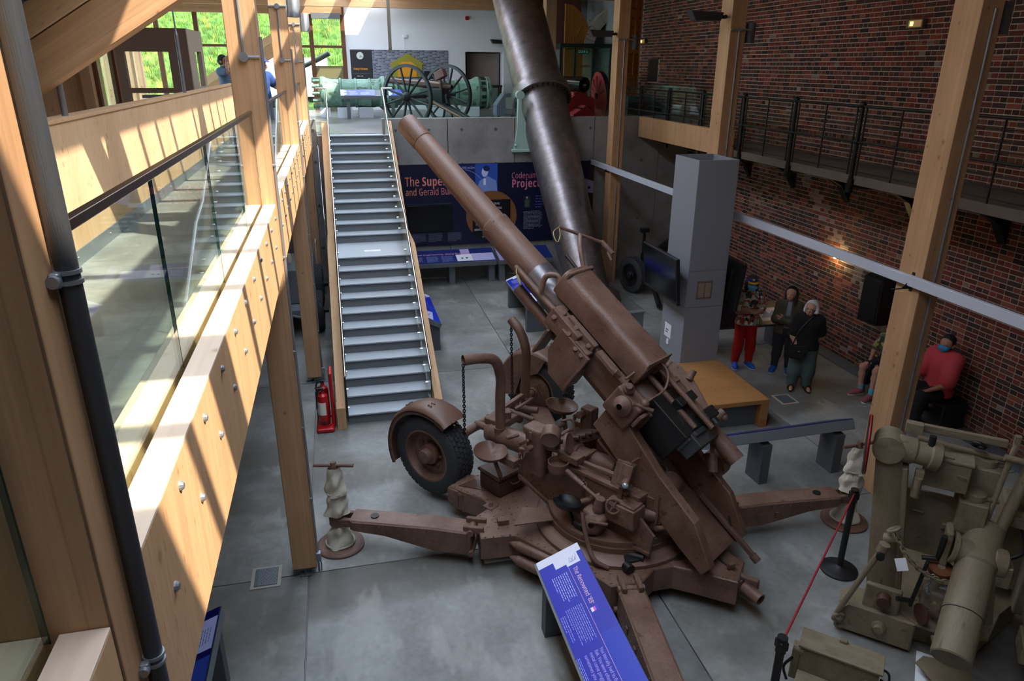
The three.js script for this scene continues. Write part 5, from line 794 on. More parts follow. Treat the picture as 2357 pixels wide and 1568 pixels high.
{ // dark field gun in the far corner, partly behind the column
  const t = thing('field_gun', 'black field gun with rubber tyres in the far corner behind the column', 'gun', [6.9, 0, -14.6]);
  roadWheel(t, [-0.35, 0.42, -0.55], V(-0.95, 0, 0.3), 0.42, 0.2, mat.black, 30); roadWheel(t, [0.95, 0.42, -0.9], V(0.95, 0, -0.3), 0.42, 0.2, mat.black, 30);
  obj('axle', cy([-0.3, 0.45, -0.55], [0.9, 0.45, -0.9], 0.06), mat.black, t); obj('carriage', [rb(0.6, 0.3, 0.8, 0.3, 0.7, -0.6, 0.04), rb(0.3, 0.5, 0.3, 0.1, 0.8, -0.4, 0.03), rb(0.5, 0.06, 0.08, -0.1, 0.95, -0.2, 0.01, 0, 0.5, 0)], mat.iron, t); obj('barrel', la([[0.11, 0], [0.1, 0.8], [0.075, 0.9], [0.07, 1.9], [0.1, 1.95], [0.1, 2.15], [0.05, 2.15]], [0.3, 1.0, -0.5], [1.1, 2.75, 1.2]), mat.iron, t); obj('trail', [cy([0.1, 0.5, -0.7], [-0.3, 0.1, 0.9], 0.06), cy([0.5, 0.5, -0.8], [0.7, 0.1, 0.8], 0.06)], mat.iron, t); obj('shield_arm', [rb(0.06, 0.5, 0.06, -0.15, 1.2, -0.5), rb(0.2, 0.1, 0.12, -0.15, 1.48, -0.5)], mat.iron, t);
}
{ // grey trailer under the gallery
  const t = thing('gun_trailer', 'grey trailer with rubber wheels standing under the gallery behind the posts', 'trailer', [-1.0, 0, -14.6]);
  const g = std({ color: 0x6f757c, roughness: 0.6 });
  obj('body', [rbb(-0.5, 0.35, 0.55, 1.25, -0.9, 0.5, 0.03), rbb(-0.5, 0.38, 0.42, 0.55, -1, 0.9, 0.01)], g, t); obj('plate', rb(0.02, 0.5, 0.42, 0.4, 1.25, -0.9, 0.01), std({ color: 0xb9bdc2, roughness: 0.5 }), t); obj('lamp', la([[0, 0], [0.06, 0.01], [0.07, 0.1], [0.05, 0.18], [0, 0.19]], [-0.1, 1.35, 0.3], [-0.1, 2, 0.3]), std({ color: 0xcfc4ae, roughness: 0.5 }), t);
  roadWheel(t, [0.42, 0.4, 0.55], V(1, 0, 0), 0.4, 0.16, mat.black, 30); roadWheel(t, [0.42, 0.62, -0.6], V(1, 0, 0), 0.42, 0.16, mat.black, 30); obj('axle', [cy([-0.6, 0.4, 0.55], [0.6, 0.4, 0.55], 0.04), cy([-0.6, 0.62, -0.6], [0.6, 0.62, -0.6], 0.05)], mat.iron, t); obj('stay', [cy([0.3, 0.5, 0.8], [0.3, 0.45, 1.3], 0.03), cy([-0.4, 0.5, 0.8], [0.3, 0.4, 1.1], 0.025)], g, t);
  roadWheel(t, [-0.6, 0.4, 0.55], V(-1, 0, 0), 0.4, 0.16, mat.black, 24);
}
// ---------- upper floor exhibits ----------
{
  const Z = -23.4, Y = 4.19;
  const t = thing('bronze_cannon', 'huge green bronze cannon in two halves lying on white blocks', 'cannon', [0, 0, Z]);
  const ring = (x, s) => Array.from({ length: 12 }, (_, i) => { const a = i / 12 * 2 * PI; return cy([x, Y + 0.4 * Math.cos(a), 0.4 * Math.sin(a)], [x + s * 0.22, Y + 0.4 * Math.cos(a), 0.4 * Math.sin(a)], 0.045, 0.045, 8); });
  obj('chase', la([[0.3, 0], [0.47, 0.02], [0.49, 0.1], [0.44, 0.2], [0.4, 0.34], [0.4, 0.55], [0.43, 0.57], [0.43, 0.62], [0.4, 0.64], [0.4, 1.0], [0.42, 1.02], [0.42, 1.06], [0.4, 1.08], [0.4, 1.42], [0.42, 1.44], [0.42, 1.48], [0.4, 1.5], [0.4, 1.72], [0.48, 1.8], [0.49, 1.9], [0.3, 1.92]], [-0.35, Y, 0], [2, Y, 0], 40), mat.bronze, t);
  obj('muzzle_lugs', ring(-0.36, -1), mat.bronze, t).userData.kind = 'stuff'; obj('joint_lugs', ring(1.57, 1), mat.bronze, t).userData.kind = 'stuff';
  obj('chamber', la([[0.3, 0], [0.44, 0.02], [0.44, 0.1], [0.36, 0.14], [0.36, 1.9], [0.39, 1.92], [0.39, 1.98], [0.37, 2.0], [0.39, 2.4], [0.47, 2.55], [0.48, 2.62], [0.46, 2.64], [0.46, 2.86], [0.48, 2.88], [0.48, 2.98], [0.3, 3.0]], [1.82, Y, 0], [4, Y, 0], 40), mat.bronze, t);
  obj('breech_slots', Array.from({ length: 14 }, (_, i) => { const a = i / 14 * 2 * PI; return X(new THREE.BoxGeometry(0.14, 0.03, 0.1), 0, 0, 0, 0, 0.462, 0).applyMatrix4(new THREE.Matrix4().makeRotationX(a)).translate(4.57, Y, 0); }), mat.black, t).userData.kind = 'stuff';
  obj('bands', [[0.1], [1.2]].map(([x]) => Array.from({ length: 8 }, (_, i) => { const a = i / 8 * 2 * PI; return X(new THREE.TorusGeometry(0.06, 0.012, 5, 10, PI), 0, 0, 0, 0, 0, 0.402).applyMatrix4(new THREE.Matrix4().makeRotationX(a)).translate(x, Y, 0); })), mat.bronze, t).userData.kind = 'stuff';
  [[0.32, 0.42], [0.95, 0.42], [-0.25, 0.3], [3.1, 0.5], [4.2, 0.5]].forEach(([x, w], i) => { const b = obj('support_block', rbb(x - w / 2, x + w / 2, U, 3.79, Z - 0.35, Z + (i < 2 ? 0.5 : 0.3), 0.006), std({ color: 0xc6ccd6, roughness: 0.8 })); tag(b, ['white support block under the cannon left of the lectern leg', 'white support block under the cannon right of the lectern leg', 'white support block under the cannon muzzle beside the posts', 'white support block under the cannon behind the spoked wheels', 'white support block under the slotted cannon breech'][i], 'block', 'white blocks under the cannon'); });
}
function spokedWheel(parent, c, out, R, n = 12, m = mat.iron, felloe = 0.07) {
  const h = sub('wheel', parent, c); h.quaternion.setFromUnitVectors(V(0, 1, 0), A3(out).clone().normalize());
  obj('rim', la([[R - felloe, -0.04], [R - 0.01, -0.045], [R, -0.04], [R, 0.04], [R - 0.01, 0.045], [R - felloe, 0.04], [R - felloe, -0.04]], [0, 0, 0], [0, 1, 0], 56), m, h);
  for (let i = 0; i < n; i++) { const a = i / n * 2 * PI, d = [Math.cos(a), 0, Math.sin(a)]; obj('spoke', cy([d[0] * 0.1, 0, d[2] * 0.1], [d[0] * (R - felloe * 0.6), 0, d[2] * (R - felloe * 0.6)], 0.034, 0.024, 8), m, h); }
  obj('hub', la([[0, -0.16], [0.06, -0.16], [0.09, -0.1], [0.12, -0.05], [0.12, 0.05], [0.09, 0.1], [0.06, 0.18], [0.03, 0.2], [0, 0.2]], [0, 0, 0], [0, 1, 0], 20), m, h);
  return h;
}
{ // horse-drawn field gun on two big spoked wheels
  const t = thing('field_gun', 'black horse-drawn field gun with two tall spoked wheels above the concrete wall', 'gun'), m = std({ color: 0x20282c, roughness: 0.45, metalness: 0.2 });
  const a = V(1.78, 4.26, -18.6), b = V(2.95, 4.26, -19.78), n = a.clone().sub(b).normalize(), f = V(n.z, 0, -n.x).negate(); if (f.x > 0) f.negate();
  spokedWheel(t, a, n, 0.76, 12, m); spokedWheel(t, b, n, 0.76, 12, m);
  const mid = a.clone().lerp(b, 0.5), P = (k, y) => mid.clone().addScaledVector(f, k).setY(y);
  obj('axle', cy(a.clone().addScaledVector(n, -0.1), b.clone().addScaledVector(n, 0.1), 0.05), m, t);
  obj('barrel', la([[0.05, -0.2], [0.08, -0.12], [0.1, 0], [0.11, 0.5], [0.09, 0.7], [0.065, 1.75], [0.075, 1.8], [0.07, 1.85], [0.04, 1.85]], P(-0.55, 4.5), P(1.4, 4.62), 24), std({ color: 0x4a3830, roughness: 0.4, metalness: 0.4 }), t);
  obj('trail', [cy(P(-0.1, 4.2).addScaledVector(n, 0.16), P(-1.7, 3.56).addScaledVector(n, 0.08), 0.045), cy(P(-0.1, 4.2).addScaledVector(n, -0.16), P(-1.7, 3.56).addScaledVector(n, -0.08), 0.045), cy(P(-0.6, 4.0), P(-1.7, 3.58), 0.05)], m, t);
  obj('carriage', [X(new RoundedBoxGeometry(0.3, 0.34, 0.7, 1, 0.02), 0, Math.atan2(f.x, f.z), 0, ...P(-0.2, 4.28).toArray())], m, t); obj('sight_box', [X(new RoundedBoxGeometry(0.16, 0.2, 0.3, 1, 0.02), 0.4, Math.atan2(f.x, f.z), 0, ...P(-0.5, 4.78).addScaledVector(n, 0.12).toArray()), cy(P(-0.5, 4.4).addScaledVector(n, 0.12), P(-0.5, 4.7).addScaledVector(n, 0.12), 0.03)], std({ color: 0x5a3a34, roughness: 0.4 }), t);
  obj('elevating_screw', [cy(P(-0.6, 4.1), P(-0.45, 4.5), 0.04), cy(P(-0.7, 4.3).addScaledVector(n, 0.2), P(-0.7, 4.3).addScaledVector(n, -0.2), 0.03)], m, t); obj('rammer_staff', cy(P(-0.3, 4.14).addScaledVector(n, 0.26), P(-1.6, 3.62).addScaledVector(n, 0.2), 0.022), std({ color: 0x8c6a4a, roughness: 0.6 }), t);
}
{ // red garrison carriage with a black gun
  const t = thing('garrison_gun', 'black gun on a red wooden carriage with a red wheel by the glass lobby', 'gun', [6.7, U, -20.2]), r = std({ color: 0xa8343a, roughness: 0.55 });
  obj('carriage', [ex([[-0.4, 0.1], [0.62, 0.1], [0.62, 0.45], [0.3, 0.7], [-0.2, 0.76], [-0.4, 0.6]], 0.16, 0.01).translate(0, 0, -0.3), ex([[-0.4, 0.1], [0.62, 0.1], [0.62, 0.45], [0.3, 0.7], [-0.2, 0.76], [-0.4, 0.6]], 0.16, 0.01).translate(0, 0, 0.2), rb(0.4, 0.2, 0.5, 0, 0.72, 0, 0.01)], r, t);
  obj('quoin_block', ex([[-0.34, 0.02], [0.3, 0.02], [0.34, 0.22], [0.02, 0.5], [-0.34, 0.26]], 0.5, 0.012).translate(-0.05, 0, 0.35), r, t); obj('strap', [rb(0.06, 0.02, 0.52, -0.16, 0.42, 0.6, 0.004, 0, 0, 0.6), rb(0.06, 0.02, 0.52, 0.1, 0.44, 0.6, 0.004, 0, 0, -0.7)], mat.black, t);
  obj('barrel', la([[0, -0.28], [0.06, -0.26], [0.1, -0.16], [0.2, -0.1], [0.21, 0.1], [0.17, 0.6], [0.13, 1.6], [0.16, 1.64], [0.16, 1.75], [0.08, 1.76]], [0.05, 1.02, 0.2], [-0.5, 1.1, -1.2], 28), std({ color: 0x16181a, roughness: 0.25, metalness: 0.3 }), t);
  const h = sub('wheel', t, [0.72, 0.72, -0.1]); h.rotation.z = -PI / 2 + 0.1; obj('rim', la([[0.5, -0.05], [0.64, -0.06], [0.65, 0.06], [0.5, 0.05]], [0, 0, 0], [0, 1, 0], 44), mat.black, h); obj('disc', la([[0.64, -0.062], [0.5, -0.08], [0.12, -0.12], [0, -0.12]], [0, 0, 0], [0, 1, 0], 44), r, h); for (let i = 0; i < 10; i++) { const q = i / 10 * 2 * PI; obj('spoke', X(rb(0.42, 0.05, 0.06, 0.32, -0.09, 0), 0, q, 0), r, h); } obj('hub', cy([0, -0.16, 0], [0, 0.2, 0], 0.08), mat.black, h);
}
{ // glazed entrance lobby
  const t = thing('glass_lobby', 'dark framed glass entrance lobby under the stone arch', 'lobby', [8.0, U, -23.6]), f = std({ color: 0x1f3430, roughness: 0.35, metalness: 0.3 });
  obj('roof', rbb(-0.85, 0.95, 2.05, 2.17, -1.2, 0.08, 0.01), f, t); for (const x of [-0.8, -0.32, 0.3, 0.9]) obj('mullion', rbb(x - 0.035, x + 0.035, 0, 2.06, -0.04, 0.04), f, t); for (const [a, b] of [[-0.8, -0.32], [-0.32, 0.3], [0.3, 0.9]]) { obj('glass_pane', bb(a + 0.04, b - 0.04, 0.05, 2.02, -0.006, 0.006), mat.glass, t); obj('rail', rbb(a, b, 0, 0.06, -0.04, 0.04), f, t); for (const y of [1.1, 0.5]) obj('dots', [0, 1, 2, 3].map((i) => cy([a + 0.1 + i * (b - a - 0.2) / 3, y, 0.006], [a + 0.1 + i * (b - a - 0.2) / 3, y, 0.009], 0.02, 0.02, 10)), mat.white, t).userData.kind = 'stuff'; }
  obj('side_glass', bb(-0.81, -0.79, 0.05, 2.04, -1.2, -0.04), mat.glass, t); obj('side_glass', bb(0.89, 0.91, 0.05, 2.04, -1.2, -0.04), mat.glass, t);
  const e = obj('exit_sign', rb(0.36, 0.13, 0.02, -0.06, 1.93, 0.05, 0.003), mat.glassedge, t); obj('sign_print', new THREE.PlaneGeometry(0.35, 0.12).translate(-0.06, 1.93, 0.062), print(256, 88, (k, w, h) => { k.fillStyle = '#0d6b52'; k.fillRect(0, 0, w, h); k.fillStyle = '#dff6ee'; k.fillRect(14, 18, 44, 52); k.fillStyle = '#0d6b52'; k.fillRect(22, 26, 28, 36); k.fillStyle = '#dff6ee'; k.beginPath(); k.arc(100, 24, 9, 0, 7); k.fill(); k.fillRect(92, 34, 14, 26); k.fillRect(84, 56, 10, 18); k.fillRect(104, 56, 10, 18); k.beginPath(); k.arc(156, 44, 22, 0, 7); k.fill(); k.fillStyle = '#0d6b52'; k.beginPath(); k.arc(156, 44, 10, 0, 7); k.fill(); k.fillStyle = '#dff6ee'; k.fillRect(216, 16, 12, 56); k.beginPath(); k.moveTo(200, 50); k.lineTo(244, 50); k.lineTo(222, 76); k.fill(); }), t); obj('notice', rb(0.16, 0.28, 0.004, 0.1, 1.0, 0.012, 0.001), std({ color: 0x7f9fc8, roughness: 0.5 }), t);
  // stone arch with timber door leaf behind the lobby
  const A = sgroup('door_1', [0, 0, 0]), stone = std({ color: 0xb4ab9e, roughness: 0.85 });
  const arch = (R, r) => { const s = []; for (let i = 0; i <= 16; i++) { const a = i / 16 * PI; s.push([R * Math.cos(a), 1.75 + R * Math.sin(a)]); } const q = []; for (let i = 16; i >= 0; i--) { const a = i / 16 * PI; q.push([r * Math.cos(a), 1.75 + r * Math.sin(a)]); } return [[R, 0], ...s, [-R, 0], [-r, 0], ...q, [r, 0]]; };
  for (let i = 0; i < 11; i++) { const a0 = i / 11 * PI, a1 = (i + 0.97) / 11 * PI; obj('arch_stone', ex([...lin(a0, a1, 5).map((a) => [1.5 * Math.cos(a), 1.5 * Math.sin(a)]), ...lin(a1, a0, 5).map((a) => [1.15 * Math.cos(a), 1.15 * Math.sin(a)])], 0.3, 0.01).translate(9.9, U + 1.95, -25.2), stone, A); }
  for (const x of [8.4, 11.05]) for (let k = 0; k < 4; k++) obj('jamb_stone', rbb(x, x + 0.35, U + k * 0.49, U + k * 0.49 + 0.48, -25.2, -24.9, 0.01), stone, A);
  obj('inner_vault', [ex(arch(1.18, 1.12), 1.4).translate(9.9, U + 0.2, -26.6)], std({ color: 0xe0dcd2, roughness: 0.9 }), A);
  const D = thing('timber_door', 'arched studded timber door leaf standing open beside the stone arch', 'door', [8.15, U, -25.0]), w = std({ map: T.pale, color: 0xd8a868, roughness: 0.6 });
  const leaf = [[-0.42, 0], [0.55, 0], [0.55, 2.1], [0.5, 2.5], [0.34, 2.9], [0.1, 3.2], [-0.14, 3.38], [-0.42, 3.42]];
  obj('leaf', ex(leaf, 0.08, 0.008), w, D, 'y'); for (let i = 0; i < 5; i++) obj('ledge', rb(0.9, 0.05, 0.03, 0.05, 0.5 + i * 0.5, 0.09, 0.006), w, D); obj('brace', [rb(0.04, 0.5, 0.03, 0.05, 2.55, 0.09, 0.006, 0, 0, -0.5), rb(0.04, 0.4, 0.03, -0.1, 2.2, 0.09, 0.006)], w, D); const st = []; for (let i = 0; i < 4; i++) for (let j = 0; j < 14; j++) st.push([-0.34 + i * 0.26, 0.2 + j * 0.21, 0.08]); obj('studs', bolts(st, [0, 0, 1], 0.016, 0.012), mat.iron, D).userData.kind = 'stuff';
  const D2 = thing('timber_door', 'tall studded timber door leaf folded against the brick wall end', 'door', [8.62, U, -21.1]); obj('leaf', rbb(-0.3, 0.2, 0, 3.9, -0.05, 0.05, 0.01), w, D2, 'y'); for (const y of [0.3, 1.2, 2.1, 3.0]) { obj('ledge', [rb(0.3, 0.06, 0.05, -0.06, y, 0.06, 0.02), rb(0.06, 0.6, 0.05, -0.16, y + 0.35, 0.06, 0.02), rb(0.06, 0.6, 0.05, 0.04, y + 0.35, 0.06, 0.02)], w, D2); } const s2 = []; for (let j = 0; j < 16; j++) for (const x of [-0.24, -0.06, 0.14]) s2.push([x, 0.15 + j * 0.24, 0.05]); obj('studs', bolts(s2, [0, 0, 1], 0.02, 0.015), mat.iron, D2).userData.kind = 'stuff'; obj('edge_strip', rbb(0.2, 0.3, 0, 3.9, -0.06, 0.08), mat.glulam, D2, 'y');
  struct('wall_arch', [bb(6.9, 8.4, U, 7.4, -25.6, -25.3), bb(8.4, 11, 7.1, 7.4, -25.6, -25.3)], std({ color: 0x6b4238, roughness: 0.9, bumpMap: T.fine, bumpScale: 0.01 }), 'y');
  const P = thing('timber_post', 'timber post behind the big tube beside the glass lobby', 'post'); obj('shaft', rbb(6.2, 6.52, U, 7.38, -22.2, -21.85, 0.01), mat.glulam, P, 'y'); obj('conduit', cy([6.36, U, -21.83], [6.36, 5.4, -21.83], 0.014, 0.014, 8), mat.galv, P);
  const W = sgroup('window_3'); obj('frame', [bb(6.62, 6.7, 5.6, 7.4, -24.6, -24.5), bb(7.0, 7.1, 5.6, 7.4, -24.6, -24.5), bb(6.62, 7.1, 5.5, 5.62, -24.6, -24.5)], w, W); obj('glass_pane', bb(6.7, 7.0, 5.6, 7.4, -24.56, -24.55), std({ color: 0x33414a, roughness: 0.1 }), W);
}
{ // lecterns, case, wall graphics
  const up = (lab, x, z, w, art, ry = 0) => { const t = thing('lectern', lab, 'information panel', [x, U, z], ry); obj('tray', rb(w, 0.1, 0.34, 0, 0.68, 0, 0.006, 0.5, 0, 0), mat.grey, t); obj('printed_panel', X(new THREE.PlaneGeometry(w * 0.84, 0.32).rotateX(-PI / 2), 0.5, 0, 0, -w * 0.07, 0.735, 0.03), print(512, 160, art), t); obj('leg', rb(0.1, 0.62, 0.12, -w * 0.32, 0.31, -0.04, 0.004), mat.greyd, t); return t; };
  const art = (k, w, h) => { k.fillStyle = '#2f46c8'; k.fillRect(0, 0, w, h); k.fillStyle = '#e6e9fb'; k.fillRect(0, 0, w * 0.1, h); k.fillRect(0, h * 0.15, w * 0.17, h * 0.22); k.fillRect(0, h * 0.6, w * 0.17, h * 0.22); lines(k, w * 0.24, h * 0.24, w * 0.4, 1, 10, 12, '#c9a8e8'); lines(k, w * 0.26, h * 0.46, w * 0.26, 6, h * 0.075, 6, '#8f9cf0'); lines(k, w * 0.58, h * 0.46, w * 0.26, 6, h * 0.075, 6, '#8f9cf0'); };
  up('blue information lectern in front of the green cannon at the stairs head', 0.8, -22.5, 1.16, art); up('blue information lectern half hidden behind the spoked wheel', 1.95, -22.5, 0.7, art);
  const c = thing('grey_table', 'grey angular display table by the white doorway', 'table', [5.0, U, -22.0]); obj('top', ex([[-0.3, 0.1], [0.35, 0.1], [0.35, 0.72], [-0.06, 0.72], [-0.3, 0.4]], 0.5, 0.01, [[[-0.02, 0], [0.3, 0], [0.3, 0.5], [-0.02, 0.5]].map(([x, y]) => [x, y + 0.12])]).translate(0, 0, -0.25), std({ color: 0x5d6a78, roughness: 0.6 }), c); obj('feet', [rb(0.08, 0.1, 0.5, -0.24, 0.05, 0), rb(0.08, 0.1, 0.5, 0.3, 0.05, 0)], mat.greyd, c);
  const g = thing('display_case', 'dark teal angular display case beside the brick wall', 'display case', [8.05, U, -18.9]); const teal = std({ color: 0x3c5560, roughness: 0.5 }); obj('frame', [ex([[-0.45, 0], [-0.38, 0], [-0.38, 0.6], [0.12, 0.6], [0.12, 0], [0.2, 0], [0.2, 0.66], [0.56, 0.44], [0.56, 0], [0.62, 0], [0.62, 0.48], [0.18, 0.76], [-0.45, 0.76]], 0.5, 0.008).translate(0, 0, -0.25)], teal, g); obj('side_panel', [bb(0.2, 0.58, 0, 0.46, -0.2, -0.18), bb(-0.4, 0.14, 0, 0.62, -0.22, -0.2)], mat.greyd, g);
  const b = thing('waste_bin', 'black waste bin beside the white doorway', 'bin', [5.75, U, -26.6]); obj('body', la([[0.14, 0], [0.2, 0.75], [0.18, 0.75], [0, 0.7]], [0, 0, 0], [0, 1, 0], 4), mat.black, b); obj('lid', rb(0.36, 0.08, 0.36, 0, 0.8, 0, 0.02), mat.black, b);
  const ex_ = thing('fire_extinguisher', 'small red extinguisher by the grey table on the upper floor', 'extinguisher', [5.55, U, -22.6]); obj('cylinder', la([[0, 0], [0.08, 0], [0.08, 0.4], [0.05, 0.48], [0, 0.5]], [0, 0, 0], [0, 1, 0]), mat.red, ex_); obj('valve', rb(0.1, 0.06, 0.04, 0, 0.53, 0), mat.black, ex_);
  const ev = thing('events_board', "black board headed Today's Events with a clock on the white wall", 'notice board', [1.06, 4.68, -26.97]); obj('board', rb(0.74, 1.6, 0.03, 0, 0, 0, 0.004), std({ color: 0x2a2c30, roughness: 0.6 }), ev); obj('print_face', new THREE.PlaneGeometry(0.72, 1.58).translate(0, 0, 0.017), print(256, 560, (k, w, h) => { k.fillStyle = '#2b2d32'; k.fillRect(0, 0, w, h); k.fillStyle = '#e8963c'; k.font = 'bold 34px sans-serif'; k.save(); k.scale(0.72, 1); k.fillText("Today's Events", 34, 228); k.restore(); k.fillStyle = '#6a6c70'; k.fillRect(26, 268, 200, 3); lines(k, 66, 296, 130, 1, 8, 8, '#c9c9c9'); }), ev); obj('clock', [cy([-0.04, 0.6, 0.01], [-0.04, 0.6, 0.05], 0.12, 0.115, 28)], std({ color: 0xcfd2cc, roughness: 0.4 }), ev); obj('clock_hands', [rb(0.09, 0.012, 0.004, -0.0, 0.58, 0.054, 0.001, 0, 0, -0.5), rb(0.012, 0.07, 0.004, -0.04, 0.57, 0.054, 0.001)], mat.black, ev);
  const mu = thing('welcome_mural', 'wall graphic of grey stonework and a yellow gabled hut behind the field gun', 'mural', [2.75, 4.62, -26.98]); obj('board', rb(2.64, 1.72, 0.02, 0, 0, 0, 0.004), std({ color: 0x8e93a0, roughness: 0.7 }), mu); obj('print_face', new THREE.PlaneGeometry(2.62, 1.7).translate(0, 0, 0.012), print(768, 500, (k, w, h) => { k.fillStyle = '#a9b0c0'; k.fillRect(0, 0, w, h); for (let j = 0; j < 20; j++) for (let i = 0; i < 26; i++) { const s = ((i * 73 + j * 151) % 97) / 97; k.fillStyle = `rgb(${70 + s * 70},${72 + s * 70},${84 + s * 72})`; k.fillRect(i * 32 + (j % 2) * 14 - 10, j * 15, 30, 13); } k.fillStyle = '#a9b0c2'; k.fillRect(0, h * 0.55, w, h * 0.45); lines(k, 40, h * 0.62, 150, 5, 22, 8, '#5a6070'); lines(k, 210, h * 0.62, 130, 5, 22, 8, '#6a7080'); k.fillStyle = '#1b1c22'; k.fillRect(w * 0.68, h * 0.4, w * 0.2, h * 0.5); lines(k, w * 0.7, h * 0.55, w * 0.16, 8, 16, 6, '#b0b4c0'); }), mu);
  const yl = std({ color: 0xc99a26, roughness: 0.6 }); obj('hut_gable', ex([[-0.58, 0], [0.5, 0], [0.5, 0.4], [0.58, 0.42], [0, 0.78], [-0.66, 0.42], [-0.58, 0.4]], 0.03, 0.004).translate(-0.1, -0.02, 0.012), std({ color: 0x8e8a2c, roughness: 0.7 }), mu); obj('hut_arch', ex([[-0.36, 0], [0.3, 0], [0.3, 0.36], [0.12, 0.5], [-0.18, 0.5], [-0.36, 0.36]], 0.02).translate(-0.1, -0.02, 0.045), std({ color: 0xd9921c, roughness: 0.6 }), mu);
  const al = thing('fire_alarm', 'small red fire alarm box high on the white wall', 'alarm', [4.77, 6.53, -26.98]); obj('box', rb(0.12, 0.12, 0.06, 0, 0, 0.02, 0.01), mat.red, al); obj('back_box', rb(0.14, 0.14, 0.02, 0, 0, 0, 0.004), mat.white, al);
  const cb = thing('hanging_banner', 'narrow dark hanging strap in front of the white wall', 'strap', [1.8, 5.4, -24]); obj('strap', [rb(0.1, 1.9, 0.02, 0.04, 0.98, 0, 0.004), rb(0.1, 0.12, 0.02, 0.02, -0.0, 0, 0.004, 0, 0, -0.7)], std({ color: 0x6a6258, roughness: 0.6 }), cb);
  const sd = thing('smoke_detector', 'small white detector box on the white wall above the mural', 'detector', [2.6, 5.92, -26.97]); obj('box', rb(0.16, 0.1, 0.05, 0, 0, 0, 0.01), mat.white, sd); obj('cable', cy([-0.04, -0.05, 0], [-0.04, -0.5, 0], 0.006, 0.006, 6), mat.white, sd);
}
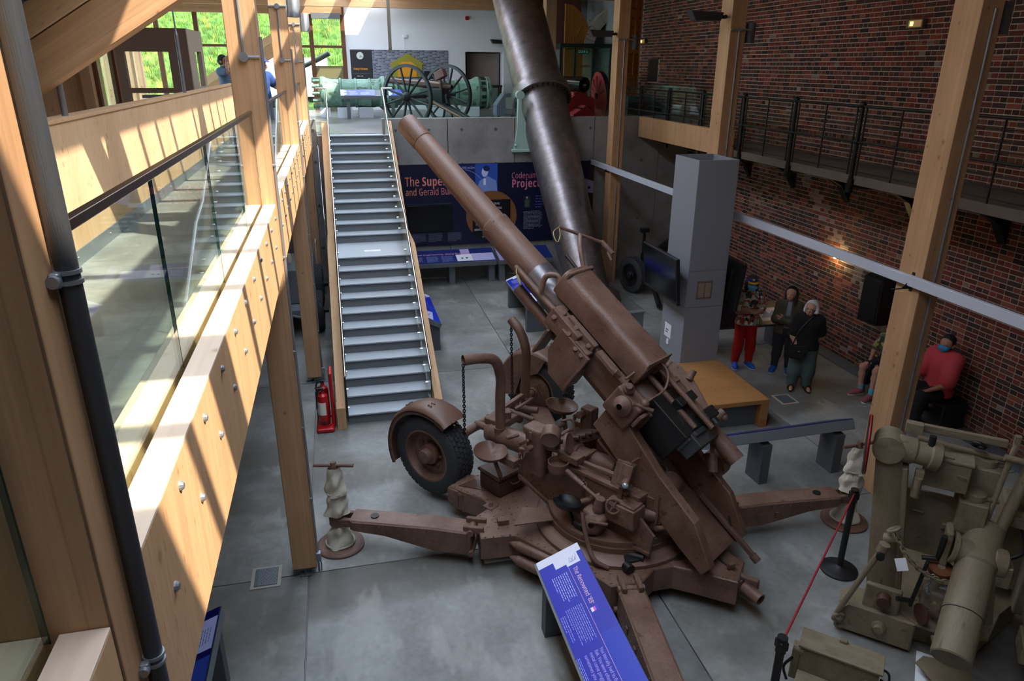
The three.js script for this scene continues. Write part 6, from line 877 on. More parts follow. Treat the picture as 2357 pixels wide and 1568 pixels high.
// ---------- back window, grass bank, left-hand space ----------
{
  const f = std({ map: T.glulam, color: 0x8a6a50, roughness: 0.6 }), W = sgroup('window_1');
  const xs = [0.5, -0.55, -1.75, -2.95, -4.15, -5.35]; for (const x of xs) obj('mullion', rbb(x - 0.07, x + 0.07, U, 7.4, -27.1, -26.95), f, W, 'y'); obj('transom', rbb(-5.9, 0.5, 5.52, 5.6, -27.08, -26.97), f, W, 'x'); obj('head', rbb(-6, 0.5, 6.55, 7.4, -27.1, -26.9), mat.darkwood, W, 'x'); obj('sill_panel', rbb(-0.48, 0.43, U, 4.95, -27.06, -27.0), std({ color: 0x6f6a48, roughness: 0.6 }), W);
  for (let i = 0; i < 5; i++) obj('glass_pane', bb(xs[i + 1] + 0.07, xs[i] - 0.07, i ? U : 4.95, 6.55, -27.03, -27.02), mat.glass, W);
  obj('blind_box', rbb(-0.5, 0.45, 6.42, 6.6, -27.0, -26.85), mat.grey, W);
  const L = sgroup('window_2'); for (let z = -12.6; z > -27; z -= 1.2) obj('stud', rbb(-6.15, -5.95, 3.4, 6.6, z - 0.18, z + 0.18), mat.darkwood, L, 'y'); obj('glass_pane', bb(-6.1, -6.09, 3.5, 6.6, -27, -12.5), mat.glass, L);
  struct('ground', [bb(-30, 30, -0.6, -0.4, -27.4, 40)], mat.conc, 'y'); // made ground outside
  // grass bank
  const N = 70, g = new THREE.PlaneGeometry(34, 22, N, 46).rotateX(-PI / 2), p = g.attributes.position, nz = fbm(128, 128, 8, 8, 4, 900);
  const hgt = (x, z) => 3.2 + Math.max(0, (-28.5 - z)) * 0.52 + Math.max(0, -6.6 - x) * 0.3 + 0.5 * (nz[((Math.floor(x * 4) + 512) & 127) + 128 * ((Math.floor(-z * 4)) & 127)] - 0.5);
  for (let i = 0; i < p.count; i++) { const x = p.getX(i) - 9, z = p.getZ(i) - 38.6; p.setXYZ(i, x, hgt(x, z), z); } g.computeVertexNormals();
  const gt = (() => { const a = fbm(512, 512, 24, 24, 4, 910), b = fbm(512, 512, 128, 128, 1, 915); return dtex(512, 512, (i) => { const t = (a[i] - 0.5) * 90; return b[i] > 0.93 ? [150, 138, 44] : [66 + t, 94 + t, 24 + t * 0.4]; }, 0.125, 0.125); })();
  const bank = struct('grass_bank', g, std({ map: gt, roughness: 0.95 })); { const u = bank.geometry.attributes.uv, q = bank.geometry.attributes.position; gt.repeat.set(1, 1); for (let i = 0; i < u.count; i++) u.setXY(i, q.getX(i) / 5, q.getZ(i) / 5); }
  const blade = new THREE.BufferGeometry(); blade.setAttribute('position', new THREE.Float32BufferAttribute([-0.02, 0, 0, 0.02, 0, 0, 0.01, 0.22, 0.06, -0.05, 0, 0.03, -0.01, 0, 0.03, -0.06, 0.18, 0.08, 0.03, 0, -0.02, 0.06, 0, -0.02, 0.09, 0.2, 0.03], 3)); blade.computeVertexNormals();
  const gi = new THREE.InstancedMesh(blade, std({ color: 0xffffff, roughness: 0.9, side: THREE.DoubleSide }), 9000), m4 = new THREE.Matrix4(), c = new THREE.Color();
  for (let i = 0; i < 9000; i++) { const x = rr(-9, 3.5), z = rr(-29, -42); m4.makeRotationY(rr(0, 6)).scale(V(1, 1, 1).multiplyScalar(rr(0.6, 1.6))).setPosition(x, hgt(x, z) - 0.02, z); gi.setMatrixAt(i, m4); gi.setColorAt(i, rnd() < 0.07 ? c.setRGB(0.4, 0.33, 0.03) : c.setRGB(rr(0.07, 0.14), rr(0.12, 0.21), rr(0.012, 0.03))); }
  gi.name = 'grass_blades'; gi.userData = { kind: 'stuff', label: 'long grass with yellow flowers on the bank outside the windows', category: 'grass' }; scene.add(gi);
  const gp = obj('gravel_strip', X(new THREE.PlaneGeometry(3, 3, 1, 1).rotateX(-PI / 2), 0.48, 0, 0, -1.6, 4.55, -30.6), std({ color: 0x8f7f7c, roughness: 1, bumpMap: T.fine, bumpScale: 0.02 })); gp.userData = { kind: 'structure' };
  const out = thing('outdoor_gun', 'black slotted muzzle of an outdoor gun beyond the window', 'gun', [-0.25, 4.2, -28.6]); obj('muzzle_brake', la([[0.05, 0], [0.09, 0.02], [0.09, 0.62], [0.05, 0.64]], [-0.3, 0.9, 0], [0.3, 1.2, 0.1], 16), mat.black, out); obj('barrel', cy([-1.2, 0.5, 0], [-0.3, 0.9, 0], 0.08), mat.black, out); obj('mount', cy([-1.1, -0.9, 0], [-1.1, 0.5, 0], 0.12), mat.black, out);
  // brown booth behind the timber panel
  const b = thing('exhibit_booth', 'brown panelled booth with window openings behind the timber panel', 'booth', [-2.95, U, -14.6]), bm = std({ color: 0x6a564c, roughness: 0.7 }), bl = std({ color: 0x93897a, roughness: 0.6 });
  obj('front_wall', ex([[-0.65, 0], [0.62, 0], [0.62, 2.05], [-0.65, 2.05]], 0.08, 0, [[[-0.4, 0.3], [0.3, 0.3], [0.3, 1.02], [-0.4, 1.02]], [[-0.4, 1.1], [0.3, 1.1], [0.3, 1.68], [-0.4, 1.68]]]).translate(0, 0, 0.5), bm, b); obj('side_wall', ex([[-1.0, 0], [0.5, 0], [0.5, 2.05], [-1.0, 2.05]], 0.08, 0, [[[-0.75, 0.25], [-0.1, 0.25], [-0.1, 1.0], [-0.75, 1.0]], [[-0.75, 1.1], [-0.1, 1.1], [-0.1, 1.7], [-0.75, 1.7]]]).rotateY(PI / 2).applyMatrix4(new THREE.Matrix4().makeRotationY(PI)).translate(0.62, 0, 0), bl, b); obj('side_wall', bb(-0.65, -0.6, 0, 2.05, -0.4, 0.5), bm, b); obj('interior_shelf', [rb(0.6, 0.05, 0.3, 0, 0.95, 0.1), rb(0.5, 0.3, 0.2, 0.1, 0.7, -0.2)], std({ color: 0x8aa0ac, roughness: 0.5 }), b);
  const wl = struct('wall_side_room', [bb(-6, -3.7, U, 6.4, -13.2, -13.05), bb(-3.75, -3.6, U, 5.6, -13.2, -12.9)], mat.darkwood, 'y');
  const gs = sgroup('window_4'); obj('frame', [bb(-3.6, -3.55, U, 5.6, -13.15, -13.05), bb(-3.3, -3.26, U, 5.6, -13.15, -13.05)], f, gs); obj('glass_pane', bb(-3.55, -3.3, U, 5.6, -13.1, -13.09), mat.glass, gs);
}
// ---------- tan gun on the right ----------
{
  const G = thing('field_howitzer', 'tan painted gun mounting with twin cylinders, gearboxes and chain', 'gun', [4.42, 0, -4.34], -0.75), m = mat.tan, rust = std({ color: 0x4a2c22, roughness: 0.6 });
  const W = (x, y, z) => { const dx = x - 4.42, dz = z + 4.34; return V(dx * 0.7317 + dz * 0.6816, y, -0.6816 * dx + 0.7317 * dz); };
  obj('base_beam', ex([[-0.24, 0.04], [0.4, 0.04], [0.4, 0.35], [-0.16, 0.35], [-0.24, 0.26]], 0.3, 0.015).translate(0, 0, -0.3), m, G);
  obj('base_bolt', [la([[0.065, 0], [0.065, 0.02], [0.045, 0.03], [0.04, 0.06], [0, 0.06]], [0.12, 0.2, 0], [0.12, 0.2, 1], 20)], m, G); obj('base_bolt', tor(0.035, 0.014, [-0.2, 0.1, 0.01], [0, 0, 1]), m, G);
  obj('deck_plate', ex([[-0.02, -0.3], [0.4, 0.0], [0.58, 0.02], [0.95, -0.1], [1.05, -0.5], [1.3, -1.0], [0.5, -1.4], [0.0, -0.9]].map(([x, z]) => [x, -z]), 0.03, 0.004).rotateX(-PI / 2).translate(0, 0.335, 0), m, G);
  obj('deck_body', ex([[0.35, -0.2], [0.9, -0.25], [1.25, -0.95], [0.5, -1.3], [0.05, -0.85]].map(([x, z]) => [x, -z]), 0.3, 0.01).rotateX(-PI / 2).translate(0, 0.02, 0), m, G);
  obj('deck_rivets', bolts([...along([0.45, 0.365, -0.12], [0.9, 0.365, -0.22], 7), ...along([0.3, 0.365, -0.3], [0.7, 0.365, -0.5], 6), [0.5, 0.365, -0.35], [0.6, 0.365, -0.3], [0.72, 0.365, -0.25]], [0, 1, 0], 0.014, 0.01), m, G).userData.kind = 'stuff';
  obj('foot_plate', [ex([[0, 0], [0.34, 0.06], [0.4, -0.26], [0.14, -0.34], [-0.06, -0.12]], 0.012).rotateX(-PI / 2).translate(0.5, 0.12, 0.1)], m, G); obj('floor_pad', rb(0.4, 0.02, 0.4, 0.66, 0.012, 0.12, 0.004), mat.white, G);
  // tall leaning column
  const col = new THREE.CylinderGeometry(0.145, 0.19, 1.62, 4, 1).rotateY(PI / 4).scale(1, 1, 0.72), cs = new THREE.Matrix4().set(1, -0.13, 0, 0, 0, 1, 0, 0, 0, 0, 1, 0, 0, 0, 0, 1); col.applyMatrix4(cs).translate(0.0, 1.16, -0.2);
  obj('column', [col, cy([-0.11, 1.94, -0.32], [-0.11, 1.94, -0.08], 0.125, 0.125, 24), rb(0.3, 0.3, 0.06, 0.1, 0.45, -0.07, 0.02)], m, G); obj('column_pin', [la([[0.06, 0], [0.06, 0.1], [0.055, 0.11], [0, 0.11]], [0.11, 0.5, -0.06], [0.11, 0.5, 1], 20)], rust, G); obj('column_side', rb(0.05, 1.3, 0.2, 0.13, 1.15, -0.2, 0.01, 0, 0, 0.13), m, G);
  obj('traverse_disc', la([[0, 0], [0.26, 0], [0.265, 0.01], [0.265, 0.025], [0.25, 0.03], [0, 0.03]], [-0.26, 1.9, -0.2], [-0.7, 1.88, -0.18], 40), mat.black, G); obj('disc_rim', tor(0.262, 0.007, [-0.275, 1.9, -0.2], [-0.7, 1.88, -0.18], 40, 6), mat.red, G);
  obj('trunnion_barrel', [la([[0.1, 0], [0.115, 0.01], [0.115, 0.14], [0.1, 0.16], [0.1, 0.26], [0.12, 0.27], [0.12, 0.34], [0.08, 0.36], [0, 0.36]], [-0.06, 1.94, -0.2], [0.5, 1.86, -0.3], 24)], m, G); obj('oil_cap', cy([0.2, 2.0, -0.24], [0.2, 2.09, -0.24], 0.028), mat.black, G);
  obj('bracket', [rb(0.07, 0.26, 0.08, 0.16, 1.66, -0.16), cy([0.16, 1.74, -0.1], [0.16, 1.56, -0.1], 0.03)], m, G);
  // ammunition boxes and round-lidded gear cases
  obj('gear_case', [rb(0.36, 0.28, 0.24, 0.36, 1.72, -0.42, 0.012), rb(0.2, 0.03, 0.05, 0.3, 1.87, -0.36), rb(0.38, 0.02, 0.26, 0.36, 1.86, -0.42, 0.004)], m, G); obj('lifting_eye', tor(0.035, 0.006, [0.48, 1.74, -0.29], [0, 0, 1]), m, G);
  for (const [x, y, z] of [[0.66, 1.62, -0.6], [0.62, 1.36, -0.42]]) { obj('gear_case', [rb(0.22, 0.3, 0.24, x, y, z, 0.012), la([[0.085, 0], [0.085, 0.06], [0.07, 0.07], [0, 0.07]], [x, y + 0.15, z], [x, 3, z], 20), cy([x + 0.05, y + 0.17, z], [x + 0.18, y + 0.15, z - 0.04], 0.022)], m, G); }
  obj('side_panel', [rb(0.62, 0.62, 0.04, 0.4, 1.1, -0.5, 0.01), rb(0.64, 0.05, 0.03, 0.4, 1.42, -0.47), rb(0.05, 0.4, 0.03, 0.5, 1.55, -0.47), rb(0.1, 0.02, 0.03, 0.24, 1.22, -0.47), rb(0.04, 0.05, 0.04, 0.46, 1.14, -0.46)], m, G); obj('panel_rivets', bolts(along([0.12, 1.42, -0.455], [0.68, 1.42, -0.455], 8), [0, 0, 1], 0.012, 0.008), m, G).userData.kind = 'stuff';
  obj('top_bar', [rb(0.7, 0.07, 0.05, 0.42, 2.02, -0.55, 0.01, 0, 0.1, -0.03), rb(0.14, 0.1, 0.08, 0.06, 2.04, -0.45)], m, G); obj('top_rod', cy([0.1, 1.97, -0.4], [0.8, 1.84, -0.62], 0.026), m, G); obj('sprocket', tor(0.05, 0.016, [0.56, 1.98, -0.5], [0.2, 0.3, 1], 16, 6), mat.black, G);
  obj('link_rod', [cy([0.82, 2.06, -0.55], [0.72, 1.08, -0.36], 0.022), rb(0.05, 0.12, 0.05, 0.82, 2.06, -0.55), cy([0.76, 1.92, -0.5], [0.92, 1.9, -0.52], 0.03)], m, G); obj('link_bar', [cy([0.98, 1.95, -0.6], [0.82, 0.95, -0.4], 0.05, 0.055, 6), cy([0.94, 1.98, -0.66], [1.04, 1.98, -0.56], 0.08)], m, G);
  obj('motor', [la([[0.12, 0], [0.14, 0.01], [0.14, 0.04], [0.115, 0.05], [0.115, 0.32], [0.125, 0.33], [0.125, 0.42], [0.1, 0.44], [0, 0.44]], [0.5, 1.14, -0.16], [0.96, 1.06, -0.22], 28), rb(0.06, 0.34, 0.2, 0.48, 1.15, -0.16, 0.02)], m, G); obj('hand_lever', [cy([0.32, 1.0, -0.08], [0.46, 1.02, -0.1], 0.02), cy([0.44, 1.02, -0.1], [0.44, 1.3, -0.02], 0.024)], mat.black, G); obj('rusty_gear', la([[0.1, 0], [0.1, 0.05], [0.03, 0.06]], [0.48, 0.9, -0.1], [0.48, 1.4, 0]), std({ color: 0x6a3a1c, roughness: 0.7 }), G);
  obj('worm_case', [rb(0.24, 0.2, 0.2, 0.5, 0.62, -0.12, 0.03), rb(0.1, 0.26, 0.14, 0.66, 0.66, -0.14, 0.03), cy([0.36, 0.64, -0.08], [0.46, 0.64, -0.1], 0.045), cy([0.5, 0.6, -0.02], [0.5, 0.6, 0.02], 0.04)], m, G); obj('worn_disc', la([[0.1, 0], [0.1, 0.02], [0, 0.02]], [0.68, 0.76, -0.02], [0.7, 0.9, 0.1], 24), rust, G); obj('worn_disc', la([[0.09, 0], [0.09, 0.02], [0, 0.02]], [0.42, 0.5, 0.02], [0.3, 0.5, 0.1], 24), rust, G);
  obj('crank_arm', [rb(0.03, 0.5, 0.05, 0.34, 0.78, 0.0, 0.01, 0, 0, -0.1), cy([0.32, 0.6, 0.02], [0.2, 0.62, 0.08], 0.022)], mat.black, G); obj('standard', [rb(0.1, 0.6, 0.12, 0.86, 0.78, -0.16, 0.03, 0, 0, 0.15), rb(0.12, 0.2, 0.14, 0.92, 1.0, -0.18)], m, G);
  obj('strut', [cy([0.54, 0.6, -0.06], [0.62, 0.37, 0.06], 0.022), cy([0.52, 0.37, 0.14], [0.86, 0.42, 0.02], 0.026)], m, G);
  obj('lever_rod', [cy([-0.24, 0.24, 0.05], [0.0, 1.08, 0.1], 0.024), cy([0.0, 1.06, 0.1], [0.015, 1.14, 0.1], 0.045), tor(0.045, 0.018, [-0.22, 0.2, 0.05], [0.3, 0, 1])], m, G); obj('lever_knob', cy([0.0, 1.04, 0.12], [0.0, 1.05, 0.18], 0.035), mat.black, G); obj('lug', [rb(0.14, 0.08, 0.1, 0.06, 1.16, 0.0, 0.03, 0, 0, 0.4), tor(0.05, 0.016, [0.06, 1.26, 0.02], [1, 0, 0.4], 16, 6)], m, G);
  obj('chain', chain([[0.08, 1.24, 0.04], [0.2, 1.08, 0.1], [0.4, 0.94, 0.08], [0.62, 0.9, 0.0], [0.78, 0.98, -0.06]], 0.008, 0.055), m, G).userData.kind = 'stuff'; obj('chain', chain([[0.42, 0.95, 0.06], [0.4, 0.8, 0.06], [0.44, 0.72, 0.04]], 0.006, 0.04), mat.galv, G).userData.kind = 'stuff'; obj('chain', chain([[0.78, 0.96, -0.04], [0.64, 0.86, 0.04], [0.5, 0.82, 0.02]], 0.006, 0.04), mat.galv, G).userData.kind = 'stuff'; obj('paper_tag', rb(0.09, 0.11, 0.003, 0.17, 1.0, 0.12, 0.001, -0.3, 0, 0.4), mat.white, G);
  // twin cylinders
  const cyl = (A, B) => la([[0, 0], [0.14, 0.0], [0.15, 0.012], [0.15, 0.4], [0.152, 0.402], [0.152, 0.41], [0.15, 0.412], [0.15, 0.86], [0.165, 0.88], [0.165, 0.92], [0.16, 0.93], [0.155, 1.25], [0.1, 1.3]], B, A, 36);
  const A1 = W(5.28, 1.22, -4.15), B1 = W(4.44, 0.6, -3.46), off = V(0.75, 0, -0.12);
  obj('buffer_cylinder', cyl(A1, B1), m, G); obj('buffer_cylinder', cyl(A1.clone().add(off), B1.clone().add(off)), m, G);
  obj('cylinder_band', [0.41, 0.41].map((k, i) => tor(0.151, 0.004, B1.clone().lerp(A1, 0.32).add(i ? off : V(0, 0, 0)), A1.clone().add(i ? off : V(0, 0, 0)), 36, 6)), mat.black, G);
  // right-hand superstructure
  obj('stowage_box', [rb(0.4, 0.3, 0.36, 1.36, 0.72, -0.14, 0.015), rb(0.42, 0.03, 0.38, 1.36, 0.88, -0.14, 0.006), rb(0.36, 0.18, 0.3, 1.34, 0.42, -0.1, 0.01)], m, G); obj('box_hasp', cy([1.2, 0.86, 0.05], [1.52, 0.84, 0.05], 0.01), m, G);
  obj('seat_pad', la([[0.17, 0], [0.18, 0.01], [0.18, 0.04], [0.16, 0.05], [0, 0.05]], [1.28, 1.1, -0.4], [1.22, 2, -0.3], 8), m, G); obj('seat_stalk', tu([[1.28, 1.08, -0.36], [1.34, 0.98, -0.26], [1.36, 0.8, -0.2], [1.42, 0.6, -0.1]], 0.026, 20, 8), m, G);
  obj('mount_frame', ex([[-0.18, -0.5], [0.0, -0.46], [0.12, -0.2], [0.02, 0.0], [-0.02, 0.2], [0.06, 0.34], [0.3, 0.44], [0.8, 0.5], [0.8, 0.62], [0.24, 0.58], [-0.06, 0.46], [-0.18, 0.24], [-0.16, 0.0], [-0.26, -0.1], [-0.28, -0.3]], 0.14, 0.015).translate(1.25, 1.6, -0.9), m, G);
  obj('mount_wheel', [la([[0.16, 0], [0.24, 0.02], [0.26, 0.1], [0.24, 0.16], [0.1, 0.17]], [1.5, 1.75, -0.95], [1.5, 1.75, 0], 28)], mat.black, G); obj('mount_arm', [rb(0.09, 0.5, 0.1, 1.5, 1.62, -0.72, 0.01, 0, 0, -0.5), cy([1.62, 2.1, -0.7], [1.58, 1.6, -0.7], 0.04), cy([1.4, 1.5, -0.75], [1.7, 1.46, -0.75], 0.07), rb(0.5, 0.26, 0.2, 1.6, 1.3, -0.8, 0.03)], m, G);
  obj('toothed_rack', [rb(0.12, 0.9, 0.1, 1.3, 1.15, -0.85, 0.01, 0, 0, -0.12), ...lin(0.75, 1.55, 18).map((y) => rb(0.14, 0.02, 0.05, 1.3 - (y - 1.15) * 0.12, y, -0.79, 0.003))], mat.iron, G); obj('frame_body', [rb(0.5, 0.9, 0.3, 1.15, 0.9, -0.95, 0.03), rb(0.9, 0.5, 0.4, 1.6, 0.6, -0.8, 0.02), rb(0.16, 0.12, 0.1, 1.05, 1.5, -0.7), rb(0.2, 0.1, 0.14, 1.0, 1.3, -0.62), cy([1.0, 1.36, -0.6], [1.16, 1.34, -0.6], 0.035)], m, G); obj('cable', tu([[1.05, 1.2, -0.7], [1.1, 1.0, -0.6], [1.02, 0.9, -0.6]], 0.016, 12, 6), mat.black, G);
  const b = thing('tan_box', 'tan metal box with a flat lid and side handle beside the barrier post', 'box', [3.52, 0, -3.6], -0.76);
  obj('body', rbb(-0.28, 0.28, 0.3, 0.74, -0.1, 0.08, 0.008), mat.tan, b); obj('lid', rbb(-0.3, 0.3, 0.74, 0.76, -0.13, 0.1, 0.005), mat.tan, b); obj('tray', [rbb(-0.28, 0.28, 0.3, 0.52, 0.09, 0.5, 0.006)], mat.tan, b); obj('hinge', [cy([-0.34, 0.68, 0.04], [-0.26, 0.68, 0.04], 0.05), rb(0.06, 0.3, 0.05, -0.31, 0.55, 0.06)], mat.tan, b); obj('handle', tu([[0.29, 0.68, -0.06], [0.34, 0.66, -0.06], [0.34, 0.66, 0.06], [0.29, 0.68, 0.06]], 0.01, 14, 6), mat.black, b); obj('latch', [rb(0.06, 0.03, 0.04, 0.0, 0.77, -0.11), rb(0.06, 0.06, 0.02, 0.22, 0.62, 0.09)], mat.tan, b); obj('cable', tu([[-0.33, 0.62, 0.1], [-0.38, 0.52, 0.12], [-0.34, 0.44, 0.16]], 0.012, 12, 6), mat.black, b); obj('legs', [rb(0.05, 0.3, 0.4, -0.24, 0.15, 0.1), rb(0.05, 0.3, 0.4, 0.24, 0.15, 0.1)], mat.tan, b);
}
// ---------- people: fields of tapered capsules meshed with surface nets ----------
function netMesh(f, lo, hi, h) {
  const n = lo.map((v, i) => Math.ceil((hi[i] - v) / h) + 1), [nx, ny, nz] = n, F = new Float32Array(nx * ny * nz), at = (i, j, k) => (k * ny + j) * nx + i;
  for (let k = 0; k < nz; k++) for (let j = 0; j < ny; j++) for (let i = 0; i < nx; i++) F[at(i, j, k)] = f(lo[0] + i * h, lo[1] + j * h, lo[2] + k * h);
  const id = new Int32Array(F.length).fill(-1), pos = [], idx = [];
  for (let k = 0; k < nz - 1; k++) for (let j = 0; j < ny - 1; j++) for (let i = 0; i < nx - 1; i++) {
    let c = 0, sx = 0, sy = 0, sz = 0, m = 0; const v = [];
    for (let b = 0; b < 8; b++) { v[b] = F[at(i + (b & 1), j + ((b >> 1) & 1), k + (b >> 2))]; if (v[b] < 0) m |= 1 << b; }
    if (m === 0 || m === 255) continue;
    for (const [a, b] of NE) { const p = (m >> a) & 1, q = (m >> b) & 1; if (p === q) continue; const t = v[a] / (v[a] - v[b]); sx += (a & 1) + t * ((b & 1) - (a & 1)); sy += ((a >> 1) & 1) + t * (((b >> 1) & 1) - ((a >> 1) & 1)); sz += (a >> 2) + t * ((b >> 2) - (a >> 2)); c++; }
    id[at(i, j, k)] = pos.length / 3; pos.push(lo[0] + (i + sx / c) * h, lo[1] + (j + sy / c) * h, lo[2] + (k + sz / c) * h);
  }
  const quad = (a, b, c, d, s) => { if (a < 0 || b < 0 || c < 0 || d < 0) return; s ? idx.push(a, b, c, a, c, d) : idx.push(a, c, b, a, d, c); };
  for (let k = 1; k < nz - 1; k++) for (let j = 1; j < ny - 1; j++) for (let i = 1; i < nx - 1; i++) {
    const s = F[at(i, j, k)] < 0;
    if (s !== F[at(i + 1, j, k)] < 0) quad(id[at(i, j - 1, k - 1)], id[at(i, j, k - 1)], id[at(i, j, k)], id[at(i, j - 1, k)], s);
    if (s !== F[at(i, j + 1, k)] < 0) quad(id[at(i - 1, j, k - 1)], id[at(i - 1, j, k)], id[at(i, j, k)], id[at(i, j, k - 1)], s);
    if (s !== F[at(i, j, k + 1)] < 0) quad(id[at(i - 1, j - 1, k)], id[at(i, j - 1, k)], id[at(i, j, k)], id[at(i - 1, j, k)], s);
  }
  const g = new THREE.BufferGeometry(); g.setAttribute('position', new THREE.Float32BufferAttribute(pos, 3)); g.setIndex(idx); g.computeVertexNormals(); return g;
}
const NE = []; for (let a = 0; a < 8; a++) for (const b of [1, 2, 4]) if (!(a & b)) NE.push([a, a | b]);
// bones: [p, q, r1, r2, flatten?]; smooth union
function field(bones, k = 0.03, grow = 0) {
  const B = bones.map(([p, q, a, b, sc]) => { const d = [q[0] - p[0], q[1] - p[1], q[2] - p[2]]; return [p, d, d[0] * d[0] + d[1] * d[1] + d[2] * d[2] + 1e-9, a + grow, (b ?? a) - a, sc ?? 1]; });
  return (x, y, z) => {
    let m = 1e9;
    for (const [p, d, L, r, dr, sc] of B) {
      const ax = x - p[0], ay = y - p[1], az = (z - p[2]) * sc; let t = (ax * d[0] + ay * d[1] + (z - p[2]) * d[2]) / L; t = t < 0 ? 0 : t > 1 ? 1 : t;
      const ex_ = ax - t * d[0], ey = ay - t * d[1], ez = az - t * d[2] * sc, q = Math.sqrt(ex_ * ex_ + ey * ey + ez * ez) - r - dr * t;
      if (m > 1e8) m = q; else { const hh = Math.max(0, k - Math.abs(m - q)) / k; m = Math.min(m, q) - hh * hh * k * 0.25; }
    }
    return m;
  };
}
const bound = (bones, pad) => { const lo = [1e9, 1e9, 1e9], hi = [-1e9, -1e9, -1e9]; for (const [p, q, a, b] of bones) for (let i = 0; i < 3; i++) { const r = Math.max(a, b ?? a) + pad; lo[i] = Math.min(lo[i], p[i] - r, q[i] - r); hi[i] = Math.max(hi[i], p[i] + r, q[i] + r); } return [lo, hi]; };
const meshOf = (bones, h, k, grow = 0, cut) => { const f0 = field(bones, k, grow), f = cut ? (x, y, z) => Math.max(f0(x, y, z), cut(x, y, z)) : f0, [lo, hi] = bound(bones, 0.03 + grow); return netMesh(f, lo, hi, h); };
const lerp3 = (a, b, t) => [0, 1, 2].map((i) => a[i] + (b[i] - a[i]) * t);
// five-finger hand: wrist, direction of the fingers, direction of the thumb side, curl normal
function handBones(w, d, th, nrm, curl = 0.5) {
  d = A3(d).clone().normalize(); th = A3(th).clone().normalize(); nrm = A3(nrm).clone().normalize(); const o = A3(w), at = (a, b, c) => o.clone().addScaledVector(d, a).addScaledVector(th, b).addScaledVector(nrm, c).toArray();
  const B = [[at(0, 0, 0), at(0.05, 0.012, 0), 0.026, 0.024], [at(0.01, 0, 0), at(0.075, -0.02, 0), 0.022, 0.02], [at(0.03, 0.012, 0), at(0.08, 0.022, 0), 0.02, 0.018]];
  [[0.028, 0.085], [0.01, 0.095], [-0.01, 0.088], [-0.028, 0.07]].forEach(([b, L]) => { const s = at(0.078, b, 0), m = at(0.078 + L * 0.45, b * 1.1, -L * 0.2 * curl), e = at(0.078 + L * (0.9 - 0.35 * curl), b * 1.15, -L * 0.75 * curl); B.push([s, m, 0.0105, 0.0095], [m, e, 0.0095, 0.0075]); });
  B.push([at(0.02, 0.025, 0), at(0.05, 0.06, -0.012), 0.015, 0.011], [at(0.05, 0.06, -0.012), at(0.08, 0.07, -0.02), 0.011, 0.008]);
  return B;
}
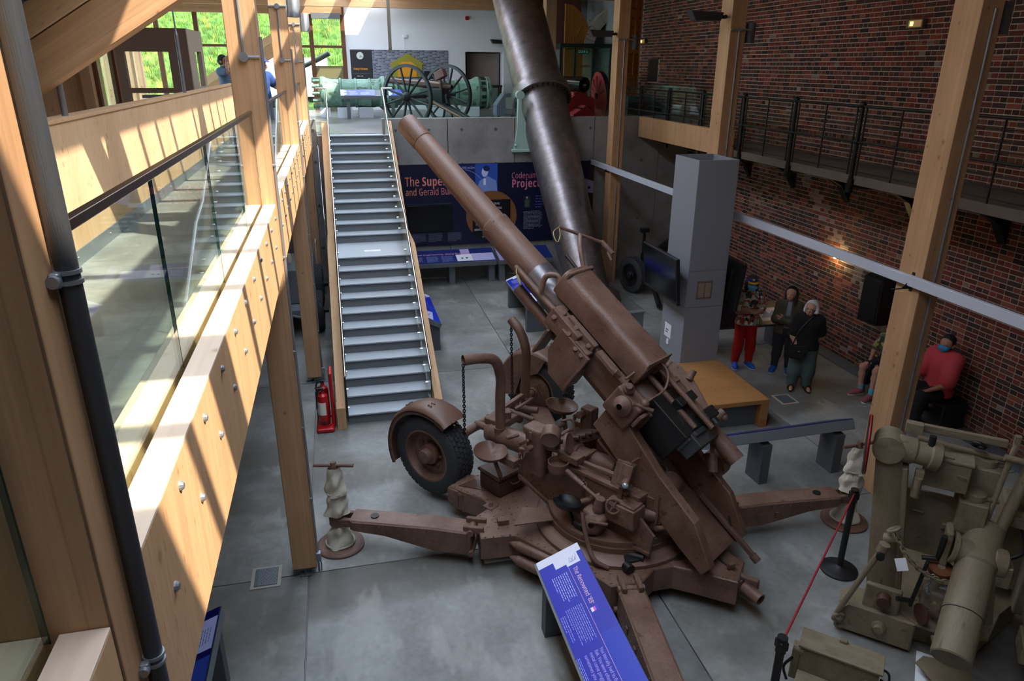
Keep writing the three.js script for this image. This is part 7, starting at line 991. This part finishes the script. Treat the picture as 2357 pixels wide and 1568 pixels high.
function person(label, pos, ry, J, o) {
  const P = thing('person', label, 'person', pos, ry); P.rotation.order = 'YXZ';
  const s = o.build ?? 1, fem = o.fem ?? 0;
  const torso = [[J.pelvis, J.belly, 0.125 * s, 0.12 * s, 1.25], [J.belly, J.chest, 0.12 * s, 0.125 * s, 1.2], [lerp3(J.hipL, J.pelvis, 0.25), lerp3(J.hipR, J.pelvis, 0.25), 0.11 * s, 0.11 * s], [lerp3(J.shL, J.chest, 0.15), lerp3(J.shR, J.chest, 0.15), 0.07 * s, 0.07 * s, 0.95], [J.chest, J.neck, 0.1 * s, 0.055]];
  const armL = [[J.shL, J.elL, 0.052 * s, 0.042 * s], [J.elL, J.wrL, 0.041 * s, 0.026]], armR = [[J.shR, J.elR, 0.052 * s, 0.042 * s], [J.elR, J.wrR, 0.041 * s, 0.026]];
  const leg = (h, k, a) => [[h, k, 0.085 * s, 0.058 * s], [k, lerp3(k, a, 0.3), 0.055 * s, 0.056 * s], [lerp3(k, a, 0.3), a, 0.056 * s, 0.036]];
  const legs = [...leg(J.hipL, J.knL, J.anL), ...leg(J.hipR, J.knR, J.anR)];
  const neck = [[J.neck, J.head, 0.052, 0.05]];
  const feet = [[J.anL, J.toL, 0.036, 0.03], [J.anR, J.toR, 0.036, 0.03]];
  // head with its own frame
  const H = new THREE.Matrix4().compose(A3(J.head), new THREE.Quaternion().setFromEuler(new THREE.Euler(...(J.look ?? [0, 0, 0]), 'YXZ')), V(1, 1, 1)), hp = (x, y, z) => V(x, y, z).applyMatrix4(H).toArray();
  const headB = [[hp(0, 0.09, -0.015), hp(0, 0.06, -0.02), 0.088, 0.088], [hp(0, 0.06, 0.012), hp(0, -0.02, 0.03), 0.076, 0.05], [hp(0, -0.035, 0.052), hp(0, -0.03, 0.045), 0.028, 0.03], [hp(0, 0.03, 0.088), hp(0, -0.002, 0.108), 0.011, 0.017], [hp(0.03, -0.012, 0.072), hp(0.03, 0.01, 0.066), 0.022, 0.02], [hp(-0.03, -0.012, 0.072), hp(-0.03, 0.01, 0.066), 0.022, 0.02], [hp(0, 0.055, 0.078), hp(0.03, 0.055, 0.072), 0.012, 0.01], [hp(0, 0.055, 0.078), hp(-0.03, 0.055, 0.072), 0.012, 0.01], [hp(0.085, 0.02, -0.012), hp(0.09, 0.05, -0.02), 0.016, 0.02], [hp(-0.085, 0.02, -0.012), hp(-0.09, 0.05, -0.02), 0.016, 0.02], [hp(-0.018, -0.034, 0.082), hp(0.018, -0.034, 0.082), 0.009, 0.009], [hp(0, -0.03, 0), J.neck, 0.05, 0.055]];
  const bodyG = [meshOf([...torso, ...armL, ...armR, ...legs, ...neck, ...feet], 0.016, 0.04), meshOf(headB, 0.0065, 0.018), meshOf([...handBones(J.wrL, ...J.handL), [J.wrL, lerp3(J.wrL, J.elL, 0.12), 0.026, 0.027]], 0.005, 0.008), meshOf([...handBones(J.wrR, ...J.handR), [J.wrR, lerp3(J.wrR, J.elR, 0.12), 0.026, 0.027]], 0.005, 0.008)];
  obj('body', bodyG.map((g) => g), o.skin ?? mat.skin, P);
  obj('eyes', [sp(0.0115, ...hp(0.032, 0.033, 0.07), 8), sp(0.0115, ...hp(-0.032, 0.033, 0.07), 8)], std({ color: 0x2a2420, roughness: 0.2 }), P);
  const cloth = (name, bones, grow, m, cut, h = 0.013, k = 0.045) => { const q = obj(name, meshOf(bones, h, k, grow, cut), m, P, 'y'); return q; };
  // lower garment
  if (o.legs) cloth(o.legs.name, [...legs.map((b, i) => [b[0], b[1], b[2] + (o.legs.wide ?? 0) * 0.6, b[3] + (o.legs.wide ?? 0)]), [J.pelvis, J.belly, 0.128 * s, 0.122 * s, 1.22], [lerp3(J.hipL, J.pelvis, 0.25), lerp3(J.hipR, J.pelvis, 0.25), 0.114 * s, 0.114 * s]], 0.014, o.legs.mat, o.legs.cut);
  // upper garment
  const sl = o.top.sleeve ?? 1, slv = (a) => sl >= 1 ? [a[0], a[1]] : [[a[0][0], lerp3(a[0][0], a[0][1], sl), a[0][2] + 0.008, a[0][3] + 0.014]];
  cloth(o.top.name, [...torso, ...slv(armL), ...slv(armR)], 0.018 + (o.top.loose ?? 0), o.top.mat, o.top.cut);
  if (o.jacket) cloth('jacket', [...torso, ...armL, ...armR], 0.034, o.jacket.mat, o.jacket.cut);
  // shoes
  for (const [a, t] of [[J.anL, J.toL], [J.anR, J.toR]]) {
    const gnd = o.ground ?? 0, d = V(t[0] - a[0], 0, t[2] - a[2]).normalize(), A = V(...a), up = (v, y) => [v.x, y, v.z], heel = A.clone().addScaledVector(d, -0.05), ball = A.clone().addScaledVector(d, 0.12), toe = A.clone().addScaledVector(d, 0.175);
    const q = [[up(heel, gnd + 0.045), up(ball, gnd + 0.036), 0.042, 0.045], [up(ball, gnd + 0.036), up(toe, gnd + 0.03), 0.044, 0.034], [up(A, gnd + 0.08), up(A.clone().addScaledVector(d, 0.06), gnd + 0.06), 0.046, 0.04]];
    if (o.shoes.sandal) { obj('sandal', [meshOf(q.slice(0, 2), 0.008, 0.02, 0.004, (x, y) => y - gnd - 0.022), tor(0.05, 0.011, up(ball, gnd + 0.045), up(ball.clone().add(d), gnd + 0.1), 18, 6), tor(0.05, 0.009, up(A, gnd + 0.075), up(A, gnd + 1), 18, 6)], o.shoes.mat, P); }
    else { obj('shoe', meshOf(q, 0.008, 0.02, 0.006, (x, y) => gnd + 0.012 - y), o.shoes.mat, P); obj('sole', meshOf(q.slice(0, 2), 0.008, 0.02, 0.01, (x, y) => Math.max(y - gnd - 0.022, gnd - y)), o.shoes.sole ?? mat.white, P); }
    if (o.socks) obj('sock', meshOf([[[a[0], a[1], a[2]], [a[0], a[1] + 0.1, a[2]], 0.043, 0.046]], 0.008, 0.02), o.socks, P);
  }
  // hair, mask, cap, glasses
  if (o.hair) { const L = o.hair.len ?? 0, hb = [[hp(0, 0.1, -0.025), hp(0, 0.06, -0.035), 0.098, 0.098], ...(L ? [[hp(0.075, 0.06, -0.02), hp(0.085, 0.06 - L, -0.01), 0.04, 0.035], [hp(-0.075, 0.06, -0.02), hp(-0.085, 0.06 - L, -0.01), 0.04, 0.035], [hp(0, 0.05, -0.07), hp(0, 0.05 - L, -0.07), 0.06, 0.06]] : [])]; const wv = o.hair.curl ?? 0.004; const f0 = field(hb, 0.03), inv = H.clone().invert(), vv = new THREE.Vector3(), [lo, hi] = bound(hb, 0.04); obj('hair', netMesh((x, y, z) => { vv.set(x, y, z).applyMatrix4(inv); const face = 0.02 + (vv.y > 0.1 ? (vv.y - 0.1) * 0.9 : 0); return Math.max(f0(x, y, z) + wv * Math.sin(x * 130) * Math.sin(y * 110) * Math.sin(z * 120), Math.abs(vv.x) < 0.078 ? vv.z - face : vv.z - 0.045); }, lo, hi, 0.0075), o.hair.mat, P); }
  if (o.mask) obj('face_mask', meshOf([[hp(-0.045, -0.005, 0.07), hp(0.045, -0.005, 0.07), 0.036, 0.036], [hp(0, 0.01, 0.09), hp(0, -0.04, 0.066), 0.03, 0.034], [hp(0.05, 0, 0.055), hp(0.082, 0.02, 0.0), 0.018, 0.004], [hp(-0.05, 0, 0.055), hp(-0.082, 0.02, 0.0), 0.018, 0.004]], 0.0065, 0.02), o.mask, P);
  if (o.cap) { const c = sub('cap', P); c.applyMatrix4(H); obj('crown', new THREE.SphereGeometry(0.108, 24, 12, 0, 2 * PI, 0, PI * 0.52).scale(0.95, 0.85, 1.06).translate(0, 0.088, -0.015), o.cap.mat, c); obj('peak', ex([...lin(0, PI, 12).map((a) => [0.085 * Math.cos(a), 0.1 + 0.075 * Math.sin(a)]), [-0.085, 0.06], [0, 0.09], [0.085, 0.06]], 0.008).rotateX(PI / 2 + 0.25).translate(0, 0.115, -0.01), o.cap.peak, c); if (o.cap.badge) obj('badge', rb(0.04, 0.03, 0.01, 0, 0.13, 0.085, 0.004, -0.4, 0, 0), o.cap.badge, c); }
  if (o.glasses) { const c = sub('glasses', P); c.applyMatrix4(H); obj('frame', [tor(0.026, 0.0035, [0.033, 0.03, 0.092], [0.033, 0.03, 1], 16, 5), tor(0.026, 0.0035, [-0.033, 0.03, 0.092], [-0.033, 0.03, 1], 16, 5), cy([-0.008, 0.034, 0.094], [0.008, 0.034, 0.094], 0.003, 0.003, 5), cy([0.058, 0.034, 0.09], [0.088, 0.04, -0.01], 0.003, 0.003, 5), cy([-0.058, 0.034, 0.09], [-0.088, 0.04, -0.01], 0.003, 0.003, 5)], mat.black, c); }
  return P;
}
const stand = (h, w = 1) => ({ pelvis: [0, 0.53 * h, 0], belly: [0, 0.62 * h, 0.01], chest: [0, 0.74 * h, 0], neck: [0, 0.845 * h, -0.005], head: [0, 0.9 * h, 0.02], shL: [0.1 * h * w, 0.805 * h, 0], shR: [-0.1 * h * w, 0.805 * h, 0], hipL: [0.052 * h, 0.5 * h, 0], hipR: [-0.052 * h, 0.5 * h, 0], knL: [0.065 * h, 0.275 * h, 0.02], knR: [-0.065 * h, 0.275 * h, 0.02], anL: [0.075 * h, 0.05 * h, -0.01], anR: [-0.075 * h, 0.05 * h, -0.01], toL: [0.095 * h, 0.02 * h, 0.1 * h], toR: [-0.095 * h, 0.02 * h, 0.1 * h] });
const crossed = (h) => ({ elL: [0.125 * h, 0.64 * h, 0.05 * h], elR: [-0.125 * h, 0.64 * h, 0.05 * h], wrL: [-0.03 * h, 0.675 * h, 0.135 * h], wrR: [0.03 * h, 0.655 * h, 0.15 * h], handL: [[-1, 0.1, -0.25], [0, 1, 0.2], [0, 0.2, 1], 0.5], handR: [[1, 0.12, -0.3], [0, 1, 0.2], [0, 0.2, 1], 0.5] });
const fabric = (w, h, draw, r = 0.6) => { const t = canvasTex(w, h, draw); t.wrapS = t.wrapT = THREE.RepeatWrapping; t.repeat.set(1 / r, 1 / r); return std({ map: t, roughness: 0.85 }); };
const blobs = (bg, cols, n, sd) => (k, w, h) => { k.fillStyle = bg; k.fillRect(0, 0, w, h); let s = sd; const r = () => { s = (s * 1664525 + 1013904223) >>> 0; return s / 4294967296; }; for (let i = 0; i < n; i++) { k.fillStyle = cols[Math.floor(r() * cols.length)]; k.beginPath(); k.ellipse(r() * w, r() * h, 6 + r() * 22, 6 + r() * 26, r() * 3, 0, 7); k.fill(); } };
const skin = std({ color: 0xb88870, roughness: 0.6 }), jeansD = std({ color: 0x24252b, roughness: 0.9 });
{
  let h = 1.66;
  person('person in a blue cap, blue mask, patterned shirt and red trousers, arms crossed', [6.74, 0, -10.5], -0.2, { ...stand(h), ...crossed(h), look: [-0.05, -0.1, 0] }, { skin, legs: { name: 'trousers', mat: std({ color: 0xb5120f, roughness: 0.8 }), wide: 0.014, cut: (x, y) => 0.09 - y }, top: { name: 'shirt', mat: fabric(256, 256, blobs('#b9bdb6', ['#20242a', '#2b3138', '#7d8a82', '#b0483c', '#e2dccb', '#39453f', '#9c9486'], 120, 5)), sleeve: 0.75, loose: 0.012, cut: (x, y) => 0.49 * 1.66 - y }, shoes: { mat: std({ color: 0x1c54b8, roughness: 0.6 }) }, hair: { len: 0.16, curl: 0.012, mat: std({ color: 0x3c2a20, roughness: 0.9 }) }, mask: std({ color: 0x4fb4d8, roughness: 0.7 }), cap: { mat: std({ color: 0x1a2f86, roughness: 0.8 }), peak: std({ color: 0xd9a514, roughness: 0.7 }), badge: std({ color: 0xd9b13c }) } });
  h = 1.52;
  person('person with long dark hair, olive jacket over a grey shirt and arms crossed, looking up', [7.3, 0, -10.15], -0.65, { ...stand(h, 0.94), ...crossed(h), look: [-0.3, -0.25, 0.08] }, { skin, build: 0.92, legs: { name: 'trousers', mat: jeansD, wide: 0.008, cut: (x, y) => 0.07 - y }, top: { name: 'shirt', mat: std({ color: 0x7c8386, roughness: 0.9 }), sleeve: 0.5, cut: (x, y) => 0.5 * 1.52 - y }, jacket: { mat: std({ color: 0x4a4535, roughness: 0.9 }), cut: (x, y, z) => Math.max(0.47 * 1.52 - y, z > 0.02 ? 0.045 - Math.abs(x) - Math.max(0, (y - 1.0)) * 0.05 - (y > 0.93 && y < 1.06 && z > 0.1 ? 0.2 : 0) : -1) }, shoes: { mat: std({ color: 0x1b4f9e, roughness: 0.6 }) }, hair: { len: 0.2, curl: 0.008, mat: std({ color: 0x1c1614, roughness: 0.8 }) } });
  h = 1.5; const J = { ...stand(h, 1.0), elL: [0.24, 0.92, -0.06], wrL: [0.12, 0.78, -0.16], elR: [-0.2, 0.92, 0.02], wrR: [-0.14, 0.74, 0.14], handL: [[-1, -0.2, -0.1], [0, 1, 0], [0, 0, -1], 0.4], handR: [[0.5, -0.5, 0.5], [0, 1, 0], [0, 0, 1], 0.6], look: [-0.22, -0.45, 0] };
  const w = person('older person with short white hair, glasses, black top and wide grey-green trousers', [7.18, 0, -9.44], -0.45, J, { skin, build: 1.16, legs: { name: 'wide_trousers', mat: std({ color: 0x4a5a57, roughness: 0.9 }), wide: 0.035, cut: (x, y) => 0.06 - y }, top: { name: 'top', mat: std({ color: 0x0f1013, roughness: 0.9 }), sleeve: 0.7, loose: 0.014, cut: (x, y) => 0.48 * 1.5 - y }, shoes: { mat: mat.black, sandal: 1 }, hair: { len: 0.05, curl: 0.006, mat: std({ color: 0xc6c8ca, roughness: 0.8 }) }, glasses: 1 });
  const bag = thing('shoulder_bag', 'black shoulder bag held in front of the white-haired person', 'bag', [6.98, 0.62, -9.32], -0.45); obj('pouch', rb(0.26, 0.24, 0.1, 0, 0.1, 0, 0.04), mat.black, bag); obj('flap', rb(0.27, 0.12, 0.03, 0, 0.16, 0.05, 0.012), mat.black, bag); obj('strap', tu([[-0.1, 0.2, 0], [-0.02, 0.45, -0.02], [0.16, 0.68, -0.1]], 0.012, 16, 6), mat.black, bag); obj('buckle', rb(0.03, 0.02, 0.008, 0, 0.13, 0.068), mat.chrome, bag);
  const seat = (sc) => ({ pelvis: [0, 0.52, -0.05], belly: [0, 0.66, -0.06], chest: [0, 0.86 * sc + 0.04, -0.06], neck: [0, 1.03 * sc + 0.04, -0.05], head: [0, 1.12 * sc + 0.04, -0.02], shL: [0.165 * sc, 0.97 * sc + 0.04, -0.05], shR: [-0.165 * sc, 0.97 * sc + 0.04, -0.05], hipL: [0.085, 0.51, -0.02], hipR: [-0.085, 0.51, -0.02], knL: [0.12, 0.5, 0.4 * sc], knR: [-0.12, 0.5, 0.4 * sc], anL: [0.13, 0.08, 0.42 * sc], anR: [-0.12, 0.08, 0.36 * sc], toL: [0.15, 0.03, 0.56 * sc], toR: [-0.15, 0.03, 0.52 * sc] });
  person('person in a flowered shirt and dark shorts sitting on a black bench behind the post', [8.38, 0, -8.98], -1.35, { ...seat(0.9), elL: [0.22, 0.66, 0.02], elR: [-0.22, 0.66, 0.02], wrL: [0.12, 0.57, 0.22], wrR: [-0.12, 0.57, 0.22], handL: [[-0.1, -0.2, 1], [-1, 0.2, 0], [0, 1, 0.2], 0.4], handR: [[0.1, -0.2, 1], [1, 0.2, 0], [0, 1, 0.2], 0.4], look: [-0.15, 0.3, 0] }, { skin, build: 0.84, legs: { name: 'shorts', mat: std({ color: 0x20242f, roughness: 0.9 }), wide: 0.02, cut: (x, y, z) => z - 0.3 }, top: { name: 'shirt', mat: fabric(256, 256, blobs('#2e4038', ['#9aa05a', '#5a7a4a', '#26303a', '#b8a868', '#7a3a48', '#3c5a6a'], 140, 9)), sleeve: 0.6, loose: 0.01, cut: (x, y) => 0.5 - y }, shoes: { mat: std({ color: 0x8a4a52, roughness: 0.7 }) }, socks: std({ color: 0x4fa6c0, roughness: 0.9 }), hair: { len: 0, mat: std({ color: 0x241a16, roughness: 0.9 }) }, glasses: 1 });
  person('person in a loose pink top and blue mask seated by the brick wall', [8.4, 0, -7.95], -1.5, { ...seat(1.04), elL: [0.25, 0.72, 0.1], elR: [-0.24, 0.72, 0.1], wrL: [0.13, 0.6, 0.34], wrR: [-0.14, 0.6, 0.32], handL: [[-0.1, -0.35, 1], [-1, 0.2, 0], [0, 1, 0.3], 0.5], handR: [[0.1, -0.35, 1], [1, 0.2, 0], [0, 1, 0.3], 0.5], look: [-0.08, 0.2, 0] }, { skin: std({ color: 0xa5735a, roughness: 0.6 }), build: 1.14, legs: { name: 'trousers', mat: std({ color: 0x121317, roughness: 0.9 }), wide: 0.03, cut: (x, y) => 0.13 - y }, top: { name: 'loose_top', mat: std({ color: 0xc8444c, roughness: 0.85 }), sleeve: 0.85, loose: 0.03, cut: (x, y) => 0.47 - y }, shoes: { mat: mat.black, sandal: 1 }, hair: { len: 0, mat: std({ color: 0x14110f, roughness: 0.7 }) }, mask: std({ color: 0x2f8fc4, roughness: 0.7 }) });
  for (const [z, lab] of [[-9.0, 'low black bench under the seated person in shorts'], [-7.95, 'low black bench under the seated person in pink']]) { const b = thing('black_bench', lab, 'bench', [8.48, 0, z]); obj('seat', rb(0.42, 0.05, 0.72, 0, 0.4, 0, 0.01), mat.black, b); obj('side_panel', rb(0.4, 0.38, 0.04, 0, 0.19, -0.33, 0.006), mat.black, b); obj('side_panel', rb(0.4, 0.38, 0.04, 0, 0.19, 0.33, 0.006), mat.black, b); }
  h = 1.66;
  person('person in a grey-blue shirt holding a phone to the head beyond the timber panel', [-2.34, U, -18.2], 1.2, { ...stand(h), elL: [0.2, 1.3, 0.2], wrL: [0.1, 1.5, 0.12], elR: [-0.2, 1.32, 0.2], wrR: [-0.09, 1.52, 0.14], handL: [[-0.1, 1, 0.1], [-1, 0, 0], [1, 0, 0.2], 0.5], handR: [[0.1, 1, 0.1], [1, 0, 0], [-1, 0, 0.2], 0.5], look: [0, 0, 0] }, { skin: std({ color: 0x8e6450, roughness: 0.6 }), legs: { name: 'trousers', mat: jeansD, wide: 0.01, cut: (x, y) => 0.07 - y }, top: { name: 'shirt', mat: std({ color: 0x4a5a72, roughness: 0.9 }), sleeve: 0.7, cut: (x, y) => 0.48 * 1.66 - y }, shoes: { mat: mat.black }, hair: { len: 0, mat: std({ color: 0x1a1512, roughness: 0.9 }) } });
  h = 1.62;
  person('person in a blue cap and blue shirt leaning a hand on the glass balustrade', [-1.12, U, -13.0], 0.9, { ...stand(h), elL: [0.26, 1.16, 0.06], wrL: [0.26, 1.08, 0.3], elR: [-0.22, 1.06, 0.0], wrR: [-0.2, 0.82, 0.1], handL: [[0.1, -0.4, 1], [-1, 0, 0], [0, 1, 0.3], 0.6], handR: [[0, -1, 0.1], [0.4, 0, 1], [1, 0, 0], 0.4], look: [0, 0.3, 0] }, { skin, legs: { name: 'trousers', mat: std({ color: 0x26304a, roughness: 0.9 }), wide: 0.01, cut: (x, y) => 0.07 - y }, top: { name: 'shirt', mat: std({ color: 0x1f3f7a, roughness: 0.9 }), sleeve: 0.7, cut: (x, y) => 0.48 * 1.62 - y }, shoes: { mat: mat.black }, hair: { len: 0.02, mat: std({ color: 0x8a8a88, roughness: 0.9 }) }, cap: { mat: std({ color: 0x2a3f8c, roughness: 0.8 }), peak: std({ color: 0x2a3f8c, roughness: 0.8 }) } });
}
scene.traverse((o) => { if (o.isMesh) { o.castShadow = true; o.receiveShadow = true; } });
renderer.render(scene, camera);
